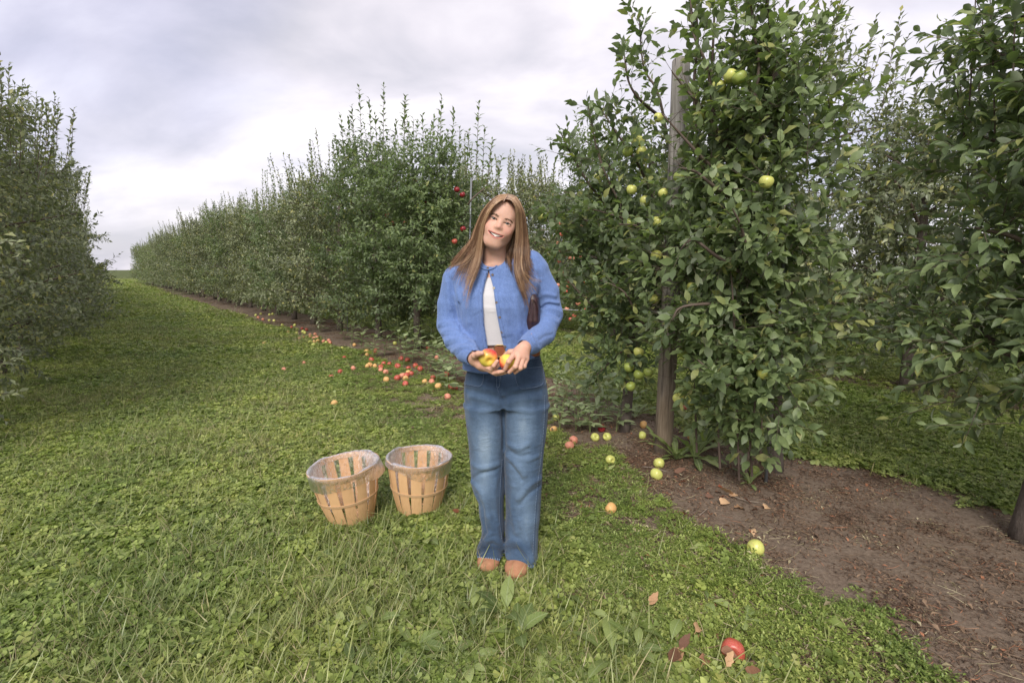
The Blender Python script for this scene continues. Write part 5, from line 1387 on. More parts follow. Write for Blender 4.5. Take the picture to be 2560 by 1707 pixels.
def cardigan_details():
    def band(pts, n, w, off):
        p = trace(CT, pts, n, 0)
        return p
    # placket bands either side of the opening
    for name, pts, dx in (('placket', OPEN_R, 5.5), ('placket', OPEN_L, -5.5)):
        c = [(a + dx, b) for a, b in pts[1:]] if dx > 0 else [(a + dx, b) for a, b in pts[1:-2]]
        l = trace(CT, [(a - 4.6, b) for a, b in c], 44, .0012); r = trace(CT, [(a + 4.6, b) for a, b in c], 44, .0012)
        n = min(len(l), len(r)); l, r = l[:n], r[:n]
        mid = (l + r) / 2 - [0, .0022, 0]; V = np.vstack([l + [0, .002, 0], l, mid, r, r + [0, .002, 0]]); F = []
        for k in range(4):
            i = np.arange(n - 1); F.append(np.stack([k * n + i, k * n + i + 1, (k + 1) * n + i + 1, (k + 1) * n + i], 1)[:, ::-1])
        col = np.zeros((len(V), 3))
        pp(name, V, np.vstack(F), M_wool, cardigan, col=col)
    # neck band
    q = [(1196, 660), (1203, 666), (1212, 670), (1219, 671), (1227, 670), (1238, 665), (1248, 657), (1256, 648)]
    p = trace(CT, [(a, b + 3) for a, b in q], 30, .0015); p = p if len(p) > 5 else None
    if p is not None:
        V, F = tube(p, .0050, 8, True, .6); col = np.zeros((len(V), 3)); pp('neck_band', V, F, M_wool, cardigan, col=col)
    zz = lambda a, b: (1060 + a / 3.137, 460 + b / 3.137)
    for i, (a, b) in enumerate(((500, 662), (537, 713), (549, 817), (569, 930), (593, 1045), (612, 1160), (635, 1275))):
        c = hit(CT, *zz(a, b), .0022)
        if c is None: continue
        t = np.linspace(0, 2 * np.pi, 17)[:-1]; r = .0056; prof = [(r * .98, .0015), (r, 0), (r * .9, -.0016), (r * .6, -.0008), (r * .25, -.0004)]
        V = np.vstack([np.c_[c[0] + rr * np.cos(t), np.full(16, c[1] + d), c[2] + rr * np.sin(t)] for rr, d in prof]); V = np.vstack([V, [c[0], c[1] - .0003, c[2]]])
        F = [np.stack([k * 16 + np.arange(16), k * 16 + (np.arange(16) + 1) % 16, (k + 1) * 16 + (np.arange(16) + 1) % 16, (k + 1) * 16 + np.arange(16)], 1) for k in range(4)]
        tri = np.stack([4 * 16 + np.arange(16), 4 * 16 + (np.arange(16) + 1) % 16, np.full(16, 80)], 1)
        pp('button', V, [np.vstack(F), tri], M_pearl if i == 2 else M_button, cardigan)
    # buttonholes in the other band
    for (a, b) in ((470, 762), (443, 862), (447, 990), (462, 1105), (480, 1222)):
        c = hit(CT, *zz(a + 2, b), .0016)
        if c is None: continue
        V, F = tube([c + [0, 0, .006], c + [0, -.0006, 0], c - [0, 0, .006]], [.0006, .0011, .0006], 5); pp('buttonhole', V, F, plain('buttonhole_thread', (.03, .05, .16), .9) if 'buttonhole_thread' not in bpy.data.materials else bpy.data.materials['buttonhole_thread'], cardigan)
cardigan_details()

# --------------------------------------------------------------- boots
def boots():
    for (px, py, Y, toe, w, ang) in ((1216, 1435, 2.16, 2.135, .057, R(-6)), (1286, 1458, 2.09, 2.09, .060, R(-9))):
        x0 = P(px, py, Y)[0]
        s = SDF((x0 - .11, toe - .03, -.03), (x0 + .11, toe + .36, .20), .003)
        ca, sa = math.cos(ang), math.sin(ang)
        L = lambda x, y, z: np.array([x0 + ca * x - sa * y, toe + sa * x + ca * y, z])
        M = np.array([[ca, -sa, 0], [sa, ca, 0], [0, 0, 1.0]])
        s.ell(L(0, .080, .030), (w * .93, .082, .034), M, .012); s.ell(L(0, .17, .035), (w * .74, .10, .042), M, .02); s.ell(L(0, .24, .045), (w * .72, .07, .055), M, .03)
        s.cap(L(0, .20, .06), L(0, .21, .15), .040, .036, .03)
        sl, X, Yg, Z = s.sl(s.lo, s.lo + s.h * s.n, 0); s.F = np.maximum(s.F, .008 - Z).astype(np.float32)
        # raised seam up the middle of the toe
        s.fold([L(-.004, .01, .06), L(-.002, .05, .070), L(.0, .10, .078), L(0, .16, .10)], .0028, -.0035)
        V, Q = s.mesh(); V = soften(V, Q, 2, .4); b = pp('boot', V, Q, M_suede); bt = bvh(V, Q)
        for pts in ((((1215, 1400), (1208, 1415), (1204, 1429)), ((1244, 1419), (1238, 1427), (1229, 1433))) if px < 1250 else (((1282, 1409), (1271, 1427), (1263, 1443)), ((1322, 1430), (1310, 1446), (1292, 1455)))):
            p = trace(bt, pts, 12, .0004)
            if len(p) > 3: v_, f_ = tube(p, .0011, 5); pp('boot_seam', v_, f_, M_sole, b)
        t = np.linspace(0, 2 * np.pi, 41)[:-1]
        out = []
        for q in t:
            yy = .135 - .142 * math.cos(q); ww = w * (.96 - .16 * sstep(.10, .24, yy)) * abs(math.sin(q)) ** .62 * math.copysign(1, math.sin(q)); out.append((ww, yy))
        n = 40; rings = []
        for (g, z) in ((.92, .001), (1.0, .003), (1.02, .009), (1.0, .014), (.9, .016)):
            rings.append(np.array([L(a * g, .135 + (b_ - .135) * (1 + (g - 1) * .4), z) for a, b_ in out]))
        V = np.vstack(rings + [L(0, .135, .022)[None], L(0, .135, .001)[None]]); F = [np.stack([k * n + np.arange(n), k * n + (np.arange(n) + 1) % n, (k + 1) * n + (np.arange(n) + 1) % n, (k + 1) * n + np.arange(n)], 1) for k in range(4)]
        tri = np.vstack([np.stack([4 * n + np.arange(n), 4 * n + (np.arange(n) + 1) % n, np.full(n, 5 * n)], 1), np.stack([(np.arange(n) + 1) % n, np.arange(n), np.full(n, 5 * n + 1)], 1)])
        pp('sole', V, [np.vstack(F), tri], M_sole, b)
boots()

# --------------------------------------------------------------- hair
def hair_mat():
    n = NT('hair'); a = n.attr('col'); sep = n.n('SeparateColor'); n.l(a.outputs['Color'], sep.inputs[0])
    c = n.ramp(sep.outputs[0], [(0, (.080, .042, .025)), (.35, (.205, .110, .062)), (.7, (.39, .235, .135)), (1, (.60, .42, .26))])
    n.set('Base Color', c); n.set('Roughness', .38); n.set('Specular IOR Level', .45); n.set('Anisotropic', .4); return n.m
M_hair = hair_mat()
def build_hair():
    g = lambda q: np.array([P(a, b, y) for a, b, y in q])
    zf = lambda x, y: (1160 + x / 8.711, 480 + y / 8.711)
    left = [g(q) for q in (
        [(1265, 498, 2.135), (1251, 502, 2.108), (1231, 519, 2.105), (1214, 552, 2.125), (1207, 590, 2.150), (1204, 630, 2.165), (1196, 668, 2.150), (1180, 705, 2.125), (1170, 740, 2.112), (1166, 785, 2.110)],
        [(1266, 494, 2.15), (1246, 499, 2.118), (1223, 521, 2.120), (1205, 560, 2.145), (1197, 600, 2.170), (1190, 640, 2.180), (1182, 675, 2.165), (1173, 705, 2.140), (1166, 735, 2.125), (1160, 755, 2.12)],
        [(1267, 489, 2.18), (1241, 495, 2.14), (1215, 524, 2.15), (1198, 562, 2.175), (1187, 605, 2.200), (1172, 640, 2.210), (1155, 668, 2.205), (1143, 690, 2.20), (1135, 712, 2.195), (1130, 725, 2.19)],
        [(1269, 486, 2.21), (1241, 491, 2.18), (1210, 523, 2.19), (1192, 563, 2.215), (1178, 606, 2.235), (1152, 637, 2.245), (1130, 662, 2.255), (1115, 682, 2.25), (1104, 700, 2.245), (1098, 715, 2.24)],
        [(1271, 485, 2.25), (1243, 490, 2.25), (1208, 523, 2.25), (1189, 566, 2.26), (1172, 606, 2.27), (1146, 634, 2.28), (1126, 655, 2.29), (1110, 678, 2.30), (1098, 695, 2.30), (1090, 715, 2.29)])]
    right = [g(q) for q in (
        [(1265, 498, 2.135), (1278, 502, 2.112), (1289, 520, 2.118), (1291, 550, 2.150), (1291, 590, 2.175), (1288, 625, 2.18), (1286, 655, 2.150), (1290, 690, 2.125), (1302, 725, 2.118), (1314, 760, 2.13), (1319, 795, 2.14)],
        [(1267, 494, 2.15), (1285, 500, 2.125), (1297, 522, 2.135), (1300, 555, 2.165), (1300, 595, 2.185), (1297, 630, 2.18), (1296, 660, 2.150), (1302, 695, 2.13), (1314, 730, 2.13), (1322, 765, 2.14), (1321, 800, 2.15)],
        [(1268, 489, 2.18), (1289, 497, 2.145), (1303, 526, 2.155), (1307, 560, 2.180), (1309, 600, 2.195), (1308, 635, 2.19), (1307, 660, 2.165), (1313, 685, 2.15), (1333, 700, 2.165), (1362, 709, 2.19), (1386, 716, 2.22)],
        [(1270, 486, 2.21), (1292, 495, 2.175), (1308, 528, 2.185), (1313, 562, 2.205), (1316, 600, 2.215), (1317, 630, 2.205), (1316, 655, 2.18), (1320, 680, 2.165), (1338, 697, 2.175), (1366, 707, 2.20), (1388, 722, 2.23)],
        [(1272, 485, 2.25), (1293, 494, 2.23), (1311, 530, 2.24), (1317, 565, 2.25), (1321, 600, 2.26), (1324, 625, 2.26), (1330, 637, 2.27), (1340, 648, 2.27), (1352, 660, 2.27), (1362, 672, 2.27), (1368, 680, 2.27)])]
    back = [g(q) for q in (
        [(1272, 485, 2.26), (1262, 492, 2.30), (1240, 530, 2.34), (1225, 570, 2.35), (1222, 610, 2.345), (1215, 640, 2.35), (1208, 690, 2.37), (1205, 740, 2.38)],
        [(1272, 485, 2.27), (1272, 492, 2.30), (1262, 530, 2.34), (1255, 570, 2.35), (1255, 610, 2.34), (1252, 640, 2.34), (1250, 690, 2.37), (1250, 740, 2.38)],
        [(1272, 485, 2.27), (1282, 494, 2.30), (1290, 530, 2.33), (1295, 570, 2.34), (1292, 610, 2.335), (1292, 640, 2.34), (1296, 690, 2.37), (1298, 740, 2.38)])]
    inner = [g(q) for q in (     # the dark hair behind the neck on the right of the picture
        [(1285, 560, 2.20), (1284, 600, 2.215), (1275, 622, 2.215), (1268, 640, 2.205), (1268, 655, 2.190), (1275, 680, 2.165)],
        [(1290, 560, 2.21), (1290, 600, 2.23), (1284, 630, 2.225), (1278, 650, 2.20), (1280, 668, 2.175), (1288, 700, 2.145)])]
    def resamp(a, n=22): return smooth_path(a, n)
    def sheet(gs, n, jit, clump, r=.00078, base=.45, end=(.62, 1.0), wob=.004, thick=.004, skew=1.0, outer=0.0):
        gs = [resamp(q) for q in gs]; G_ = np.array(gs); parts = []; C = []
        nc = max(3, n // clump)
        cu = rng.uniform(0, 1, nc) ** skew * (len(gs) - 1.001); cn = rng.normal(0, 1, (nc, 3)); ct = rng.uniform(-.48, .44, nc); ce = rng.uniform(*end, nc) * (1 - outer * (cu / (len(gs) - 1)) ** 1.5)  # clump tones: natural streaks, spread wider to paint shadow between the locks
        tt = np.linspace(0, 1, 22)
        for i in range(n):
            k = rng.integers(nc); u = np.clip(cu[k] + rng.normal(0, .10), 0, len(gs) - 1.001); a = int(u); f = u - a
            p = G_[a] * (1 - f) + G_[a + 1] * f
            ph = rng.uniform(0, 6.28, 3); am = cn[k] * jit * .8 + rng.normal(0, 1, 3) * jit * .45
            off = am[None] * (tt[:, None] ** 1.2) + 1.5 * wob * np.sin(tt[:, None] * (6 + 4 * cn[k][0]) + ph * .25 + cn[k] * 3) * tt[:, None] * .6
            dep = rng.uniform(-1, 0.15) * thick; off[:, 1] -= dep * np.minimum(1, tt * 5)
            p = p + off
            e = ce[k] * rng.uniform(.75, 1); m = max(6, int(22 * e)); p = p[:m]
            rr = r * rng.uniform(.7, 1.3) * np.linspace(1.15, .45, m)
            V, F = tube(p, rr, 3, False); parts.append((V, F))
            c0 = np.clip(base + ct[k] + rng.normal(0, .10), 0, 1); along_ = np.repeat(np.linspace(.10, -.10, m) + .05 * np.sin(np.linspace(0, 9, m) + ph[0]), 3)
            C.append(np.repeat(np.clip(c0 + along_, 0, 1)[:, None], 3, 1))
        V, F = merge(parts); return V, F, np.vstack(C)
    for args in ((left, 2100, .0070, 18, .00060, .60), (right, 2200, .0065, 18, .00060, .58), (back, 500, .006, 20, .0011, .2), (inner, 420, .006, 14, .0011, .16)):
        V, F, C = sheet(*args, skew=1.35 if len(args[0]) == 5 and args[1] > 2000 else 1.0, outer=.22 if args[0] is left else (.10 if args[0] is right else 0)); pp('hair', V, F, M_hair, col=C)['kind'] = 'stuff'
    # flyaways
    fl = [g([(1190, 610, 2.18), (1160, 650, 2.19), (1120, 668, 2.2), (1150, 675, 2.14), (1180, 684, 2.13)]), g([(1185, 640, 2.17), (1165, 660, 2.16), (1135, 680, 2.17), (1115, 700, 2.22)])]
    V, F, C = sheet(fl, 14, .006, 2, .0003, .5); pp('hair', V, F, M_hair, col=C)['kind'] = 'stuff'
    q = [P(1259, 504, 2.113), P(1262, 499, 2.122), P(1266, 493, 2.145), P(1269, 488.5, 2.18)]
    V, F = tube(smooth_path(q, 10), .0016, 5); pp('parting', V, F, plain('scalp', (.42, .27, .20), .6))
    # body of the hair round the skull
    s = SDF(HC - .16, HC + .16, .004)
    s.ell(H(0, -.014, .038), np.array([.0795, .098, .085]) * HS, HM, 0)
    for x in (-1, 1): s.cap(H(x * .050, -.02, .03), H(x * .062, -.03, -.10), .030, .022, .02)
    s.cap(H(0, -.07, .0), H(0, -.06, -.12), .05, .04, .03)
    s.ell(H(0, .075, -.012), np.array([.0600, .070, .094]) * HS, HM, .006, 'sub')
    s.cap(H(0, .03, -.10), H(0, .06, -.20), .055, .06, .01, 'sub')
    V, Q = s.mesh(); V = soften(V, Q, 2, .4); pp('hair_mass', V, Q, M_hair, col=np.full((len(V), 3), .30))
build_hair()

# --------------------------------------------------------------- apples
def apple_mat(name, stops, streak=.5, rough=.32):
    """skin colour by the apple's own sides, with streaks, lenticels and blotches"""
    n = NT(name); co = n.coord('Object'); oi = n.n('ObjectInfo')
    off = n.n('VectorMath', operation='ADD'); n.l(co, off.inputs[0]); sc_ = n.n('VectorMath', operation='SCALE'); n.l(oi.outputs['Random'], sc_.inputs['Scale']); sc_.inputs[0].default_value = (7, 3, 5); n.l(sc_.outputs[0], off.inputs[1])
    n1 = n.noise(off.outputs[0], 22, 3, .5); mp = n.n('Mapping'); n.l(off.outputs[0], mp.inputs[0]); mp.inputs['Scale'].default_value = (1, 1, .12)
    n2 = n.noise(mp.outputs[0], 260, 3, .6); n3 = n.noise(off.outputs[0], 90, 4)
    f = n.math('ADD', n1, n.math('MULTIPLY', n.math('SUBTRACT', n2, .5), streak))
    c = n.ramp(f, stops); c = n.mix(n.ramp(n.noise(off.outputs[0], 3.2, 4, .6), [(.60, (0, 0, 0)), (.70, (.6, .6, .6))]), n.mix(n.ramp(n3, [(.62, (0, 0, 0)), (.75, (.35, .35, .35))]), c, (.45, .28, .14)), (.30, .17, .08))
    n.set('Base Color', c); n.set('Roughness', rough); n.set('Subsurface Weight', .05); n.set('Specular IOR Level', .45); return n.m
M_ap = {
 'y': apple_mat('apple_yellow_green', [(.35, (.42, .46, .10)), (.55, (.55, .56, .16)), (.75, (.62, .52, .18))], .25),
 'g': apple_mat('apple_green', [(.35, (.20, .27, .050)), (.55, (.30, .36, .080)), (.8, (.42, .42, .11))], .25, .4),
 'r': apple_mat('apple_red', [(.30, (.33, .035, .030)), (.55, (.46, .085, .065)), (.72, (.55, .26, .12))], .8),
 'p': apple_mat('apple_pink', [(.30, (.55, .115, .095)), (.5, (.62, .24, .17)), (.75, (.66, .45, .22))], .7, .5),
 'o': apple_mat('apple_orange', [(.30, (.60, .22, .09)), (.5, (.64, .38, .14)), (.75, (.62, .50, .20))], .7, .5),
 'd': apple_mat('apple_dark_red', [(.30, (.14, .008, .014)), (.55, (.24, .014, .022)), (.8, (.36, .045, .035))], .6),
}
M_stem = plain('apple_stem', (.12, .07, .035), .8)
def apple_shape(seed=0, seg=20, rings=12):
    r_ = np.random.default_rng(seed); V = []
    th = np.linspace(0, np.pi, rings + 1); ph = np.linspace(0, 2 * np.pi, seg, endpoint=False); a = r_.uniform(0, 6, 3)
    for t in th:
        # profile of an apple: shoulders, stem well at the top, calyx basin below
        r = math.sin(t) ** .82 * (1 + .10 * math.cos(t)); z = math.cos(t) * .90
        z -= .34 * math.exp(-(math.sin(t) / .22) ** 2) * (1 if t < 1.57 else -.62)
        lob = 1 + .025 * np.cos(5 * ph + a[0]) * (1 if t > 1.3 else .3) + .03 * np.cos(2 * ph + a[1])
        V.append(np.c_[r * lob * np.cos(ph), r * lob * np.sin(ph), np.full(seg, z)])
    V = np.vstack(V); F = []
    for k in range(rings):
        i = np.arange(seg); F.append(np.stack([k * seg + i, (k + 1) * seg + i, (k + 1) * seg + (i + 1) % seg, k * seg + (i + 1) % seg], 1))
    return V, np.vstack(F)
_ap = {}
def apple(kind, loc, r=.037, rot=(0, 0, 0), label='apple', group=None, stem=False, hi=False, shape=None):
    sd = shape if shape is not None else random.randrange(4); key = (kind, sd, hi)
    if key not in _ap:
        V, F = apple_shape(sd, 32 if hi else 16, 24 if hi else 10); _ap[key] = np_mesh('apple', V, F, M_ap.get(kind) or kind, True)
    o = link('apple', _ap[key], None, loc, rot, (r, r, r)); tag(o, label, 'apple', group)
    if stem:
        if 'stem' not in _ap: V, F = tube(smooth_path([(0, 0, .50), (.03, .02, .85), (.12, .05, 1.12)], 6), [.045, .035, .05, .05, .04, .05], 6); _ap['stem'] = np_mesh('stem', V, F, M_stem)
        link('stem', _ap['stem'], o)
    return o
def blush(name, ax):
    n = NT(name); co = n.coord('Object'); dt = n.n('VectorMath', operation='DOT_PRODUCT'); n.l(co, dt.inputs[0]); dt.inputs[1].default_value = ax
    mp = n.n('Mapping'); n.l(co, mp.inputs[0]); mp.inputs['Scale'].default_value = (1, 1, .12); n2 = n.noise(mp.outputs[0], 9, 4, .7); n1 = n.noise(co, 1.7, 3)
    f = n.math('ADD', dt.outputs['Value'], n.math('MULTIPLY', n.math('SUBTRACT', n2, .5), .9)); f = n.math('ADD', f, n.math('MULTIPLY', n.math('SUBTRACT', n1, .5), .8))
    f = n.math('MULTIPLY_ADD', f, .5) if False else n.math('ADD', n.math('MULTIPLY', f, .5), .5)
    c = n.ramp(f, [(.18, (.66, .52, .08)), (.46, (.86, .56, .09)), (.62, (.82, .36, .09)), (.80, (.70, .12, .06)), (.95, (.6, .06, .05))])
    n.set('Base Color', c); n.set('Roughness', .34); n.set('Specular IOR Level', .45); return n.m
def held():
    z5 = lambda zx, zy, Y: P(1150 + zx / 10.69, 840 + zy / 10.69, Y)
    for nm, at, r_, axis, red, lab, sh in (('held_apple_yellow_red', (748, 568, 2.03), .0375, (.22, -.86, -.30), (.45, .25, .85), 'yellow apple with a red top resting in her open palm, stem hollow to the front', 1),
                                           ('held_apple_orange', (1262, 705, 2.000), .0345, (.3, .5, .8), (-.80, .0, -.55), 'orange-yellow apple gripped from above by her fingers', 2)):
        q = Vector(axis).to_track_quat('Z', 'Y'); ax = q.inverted() @ Vector(red).normalized()
        o = apple(blush(nm, tuple(ax)), z5(*at), r_, q.to_euler(), lab, 'apples she holds', False, True, sh)
held()
# ================================================================== SHOULDER BAG
def bag():
    o0 = P(1332, 770, 2.33); e = empty('shoulder_bag', tuple(o0), label='dark brown leather shoulder bag tucked under her arm', cat='bag')
    def bp(name, V, F, mat, smooth=True): return link(name, np_mesh(name, V - o0, F, mat, smooth), e)
    s = SDF(o0 - [.07, .16, .16], o0 + [.09, .17, .16], .0045)
    # a flat pouch turned edge-on to the picture
    s.sections([(P(1332, 826, 2.26)[2], P(1333, 0, 2.30)[0], 2.30, .030, .10), (P(1332, 800, 2.26)[2], P(1334, 0, 2.30)[0], 2.30, .038, .125), (P(1332, 745, 2.26)[2], P(1334, 0, 2.3)[0], 2.30, .030, .12), (P(1332, 733, 2.26)[2], P(1333, 0, 2.3)[0], 2.30, .016, .11)], 0, 3)
    V, Q = s.mesh(); V = soften(V, Q, 2, .4); bp('pouch', V, Q, M_bag)
    q = [P(1322, 632, 2.27), P(1317, 650, 2.225), P(1316, 680, 2.195), P(1319, 712, 2.19), P(1324, 735, 2.20)]
    pts = smooth_path(q, 16); W = np.array([.009, 0, 0]); V = np.vstack([pts - W, pts - W - [0, .002, 0], pts + W - [0, .002, 0], pts + W]); n = 16; i = np.arange(n - 1)
    F = np.vstack([np.stack([k * n + i, k * n + i + 1, (k + 1) * n + i + 1, (k + 1) * n + i], 1) for k in range(3)]); bp('strap', V, F, M_bag)
    V, F = tube([P(1327, 722, 2.19), P(1328, 740, 2.19), P(1328, 752, 2.19)], .0016, 6); bp('strap_link', V, F, M_brass)
    V, F = tube([P(1318.5, 705, 2.180), P(1318.5, 705.2, 2.178)], [.003, .003], 8); bp('rivet', V, F, M_brass)
    V, F = tube(smooth_path([P(1329, 752, 2.172), P(1331, 780, 2.166), P(1331, 808, 2.17)], 12), .0030, 6); bp('piping', V, F, M_bag)
    V, F = tube(smooth_path([P(1330, 748, 2.17), P(1340, 756, 2.175), P(1345, 775, 2.18), P(1343, 790, 2.19)], 12), .004, 6, True, .5); bp('zip_pull', V, F, M_bag)
bag()

# ================================================================== BASKETS
def wood_mat(name, a, b, rough=.7, sc=(6, 6, .5)):
    n = NT(name); oi = n.n('ObjectInfo'); co = n.coord('Object', sc); ad = n.n('VectorMath', operation='ADD'); n.l(co, ad.inputs[0]); n.l(oi.outputs['Random'], ad.inputs[1])
    n1 = n.noise(ad.outputs[0], 22, 5, .6, .4); n2 = n.noise(n.coord('Object'), 14, 3)
    c = n.mix(n2, n.ramp(n1, [(.3, a), (.7, b)]), b); c = n.mix(n.math('MULTIPLY', oi.outputs['Random'], .35), c, a); n.set('Base Color', c); n.set('Roughness', rough); n.bump(n1, .3, .002); return n.m
M_stave = wood_mat('basket_veneer', (.50, .29, .128), (.67, .42, .215)); M_stave2 = wood_mat('basket_veneer_inner', (.62, .36, .17), (.76, .49, .26))
M_hoop = wood_mat('basket_hoop', (.42, .25, .12), (.55, .36, .20)); M_staple = plain('staple', (.12, .10, .09), .5, Metallic=.6)
def film_mat():
    n = NT('clear_plastic_film'); tr = n.n('BsdfTransparent'); tr.inputs[0].default_value = (.97, .95, .95, 1); gl = n.n('BsdfGlossy'); gl.inputs['Roughness'].default_value = .28; gl.inputs[0].default_value = (1, .97, .97, 1)
    df = n.n('BsdfDiffuse'); df.inputs[0].default_value = (.85, .78, .78, 1)
    fr = n.n('Fresnel'); fr.inputs[0].default_value = 1.45; nz = n.noise(n.coord('Object', (1, 1, .6)), 55, 4, .6, 1.0); b = n.n('Bump'); b.inputs['Strength'].default_value = .9; b.inputs['Distance'].default_value = .01; n.l(nz, b.inputs['Height']); n.l(b.outputs[0], gl.inputs['Normal']); n.l(b.outputs[0], fr.inputs['Normal'])
    m1 = n.n('MixShader'); n.l(n.math('ADD', n.math('MULTIPLY', fr.outputs[0], 1.1), .02, True), m1.inputs[0]); n.l(tr.outputs[0], m1.inputs[1]); n.l(gl.outputs[0], m1.inputs[2])
    m2 = n.n('MixShader'); n.l(n.ramp(nz, [(.50, (.0, .0, .0)), (.74, (.16, .16, .16))]), m2.inputs[0]); n.l(m1.outputs[0], m2.inputs[1]); n.l(df.outputs[0], m2.inputs[2]); n.l(m2.outputs[0], n.out.inputs[0]); return n.m
M_film = film_mat()
M_red = plain('red_stain', (.55, .02, .04), .6)
def basket(loc, r0, r1, h, tilt, label, nst, mat, rotz, stains=()):
    e = empty('basket', loc, tilt, label=label, cat='basket', group='apple baskets on the grass')
    da = 2 * math.pi / nst; wst = r0 * math.tan(da / 2) * 2 * .985
    # stave: bulges a little, constant width so wedge-shaped gaps open towards the rim
    nz, nx = 9, 5; V = []; 
    def shell(off):
        o = []
        for k in range(nz):
            t = k / (nz - 1); r = r0 + (r1 - r0) * t + .010 * math.sin(math.pi * t) + off; w = wst * (1 + .07 * math.sin(math.pi * t))
            for j in range(nx):
                u = (j / (nx - 1) - .5) * w; a = u / (r + .0) ; o.append((r * math.cos(a), r * math.sin(a), h * t))
        return np.array(o)
    A, B = shell(0), shell(-.0022); V = np.vstack([A, B]); m = nz * nx
    i = np.arange(nz - 1)[:, None] * nx + np.arange(nx - 1)[None]; F = [np.stack([i, i + 1, i + nx + 1, i + nx], -1).reshape(-1, 4), np.stack([i + nx, i + nx + 1, i + 1, i], -1).reshape(-1, 4) + m]
    k = np.arange(nz - 1) * nx; F.append(np.stack([k, k + nx, k + nx + m, k + m], 1)); k2 = k + nx - 1; F.append(np.stack([k2 + nx, k2, k2 + m, k2 + nx + m], 1))
    j = np.arange(nx - 1); F.append(np.stack([j + 1, j, j + m, j + 1 + m], 1)); j2 = j + (nz - 1) * nx; F.append(np.stack([j2, j2 + 1, j2 + 1 + m, j2 + m], 1))
    me = np_mesh('stave', V, np.vstack(F), mat, False)
    for q in range(nst): link('stave', me, e, rot=(0, 0, rotz + q * da))
    def hoop(name, z, hh, off, th, par=e, over=.0):
        t = z / h; r = r0 + (r1 - r0) * t + .010 * math.sin(math.pi * t) + off; sl = (r1 - r0) / h
        n = 64; a = np.linspace(0, 2 * np.pi, n, endpoint=False); R_ = []
        for dr, dz in ((0, 0), (th, .001), (th + sl * hh, hh - .001), (sl * hh, hh)): R_.append(np.c_[(r + dr) * np.cos(a), (r + dr) * np.sin(a), np.full(n, z + dz)])
        F = [np.stack([k * n + np.arange(n), k * n + (np.arange(n) + 1) % n, ((k + 1) % 4) * n + (np.arange(n) + 1) % n, ((k + 1) % 4) * n + np.arange(n)], 1) for k in range(4)]
        return link(name, np_mesh(name, np.vstack(R_), np.vstack(F), M_hoop, False), par)
    top = hoop('rim_hoop', h - .030, .032, .0008, .0040); hoop('inner_rim_hoop', h - .026, .027, -.0062, .0036); hoop('middle_hoop', h * .46, .015, .0010, .0032); hoop('foot_hoop', .004, .014, .0012, .0028)
    n = 40; a = np.linspace(0, 2 * np.pi, n, endpoint=False); V = np.vstack([np.c_[(r0 - .004) * np.cos(a), (r0 - .004) * np.sin(a), np.full(n, .012)], [[0, 0, .012]]])
    link('bottom', np_mesh('bottom', V, np.stack([np.arange(n), (np.arange(n) + 1) % n, np.full(n, n)], 1), M_stave2), e)
    # staples along the rim, one object shared
    sv, sf = tube([(0, -.007, -.009), (0, .007, .009)], .0008, 4); st = np_mesh('staple', sv, sf, M_staple)
    for q in range(26):
        a = q * 2 * math.pi / 26 + .05; z = h - .014; r = r1 + .0045; link('staple', st, e, (r * math.cos(a), r * math.sin(a), z), (0, 0, a))
        if q % 2 == 0: link('staple', st, e, ((r1 - .0075) * math.cos(a), (r1 - .0075) * math.sin(a), z), (0, 0, a))
    for (ang, z0, z1, w) in stains:
        t0, t1 = z0 / h, z1 / h; pts = []
        rr = lambda t: r0 + (r1 - r0) * t + .010 * math.sin(math.pi * t) - .003
        pts = [(rr(t) * math.cos(ang), rr(t) * math.sin(ang), h * t) for t in (t0, (t0 + t1) / 2, t1)]
        V, F = tube(pts, [w * .5, w * .8, w], 6, True, 1); link('red_liner_print', np_mesh('red_liner_print', V, F, M_red), e)
    return e
def liner(loc, tilt, r0, r1, h, label, drop, seed, flare):
    """thin bag: lines the inside, folds over the rim and hangs outside with an uneven edge"""
    r_ = np.random.default_rng(seed); n = 110; a = np.linspace(0, 2 * np.pi, n, endpoint=False)
    wob = lambda f, ph: sum(np.sin(a * k * f + ph * k) / k for k in (1, 2, 3, 5, 7))
    dz = drop * (1 + .35 * wob(1, seed)) + flare[1] * np.exp(-((np.angle(np.exp(1j * (a - flare[0])))) / .8) ** 2)
    rings = []
    rr = lambda t: r0 + (r1 - r0) * t + .010 * math.sin(math.pi * t)
    for t in (.10, .35, .6, .8, .93): rings.append((rr(t) - .010 - .006 * np.abs(wob(3, t * 9)) * t, np.full(n, h * t)))
    rings.append((r1 - .009 + .002 * wob(5, 1), np.full(n, h - .002))); rings.append((r1 - .001 + .002 * wob(5, 2), h + .007 + .004 * wob(4, 3)))
    rings.append((r1 + .0075 + .001 * wob(6, 2), h + .001 + 0 * a))
    for s_ in (.25, .5, .75, 1.0):
        t = 1 - dz * s_ / h; R_ = r0 + (r1 - r0) * t + .010 * np.sin(np.pi * np.clip(t, 0, 1)); rings.append((R_ + .008 + .0035 * s_ * np.abs(wob(4, 1 + s_)) + flare[2] * s_ * np.exp(-((np.angle(np.exp(1j * (a - flare[0])))) / .35) ** 2), h * t))
    V = np.vstack([np.c_[R_ * np.cos(a), R_ * np.sin(a), z] for R_, z in rings]); i = np.arange(n)
    F = np.vstack([np.stack([k * n + i, k * n + (i + 1) % n, (k + 1) * n + (i + 1) % n, (k + 1) * n + i], 1) for k in range(len(rings) - 1)])
    o = link('plastic_liner', np_mesh('plastic_liner', V, F, M_film, True), None, loc, tilt)
    tag(o, label, 'plastic bag', 'clear liners in the baskets')
BL = (-.878, 2.665, .0); BR = (-.533, 2.775, .0)
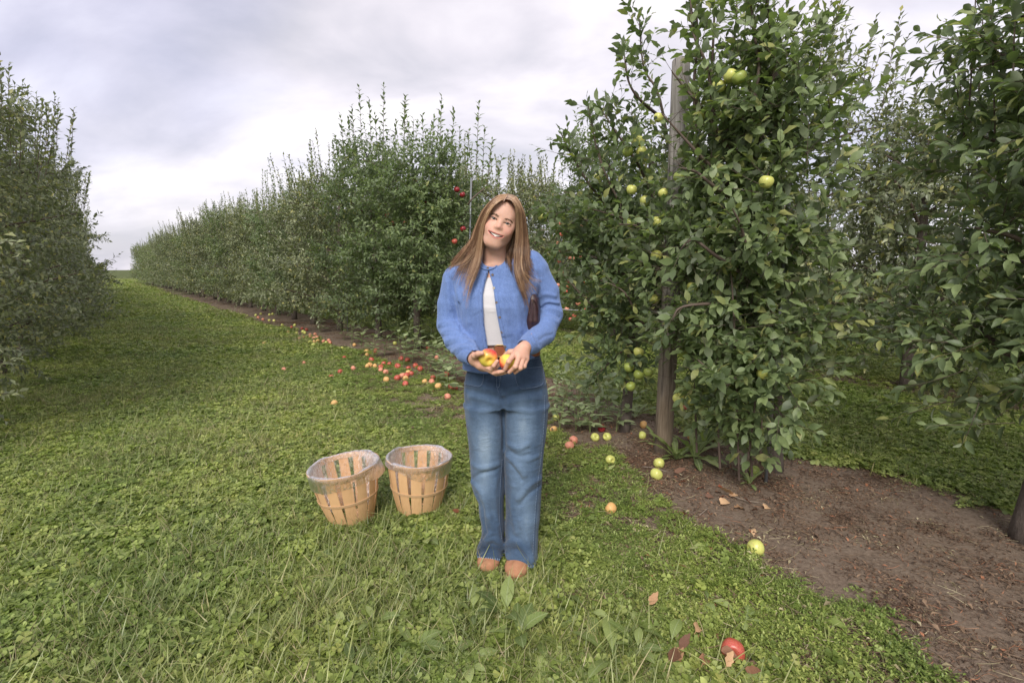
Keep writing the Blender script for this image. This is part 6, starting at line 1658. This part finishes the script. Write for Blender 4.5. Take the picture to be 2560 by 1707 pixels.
basket(BL, .113, .183, .322, (R(2), R(-6), 0), 'left basket of pale wooden slats, leaning outwards, red streaks in its slits', 14, M_stave, .12, ((R(-62) + .0, .0, .15, .0032), (R(-88), .0, .06, .0026), (R(-36), .04, .17, .0026)))
basket(BR, .116, .178, .322, (R(0), R(2), 0), 'upright basket of honey-brown wooden slats nearest her legs', 14, M_stave, .30)
liner(BL, (R(2), R(-6), 0), .113, .183, .322, 'clear plastic liner hanging untidily over the rim of the leaning basket', .055, 3, (R(15), .02, .028))
liner(BR, (R(0), R(2), 0), .116, .178, .322, 'clear plastic liner folded evenly over the rim of the upright basket', .052, 8, (R(200), .0, .006))

# ================================================================== POST, STAKES, WIRE
def post():
    b = G(1658, 1128); b[1] = 3.72; b[0] = P(1658, 1128, 3.72)[0]; h = P(1690, 158, 3.72)[2]
    n = NT('weathered_post'); co = n.coord('Object', (1, 1, .06)); n1 = n.noise(co, 90, 7, .7); n2 = n.noise(n.coord('Object', (1, 1, .5)), 8, 4); n3 = n.noise(n.coord('Object', (1, 1, .035)), 38, 3, .5, .3)
    sp = n.n('SeparateXYZ'); n.l(n.coord('Object'), sp.inputs[0]); low = n.ramp(n.math('ADD', n.math('MULTIPLY', sp.outputs[2], .4), n.math('MULTIPLY', n.math('SUBTRACT', n2, .5), .5)), [(.1, (.55, .45, .34)), (.75, (1, 1, 1))])
    c = n.ramp(n1, [(.3, (.19, .165, .145)), (.55, (.36, .335, .305)), (.8, (.50, .47, .44))]); c = n.mix(1, c, low, 'MULTIPLY'); c = n.mix(n.ramp(n3, [(.60, (0, 0, 0)), (.66, (.85, .85, .85)), (.70, (0, 0, 0))]), c, (.05, .04, .035))
    n.set('Base Color', c); n.set('Roughness', .9); n.bump(n.math('SUBTRACT', n1, n.math('MULTIPLY', n.ramp(n3, [(.60, 0), (.66, 1), (.70, 0)]), 1.2)), .8, .006)
    seg, rg = 40, 50; t = np.linspace(0, 1, rg); a = np.linspace(0, 2 * np.pi, seg, endpoint=False); V = []
    for k in range(rg):
        z = -.15 + (h + .15) * t[k]; r = .0665 - .007 * t[k]; rr = r * (1 + .02 * np.sin(3 * a + 2 * z) + .012 * np.sin(7 * a + 1.3 * z))
        crack = np.exp(-((np.angle(np.exp(1j * (a + 1.25 + .12 * np.sin(2 * z))))) / .07) ** 2) * .009 * (.4 + .6 * math.sin(1.2 * z + .4) ** 2); crack2 = np.exp(-((np.angle(np.exp(1j * (a + 2.0)))) / .06) ** 2) * .006 * max(0, math.sin(2.1 * z)); rr = rr - crack - crack2
        V.append(np.c_[rr * np.cos(a) + .01 * math.sin(.8 * z), rr * np.sin(a), np.full(seg, z + (.006 * 1 if k == rg - 1 else 0)) + (0.012 * np.cos(a + 2) if k == rg - 1 else 0)])
    e0 = V[-1]; V.append(e0 * [.93, .93, 1] + [0, 0, .006]); V.append(e0 * [.5, .5, 1] + [0, 0, .004]); n_ = len(V); V = np.vstack(V + [[[0, 0, h + .008]]])
    i = np.arange(seg); F = [np.stack([k * seg + i, k * seg + (i + 1) % seg, (k + 1) * seg + (i + 1) % seg, (k + 1) * seg + i], 1) for k in range(n_ - 1)]
    tri = np.stack([(n_ - 1) * seg + i, (n_ - 1) * seg + (i + 1) % seg, np.full(seg, n_ * seg)], 1)
    o = link('wooden_post', np_mesh('wooden_post', V, [np.vstack(F), tri], n.m, True), None, (b[0], b[1], 0)); tag(o, 'tall weathered grey round post with long cracks standing in the near tree row', 'post')
post()
def stake(base, top, r, label, mat):
    V, F = tube(np.array([base, top]) - np.array(base), r, 8); o = link('support_stake', np_mesh('support_stake', V, F, mat, True), None, tuple(base)); tag(o, label, 'stake', 'metal stakes of the tree row')
M_pipe = plain('galvanised_pipe', (.30, .31, .33), .45, Metallic=.5)
g = G(1914, 1206); stake([g[0], g[1], -.05], [g[0] + .02, g[1], 1.95], .0105, 'thin grey metal stake at the right edge beside the brown leaves', M_pipe)
q = P(1173, 700, 8.2); stake([q[0] - .05, 8.2, -.05], [P(1178, 450, 8.2)[0], 8.2, P(1178, 445, 8.2)[2]], .014, 'slim grey pole beside the bent branch, just left of her head', M_pipe)
q = P(868, 805, 11.2); stake([q[0], 11.2, -.05], [q[0] + .02, 11.2, 1.5], .016, 'slim grey pole among the low branches, left of the bare trunk', M_pipe)
def wire():
    a, b = P(1395, 772, 5.2), P(1560, 776, 4.3); pts = smooth_path([a + [-.5, .75, 0], a, (a + b) / 2 - [0, 0, .01], b, P(1660, 780, 3.78)], 20); V, F = tube(pts, .0042, 6)
    o = link('trellis_wire', np_mesh('trellis_wire', V - pts[0], F, plain('white_wire', (.75, .75, .73), .5), True), None, tuple(pts[0])); tag(o, 'white trellis wire stretched across the gap to the wooden post', 'wire')
wire()

# ================================================================== APPLES ON THE GROUND AND IN THE TREES
def z8(x, y): return 640 + x / 6.533, 760 + y / 6.533
def z6(x, y): return 640 + x / 3.41, 600 + y / 3.41
KIND = {'y': 'yellow-green', 'r': 'red', 'p': 'pink, softening', 'o': 'orange, rotting', 'd': 'dark red', 'g': 'green'}
def fallen():
    near = [((1390, 1047), 'y', 'yellow-green fallen apple under the grey-green weeds just right of her thigh'), ((1384, 1079), 'o', 'rotting orange apple half sunk by the dry twigs beside her knee'),
            ((1434, 1105), 'p', 'spotted pink and green apple, upper of the touching pair right of her knee'), ((1424, 1119), 'p', 'wrinkled pink apple, lower of the touching pair right of her knee'),
            ((1487, 1098), 'y', 'pale yellow apple with a green patch at the edge of the weeds'), ((1504, 1075), 'd', 'dark red apple hidden in the weeds behind the pale yellow ones'),
            ((1518, 1097), 'y', 'yellow apple with an orange bruise beside the dark red one'), ((1606, 1092), 'y', 'pale apple in the dead stems left of the post foot'), ((1608, 1064), 'o', 'dull orange apple behind the stems left of the post foot'),
            ((1647, 1163), 'y', 'green-yellow apple with a rotten hole at the foot of the post'), ((1640, 1192), 'y', 'large yellow apple in front of the one with the rotten hole'),
            ((1525, 1153), 'y', 'yellow apple nested in fine weeds halfway between her and the post'), ((1527, 1275), 'o', 'wrinkled salmon-orange apple alone on the thin grass'),
            ((1728, 1097), 'o', 'split orange apple among the dock leaves right of the post'), ((1887, 1380), 'y', 'bright yellow apple with black specks on the bare soil at right'),
            ((1885, 1181), 'g', 'green apple under the low leaves by the thin stake'), ((1712, 1025), 'r', 'small red apple glimpsed beyond the row under the big tree'), ((1831, 1639), 'r', 'big shiny red apple among brown leaves in the bottom right corner')]
    for (x, y), k, lab in near:
        g = G(x, y + 4); r = {1831: .041, 1887: .041, 1640: .041, 1647: .038}.get(x, .035)
        d = G(x, y + 13 * 3.5 / g[1]) if g[1] < 6 else g
        apple(k, (g[0], g[1] , r * .82 + ground_z(g[0], g[1])), r, (R(random.uniform(30, 120)), R(random.uniform(-40, 40)), random.uniform(0, 6)), lab, 'fallen apples near the post', hi=g[1] < 4)
    # scatter along the left row
    L8 = [(100,60,'y'),(80,155,'y'),(35,215,'p'),(115,243,'p'),(0,180,'y'),(220,170,'y'),(272,160,'y'),(218,260,'y'),(296,266,'y'),(430,342,'y'),(632,348,'y'),(255,408,'y'),(288,406,'y'),(340,407,'y'),(410,407,'y'),(530,462,'o'),(662,478,'y'),(665,418,'y'),(752,402,'r'),(828,415,'r'),(770,455,'y'),(797,470,'y'),(583,380,'r'),(713,563,'p'),(785,560,'p'),(887,548,'p'),(885,505,'p'),(948,567,'p'),(997,552,'p'),(965,495,'p'),(885,630,'y'),(955,620,'o'),(1012,603,'o'),(940,672,'y'),(1103,607,'p'),(1145,630,'y'),(1212,632,'p'),(1187,598,'p'),(1405,742,'y'),(1443,893,'r'),(790,978,'p'),(1377,1120,'r'),(1230,1200,'r'),(1590,1062,'p'),(1808,785,'o'),(1812,838,'o'),(1955,772,'r'),(1888,925,'r'),(1860,1010,'o'),(1945,1020,'o'),(1820,1020,'o'),(2040,1040,'r'),(2085,985,'r'),(2180,990,'r'),(2310,1020,'r'),(2040,1085,'p'),(2120,1125,'p'),(2310,1220,'r'),(2125,1250,'o'),(460,1080,'p'),(135,655,'o')]
    L6 = [(1240,1015,'r'),(1290,1030,'r'),(1215,1080,'r'),(1360,1075,'r'),(1400,1105,'r'),(1300,1100,'r'),(1285,1165,'r'),(1250,1165,'p'),(1205,1185,'r'),(1275,1190,'o'),(1275,1235,'r'),(1300,1140,'o'),(1325,1145,'r'),(1110,1200,'o'),(1510,1180,'r'),(1440,1215,'o'),(1500,1220,'p'),(1625,1150,'r'),(1660,1265,'r'),(1695,1275,'r'),(1635,1350,'p'),(1555,1260,'o'),(1465,920,'r'),(1345,850,'o'),(1270,825,'o'),(1185,883,'y'),(840,893,'o'),(670,1410,'o'),(1540,1000,'p')]
    pts = [(z8(x, y), k) for x, y, k in L8] + [(z6(x, y), k) for x, y, k in L6]
    special = {(1443, 893): 'shiny red apple lying alone on the bare soil strip', (1377, 1120): 'pink-red apple on the grass, right one of the two alone there', (1230, 1200): 'crimson apple on the grass, nearer of the two alone there', (790, 978): 'flattened pink apple farther out on the bright grass', (460, 1080): 'half-eaten pale apple alone on the grass left of the soil strip', (135, 655): 'smallest orange windfall, alone in the far grass', (1888, 925): 'round red apple at the edge of the leafy weeds'}
    sp = {tuple(np.round(z8(*k), 1)): v for k, v in special.items()}; sp[tuple(np.round(z6(670, 1410), 1))] = 'yellow and red apple alone on the mown grass above the baskets'
    for (x, y), k in pts:
        g = G(x, y + 3); r = random.uniform(.034, .041); lab = sp.get(tuple(np.round((x, y), 1)))
        if lab is None:
            if x < 720: lab = KIND[k] + ' windfall far down the soil strip by the left edge'
            elif x < 830: lab = KIND[k] + ' windfall in the middle of the soil strip under the left row'
            elif x < 990: lab = KIND[k] + ' windfall among the first weeds left of the bare trunk'
            elif y < 900: lab = KIND[k] + ' windfall behind the weeds by the bare trunk'
            else: lab = KIND[k] + ' windfall in the crowd before the bare trunk, %s, %s' % ('far side' if y < 915 else 'middle' if y < 940 else 'near side', 'left end' if x < 960 else 'centre' if x < 1030 else 'end by her sleeve')
        apple(k, (g[0], g[1], r * .78 + ground_z(g[0], g[1])), r, (R(random.uniform(0, 120)), R(random.uniform(-50, 50)), random.uniform(0, 6)), lab, 'fallen apples along the left row')
fallen()
def hanging():
    zA = lambda x, y: (1380 + x / 2.613, y / 2.613); zB = lambda x, y: (1380 + x / 2.45, 600 + y / 2.45)
    A = [((1163,497),'large yellow-green apple of the trio high on the right of the post'),((1225,510),'yellow-green apple right of the largest one high up'),((1090,565),'half-hidden apple left below the high pair'),((955,770),'green apple in shade right of the post, below the high trio'),((570,925),'yellow apple with a dark slit, top of the cluster left of the post'),((497,993),'yellow apple at the left of the cluster left of the post'),((585,992),'middle apple of the cluster left of the post'),((630,1025),'shaded lowest apple of the cluster left of the post'),((303,1165),'single golden apple on the outermost left branch'),((608,1312),'bright green round apple hanging clear at head height left of the post'),((505,1458),'green apple low left of the bright round one'),((690,1450),'pale green apple right below the bright round one'),((835,1155),'yellow apple peeking from leaves right beside the post'),((725,1262),'small yellow apple between the leaves left of the post'),((695,770),'narrow yellow apple glimpsed behind a leaf near the post'),((1400,1190),'shaded green apple at the right edge of the picture'),((215,1385),'dull yellow apple on the far left low branch'),((1045,1460),'yellow-green apple right of the post at head height'),((520,1240),'yellow-green apple half behind leaves above the bright round one')]
    B = [((640,95),'lime apple in front of the post below head height'),((875,100),'broad yellow-green apple right of the post at shoulder height'),((985,200),'leaf-covered green apple right of the broad one'),((860,292),'big round green apple at elbow height right of the post'),((810,385),'dark green apple just under the big round one'),((628,365),'light green apple left of the post at elbow height'),((805,690),'green apple hanging right of the post above the bare foot'),((530,685),'pale green apple under the leafy end left of the post'),((590,810),'right apple of the low dark cluster left of the post'),((530,825),'left apple of the low dark cluster left of the post'),((483,897),'pale apple hanging lowest left of the post'),((470,780),'shaded apple at the top of the low cluster'),((775,970),'green apple low behind the post on the right'),((850,980),'dark green apple lowest right of the post'),((1295,820),'bright green apple at the right edge above the brown leaves'),((940,670),'slim green apple among leaves right of the post')]
    for lst, f, off in ((A, zA, 0), (B, zB, 0)):
        for (x, y), lab in lst:
            px, py = f(x, y); Y = near_depth(px) - .36
            if px < 1640: Y = max(Y, 3.80)
            apple('y' if y % 3 else 'g', tuple(P(px, py, Y)), .0385 * (.82 if 'small' in lab or 'slim' in lab or 'narrow' in lab else 1), (R(random.uniform(-25, 25)), R(random.uniform(-25, 25)), random.uniform(0, 6)), lab, 'yellow-green apples hanging in the near trees', True, True)
    apple('y', tuple(P(1356, 544, 4.9)), .043, (0, .2, 0), 'green apple hanging just right of her head', 'yellow-green apples hanging in the near trees', True)
    z5_ = lambda x, y: (640 + x / 3.564, 180 + y / 3.564)
    D = [(1180,940,9.0),(1255,1055,8.9),(1305,1195,8.7),(1225,1350,8.7),(1530,1400,7.9),(1845,1400,7.4),(1770,1510,7.3),(1790,1050,7.5),(1840,1095,7.5),(1380,1505,8.2),(1600,1370,7.8),(1170,1280,8.8),(1410,975,8.5),(1500,1165,8.1),(1890,1560,7.3),(1330,1350,8.4),(1560,1060,8.0),(1840,1900,7.3)]
    names = ['highest', 'upper', 'middle', 'lower']
    for i, (x, y, Y) in enumerate(D):
        px, py = z5_(x, y); where = 'near her hair' if px > 1110 else ('in the middle of the tall trees' if px > 1040 else 'deep in the leaves of the tallest tree')
        apple('d' if i % 3 else 'r', tuple(P(px, py, Y + .35)), .043, (R(random.uniform(-25, 25)), R(random.uniform(-25, 25)), 0), 'dark red apple hanging %s, %s' % (where, 'above head height' if py < 480 else ('at head height' if py < 600 else 'below shoulder height')), 'dark red apples hanging in the tall trees')
    E = [(220,35),(220,60),(270,115),(285,132),(262,135),(340,115),(295,170),(292,210),(325,220),(310,225),(322,248),(428,258),(415,272),(457,230),(460,250),(535,250),(500,270),(237,382),(263,442),(265,520),(250,342),(207,358),(527,340),(40,70),(85,40),(45,130),(180,105),(30,20),(75,90),(120,60),(110,110),(60,200),(95,260),(150,300),(40,330),(190,200),(380,180),(360,60),(300,30),(140,20)]
    for i, (x, y) in enumerate(E):
        px, py = zB(x, y); t = (px - 1280) / FPX; best = 9.0
        for a, b in zip(ROW2[:-1], ROW2[1:]):
            fa, fb = a[0] - t * a[1], b[0] - t * b[1]
            if fa * fb <= 0: best = a[1] + (b[1] - a[1]) * fa / (fa - fb)
        apple('rp'[i % 3 == 0], tuple(P(px, py, best - 1.15)), .040, (0, 0, i), 'small red apple on the tree beyond the gap, ' + ('upper cluster' if py < 650 else 'middle cluster' if py < 720 else 'lower branches') + (' near her sleeve' if px < 1440 else ' towards the post'), 'small red apples on the tree beyond the gap')
    for i in range(26):
        px, py = random.uniform(1385, 1470), random.uniform(560, 800); apple('p' if i % 2 else 'r', tuple(P(px, py, 8.6)), .036, (0, 0, i), 'small red apple on the tree beyond the gap, scattered near her sleeve, ' + ('at face height' if py < 640 else 'at chest height' if py < 720 else 'at waist height'), 'small red apples on the tree beyond the gap')
hanging()

# ================================================================== WEEDS AND FALLEN LEAVES ONE CAN PICK OUT
def leaf_kinds(tpl, mat, name='leaf'): return [np_mesh(name, tpl[0], tpl[1], mat, True, col=np.full((len(tpl[0]), 3), q)) for q in (.05, .25, .45, .6)]
M_rib = leaf_mat('broad_leaf', (0.095, 0.135, 0.038), (0.19, 0.25, 0.070), (0.34, 0.40, 0.14), (0.27, 0.33, 0.15), 0.42, trans=0.3, rib=True); K_plant = leaf_kinds(PLANTAIN, M_rib); K_dock = leaf_kinds(DOCK, M_rib); M_pale = leaf_mat('pale_weed_leaf', (.14, .18, .085), (.24, .295, .145), (.36, .42, .22), (.34, .38, .26), .5, trans=.25); K_weed = leaf_kinds(WEEDLEAF, M_pale); K_dandy = leaf_kinds(DANDY, M_rib)
M_stalk = plain('weed_stalk', (.16, .19, .07), .7)
def place_leaf(kinds, o, p, d, L, up=(0, 0, 1)):
    M = frames(np.array([d], float), np.array([up], float))[0]; l = bpy.data.objects.new('leaf', random.choice(kinds)); COL.objects.link(l); l.parent = o
    mw = Matrix.Identity(4)
    for a in range(3):
        for b in range(3): mw[a][b] = M[a, b] * L
        mw[a][3] = p[a]
    l.matrix_local = mw
def rosette(kinds, name, loc, n, L0, L1, label, cat, grp, up=(.15, .8), az=None):
    z = ground_z(loc[0], loc[1]) + (.020 if loc[1] < 2.6 else 0); o = empty(name, (loc[0], loc[1], z), label=label, cat=cat, group=grp); a0 = random.uniform(0, 6)
    for i in range(n):
        a = a0 + i * 2.4 + random.uniform(-.3, .3) if az is None else az + random.uniform(-1.1, 1.1); el = random.uniform(*up); place_leaf(kinds, o, (0, 0, .004), (math.cos(a) * math.cos(el), math.sin(a) * math.cos(el), math.sin(el)), random.uniform(L0, L1))
def weeds():
    z1 = lambda x, y: (640 + x / 3.675, 1300 + y / 3.675); z2 = lambda x, y: (1280 + x / 3.675, 1300 + y / 3.675)
    L = [(z1(1560,250),4,.07,.11,'broadleaf plantain with one tall blade-like leaf, left of her boots'),(z1(700,920),4,.06,.09,'small plantain rosette low on the left'),(z1(1100,1010),4,.06,.10,'plantain with an upright ribbed leaf, bottom left of centre'),(z1(1990,920),6,.07,.11,'pale plantain clump below her boots'),(z1(1650,1080),6,.07,.11,'flattened pale plantain left below her boots'),(z1(2290,960),4,.10,.15,'tall bright plantain leaves standing in front of her boots'),(z1(1450,1250),5,.07,.10,'sprawling plantain near the bottom, with a torn leaf'),(z1(900,1440),4,.07,.10,'plantain cut by the bottom edge, left'),(z1(1780,1340),5,.07,.10,'round-leaved plantain near the bottom, below her boots'),(z1(1960,1410),5,.07,.10,'dark round plantain leaves at the bottom middle'),(z1(600,380),3,.05,.08,'little upright plantain left of the baskets\' foot'),(z1(1300,560),4,.05,.08,'plantain hidden in long grass, left of her boots'),
         (z2(60,1140),5,.08,.12,'shiny plantain right below the tall bright leaves'),(z2(700,890),3,.06,.10,'single yellow-green plantain leaf on clover, right of her boots'),(z2(1100,985),4,.06,.09,'plantain with seed stalks in the clover, lower right'),(z2(930,1340),4,.10,.14,'largest dark plantain leaf at the bottom, right of centre'),(z2(1150,1250),4,.08,.12,'upright plantain leaf beside the largest dark one'),(z2(1450,1200),4,.07,.10,'plantain under the tan fallen leaves'),(z2(450,1010),4,.05,.08,'small plantain right under the grass tuft by her boots'),(z2(300,1400),4,.07,.1,'plantain at the bottom edge below her left boot'),(z2(1800,780),4,.05,.08,'plantain at the edge of the soil, right'),(z2(2150,950),6,.06,.10,'jagged dandelion near the red apple')]
    for (x, y), n, a, b, lab in L:
        if y > 1700: y = 1695
        g = G(x, y); rosette(K_dandy if 'dandelion' in lab else K_plant, 'dandelion' if 'dandelion' in lab else 'plantain', (g[0], g[1]), n + 2, a * .80, b * 1.0, lab, 'weed', 'broad-leaved weeds in the foreground grass', (.25, 1.1) if 'tall' in lab or 'upright' in lab else (.12, .75))
    D = [((1690, 1150), 12, .16, .27, 'big dock plant with long wavy leaves at the right foot of the post'), ((1735, 1150), 10, .14, .25, 'dock plant with drooping toothed leaves over the soil'), ((1760, 1120), 9, .14, .24, 'dock plant in the shade behind the drooping one'), ((1640, 1110), 7, .10, .18, 'small dock at the left foot of the post'), ((1875, 1210), 7, .08, .14, 'lobed weed over the green apple by the thin stake'), ((1590, 1040), 9, .14, .24, 'dark green dock in the stems left of the post')]
    for (x, y), n, a, b, lab in D: g = G(x, y); rosette(K_dock, 'dock_plant', (g[0], g[1]), n, a, b, lab, 'weed', 'dock plants around the post', (.35, 1.25))
    # upright leafy weeds
    def leafy(x, y, h, n, lf, lab, grp, Y=None):
        g = G(x, y); o = empty('leafy_weed', (g[0], g[1], 0), label=lab, cat='weed', group=grp)
        for s_ in range(2):
            lean = rng.normal(0, .16, 2); q = smooth_path([(0, 0, 0), (lean[0] * h * .5, lean[1] * h * .5, h * .55), (lean[0] * h * 1.2, lean[1] * h * 1.2, h * (1 - .25 * s_))], 12); V, F = tube(q, np.linspace(.004, .0018, 12), 5, False); link('stem', np_mesh('stem', V, F, M_stalk), o)
            for i in range(n):
                t = .18 + .82 * i / n; p = q[min(11, int(t * 11.9))]; a = i * 2.4 + s_; el = .1 + .6 * t; place_leaf(K_weed, o, p, (math.cos(a) * math.cos(el), math.sin(a) * math.cos(el), math.sin(el)), lf * (1.15 - .5 * t) * random.uniform(.8, 1.15))
    for i, (x, y, h) in enumerate([(1385, 1030, .38), (1405, 1045, .45), (1425, 1040, .5), (1445, 1050, .42), (1460, 1035, .5), (1480, 1050, .42), (1500, 1060, .38), (1520, 1050, .42), (1400, 1075, .25), (1440, 1078, .25), (1475, 1082, .24), (1540, 1080, .3), (1560, 1060, .35), (1365, 1050, .3), (1395, 1010, .5), (1450, 1010, .5), (1500, 1015, .45)]):
        leafy(x, y, h, 11, .13 if i % 2 else .105, 'pale leafy weed right of her hip, %s' % ('back of the clump' if y < 1040 else 'front of the clump' if y > 1065 else 'middle of the clump') + (' beside her leg' if x < 1410 else ' towards the post' if x > 1490 else ''), 'leafy weeds right of her hip')
    for i, (x, y, h) in enumerate([(905, 880, .4), (930, 895, .45), (1000, 905, .65), (1010, 915, .6), (1030, 905, .5), (1060, 915, .45), (1085, 925, .5), (1110, 935, .5), (1125, 950, .5), (1090, 960, .35), (1120, 985, .35), (1070, 935, .4), (960, 890, .4), (880, 860, .45), (860, 850, .4), (800, 830, .35), (1140, 960, .45), (1040, 880, .5), (1010, 880, .5)]):
        leafy(x, y, h, 11, .15, 'leafy weed in the undergrowth %s' % ('below the bare trunk' if 980 < x < 1050 else 'between the bare trunk and her sleeve' if x >= 1050 else 'left of the bare trunk'), 'weeds under the left row')
weeds()
M_dead = [leaf_mat('dead_leaf_tan', (.34, .19, .10), (.50, .30, .16), (.62, .40, .23), (.5, .33, .2), .75, trans=.1), leaf_mat('dead_leaf_brown', (.11, .052, .030), (.20, .095, .050), (.32, .16, .085), (.26, .15, .09), .7, trans=.05), leaf_mat('dead_leaf_red', (.25, .060, .030), (.38, .105, .048), (.5, .19, .08), (.36, .15, .09), .6, trans=.08)]
DEADT = [leaf_tpl([(0, 0), (.10, .09), (.24, .23), (.38, .17), (.55, .25), (.70, .12), (.84, .10), (1, 0)], f, d, w, stem=.2) for f, d, w in ((.8, -.25, .5), (1.3, .5, .4), (.5, .6, .7), (1.6, -.2, .4))]
def dead_leaves():
    z2 = lambda x, y: (1280 + x / 3.675, 1300 + y / 3.675); z3 = lambda x, y: (1280 + x / 3.675, 1000 + y / 3.675); z4 = lambda x, y: (1640 + x / 7.84, 1130 + y / 7.84)
    L = [(z2(1240,880),0,.085,'tan curled dead leaf standing in the clover, right of her boots'),(z2(1670,1150),0,.085,'tan leaf, upper of the fallen cluster bottom right'),(z2(1560,1230),0,.105,'long pale-tan leaf in the middle of the bottom right cluster'),(z2(1400,1320),1,.085,'round brown leaf at the left of the bottom right cluster'),(z2(1510,1300),1,.080,'brown leaf between the tan and round ones, bottom right'),(z2(1880,1300),1,.07,'dark brown leaf curling against the red apple'),(z2(1730,1455),1,.10,'brown leaf at the bottom edge left of the red apple'),(z2(1950,1490),0,.065,'tan leaf at the bottom edge under the red apple'),(z2(2100,1450),1,.07,'dark leaf behind the tan one at the bottom edge'),(z2(2290,1420),2,.07,'deep red leaf in the very corner, bottom right'),(z2(1590,300),2,.05,'small reddish leaf on thin weeds right of her boots'),
         ((1152,1302),2,.055,'reddish-brown leaf on the grass between basket and trouser leg'),(z3(1610,745),2,.07,'rust-red leaf on soil below the dock leaves'),(z4(970,720),2,.06,'small rust leaf, left of the two on the soil'),(z4(1190,700),2,.06,'small rust leaf, right of the two on the soil'),(z4(1570,870),0,.12,'largest light-brown ribbed leaf on the soil right of the post'),(z4(1390,830),0,.08,'light-brown leaf left of the largest ribbed one'),(z4(1230,1080),0,.11,'flat tan leaf nearer the camera on the soil'),(z4(1480,1120),0,.10,'crumpled tan leaf right of the flat one'),(z4(1900,1060),2,.07,'red-brown leaf behind the dark glossy pair'),(z4(1960,1150),1,.08,'glossy brown leaf at the right edge of the soil'),(z4(2110,1150),0,.09,'pale brown leaf beside the glossy one'),(z4(370,950),1,.07,'brown leaf flat on the soil edge in front of the post'),(z4(660,1270),2,.06,'pinkish dead leaf in the litter in front of the soil patch'),(z4(1070,1240),2,.05,'orange scrap of leaf in the dark litter'),(z4(1880,1330),0,.06,'thin curled leaf alone near the yellow apple'),(z4(1900,1530),0,.07,'rolled tan leaf above the yellow apple'),(z4(1470,1500),1,.05,'short brown curl left of the rolled tan leaf'),(z4(310,420),1,.09,'brown withered leaf at the base of the dock'),(z4(930,910),1,.06,'dark crumpled leaf in the middle of the soil litter'),(z4(1150,810),1,.07,'ragged brown leaf behind the dark crumpled one'),(z4(1330,910),2,.06,'maroon leaf left under the largest ribbed leaf')]
    for i, ((x, y), k, s, lab) in enumerate(L):
        y = min(y, 1700); g = G(x, y); m = np_mesh('dead_leaf', DEADT[i % 4][0], DEADT[i % 4][1], M_dead[k], True, col=np.full((len(DEADT[0][0]), 3), random.uniform(.1, .8)))
        o = link('dead_leaf', m, None, (g[0], g[1], ground_z(g[0], g[1]) + (.050 if y > 1480 and x < 1900 or y < 1340 and x < 1200 else .014)), (R(random.uniform(-14, 22)), R(random.uniform(-22, 22)), random.uniform(0, 6.3)), (s * .8, s * .85, s * .85)); tag(o, lab, 'leaf', 'dead leaves on the ground')
dead_leaves()
def twigs():
    z3 = lambda x, y: (1280 + x / 3.675, 1000 + y / 3.675)
    mt = plain('dry_twig', (.24, .19, .15), .85)
    for pts, lab in (([z3(360,365), z3(465,400)], 'pale dry stick on the soil beside the pink apples'), ([z3(440,360), z3(515,295)], 'short dry twig crossing behind the pink apples'), ([z3(1200,620), z3(1300,640), z3(1420,665)], 'twig running past the rotten apple at the post foot'), ([z3(1860,520), z3(1960,530), z3(2040,528)], 'straight dead stick lying behind the soil patch'), ([z3(1990,880), z3(2150,940), z3(2330,960)], 'long thin stem across the litter at the right'), ([z3(1720,1070), z3(1790,1020), z3(1800,1010)], 'bent thin stem over the litter patch')):
        q = [G(x, y) + [0, 0, .008 + .006 * (i == 1)] for i, (x, y) in enumerate(pts)]; q = smooth_path(q, 10); V, F = tube(q, np.linspace(.003, .0018, 10), 6); o = link('twig', np_mesh('twig', V - q[0], F, mt), None, tuple(q[0])); tag(o, lab, 'twig', 'dry twigs on the soil')
twigs()
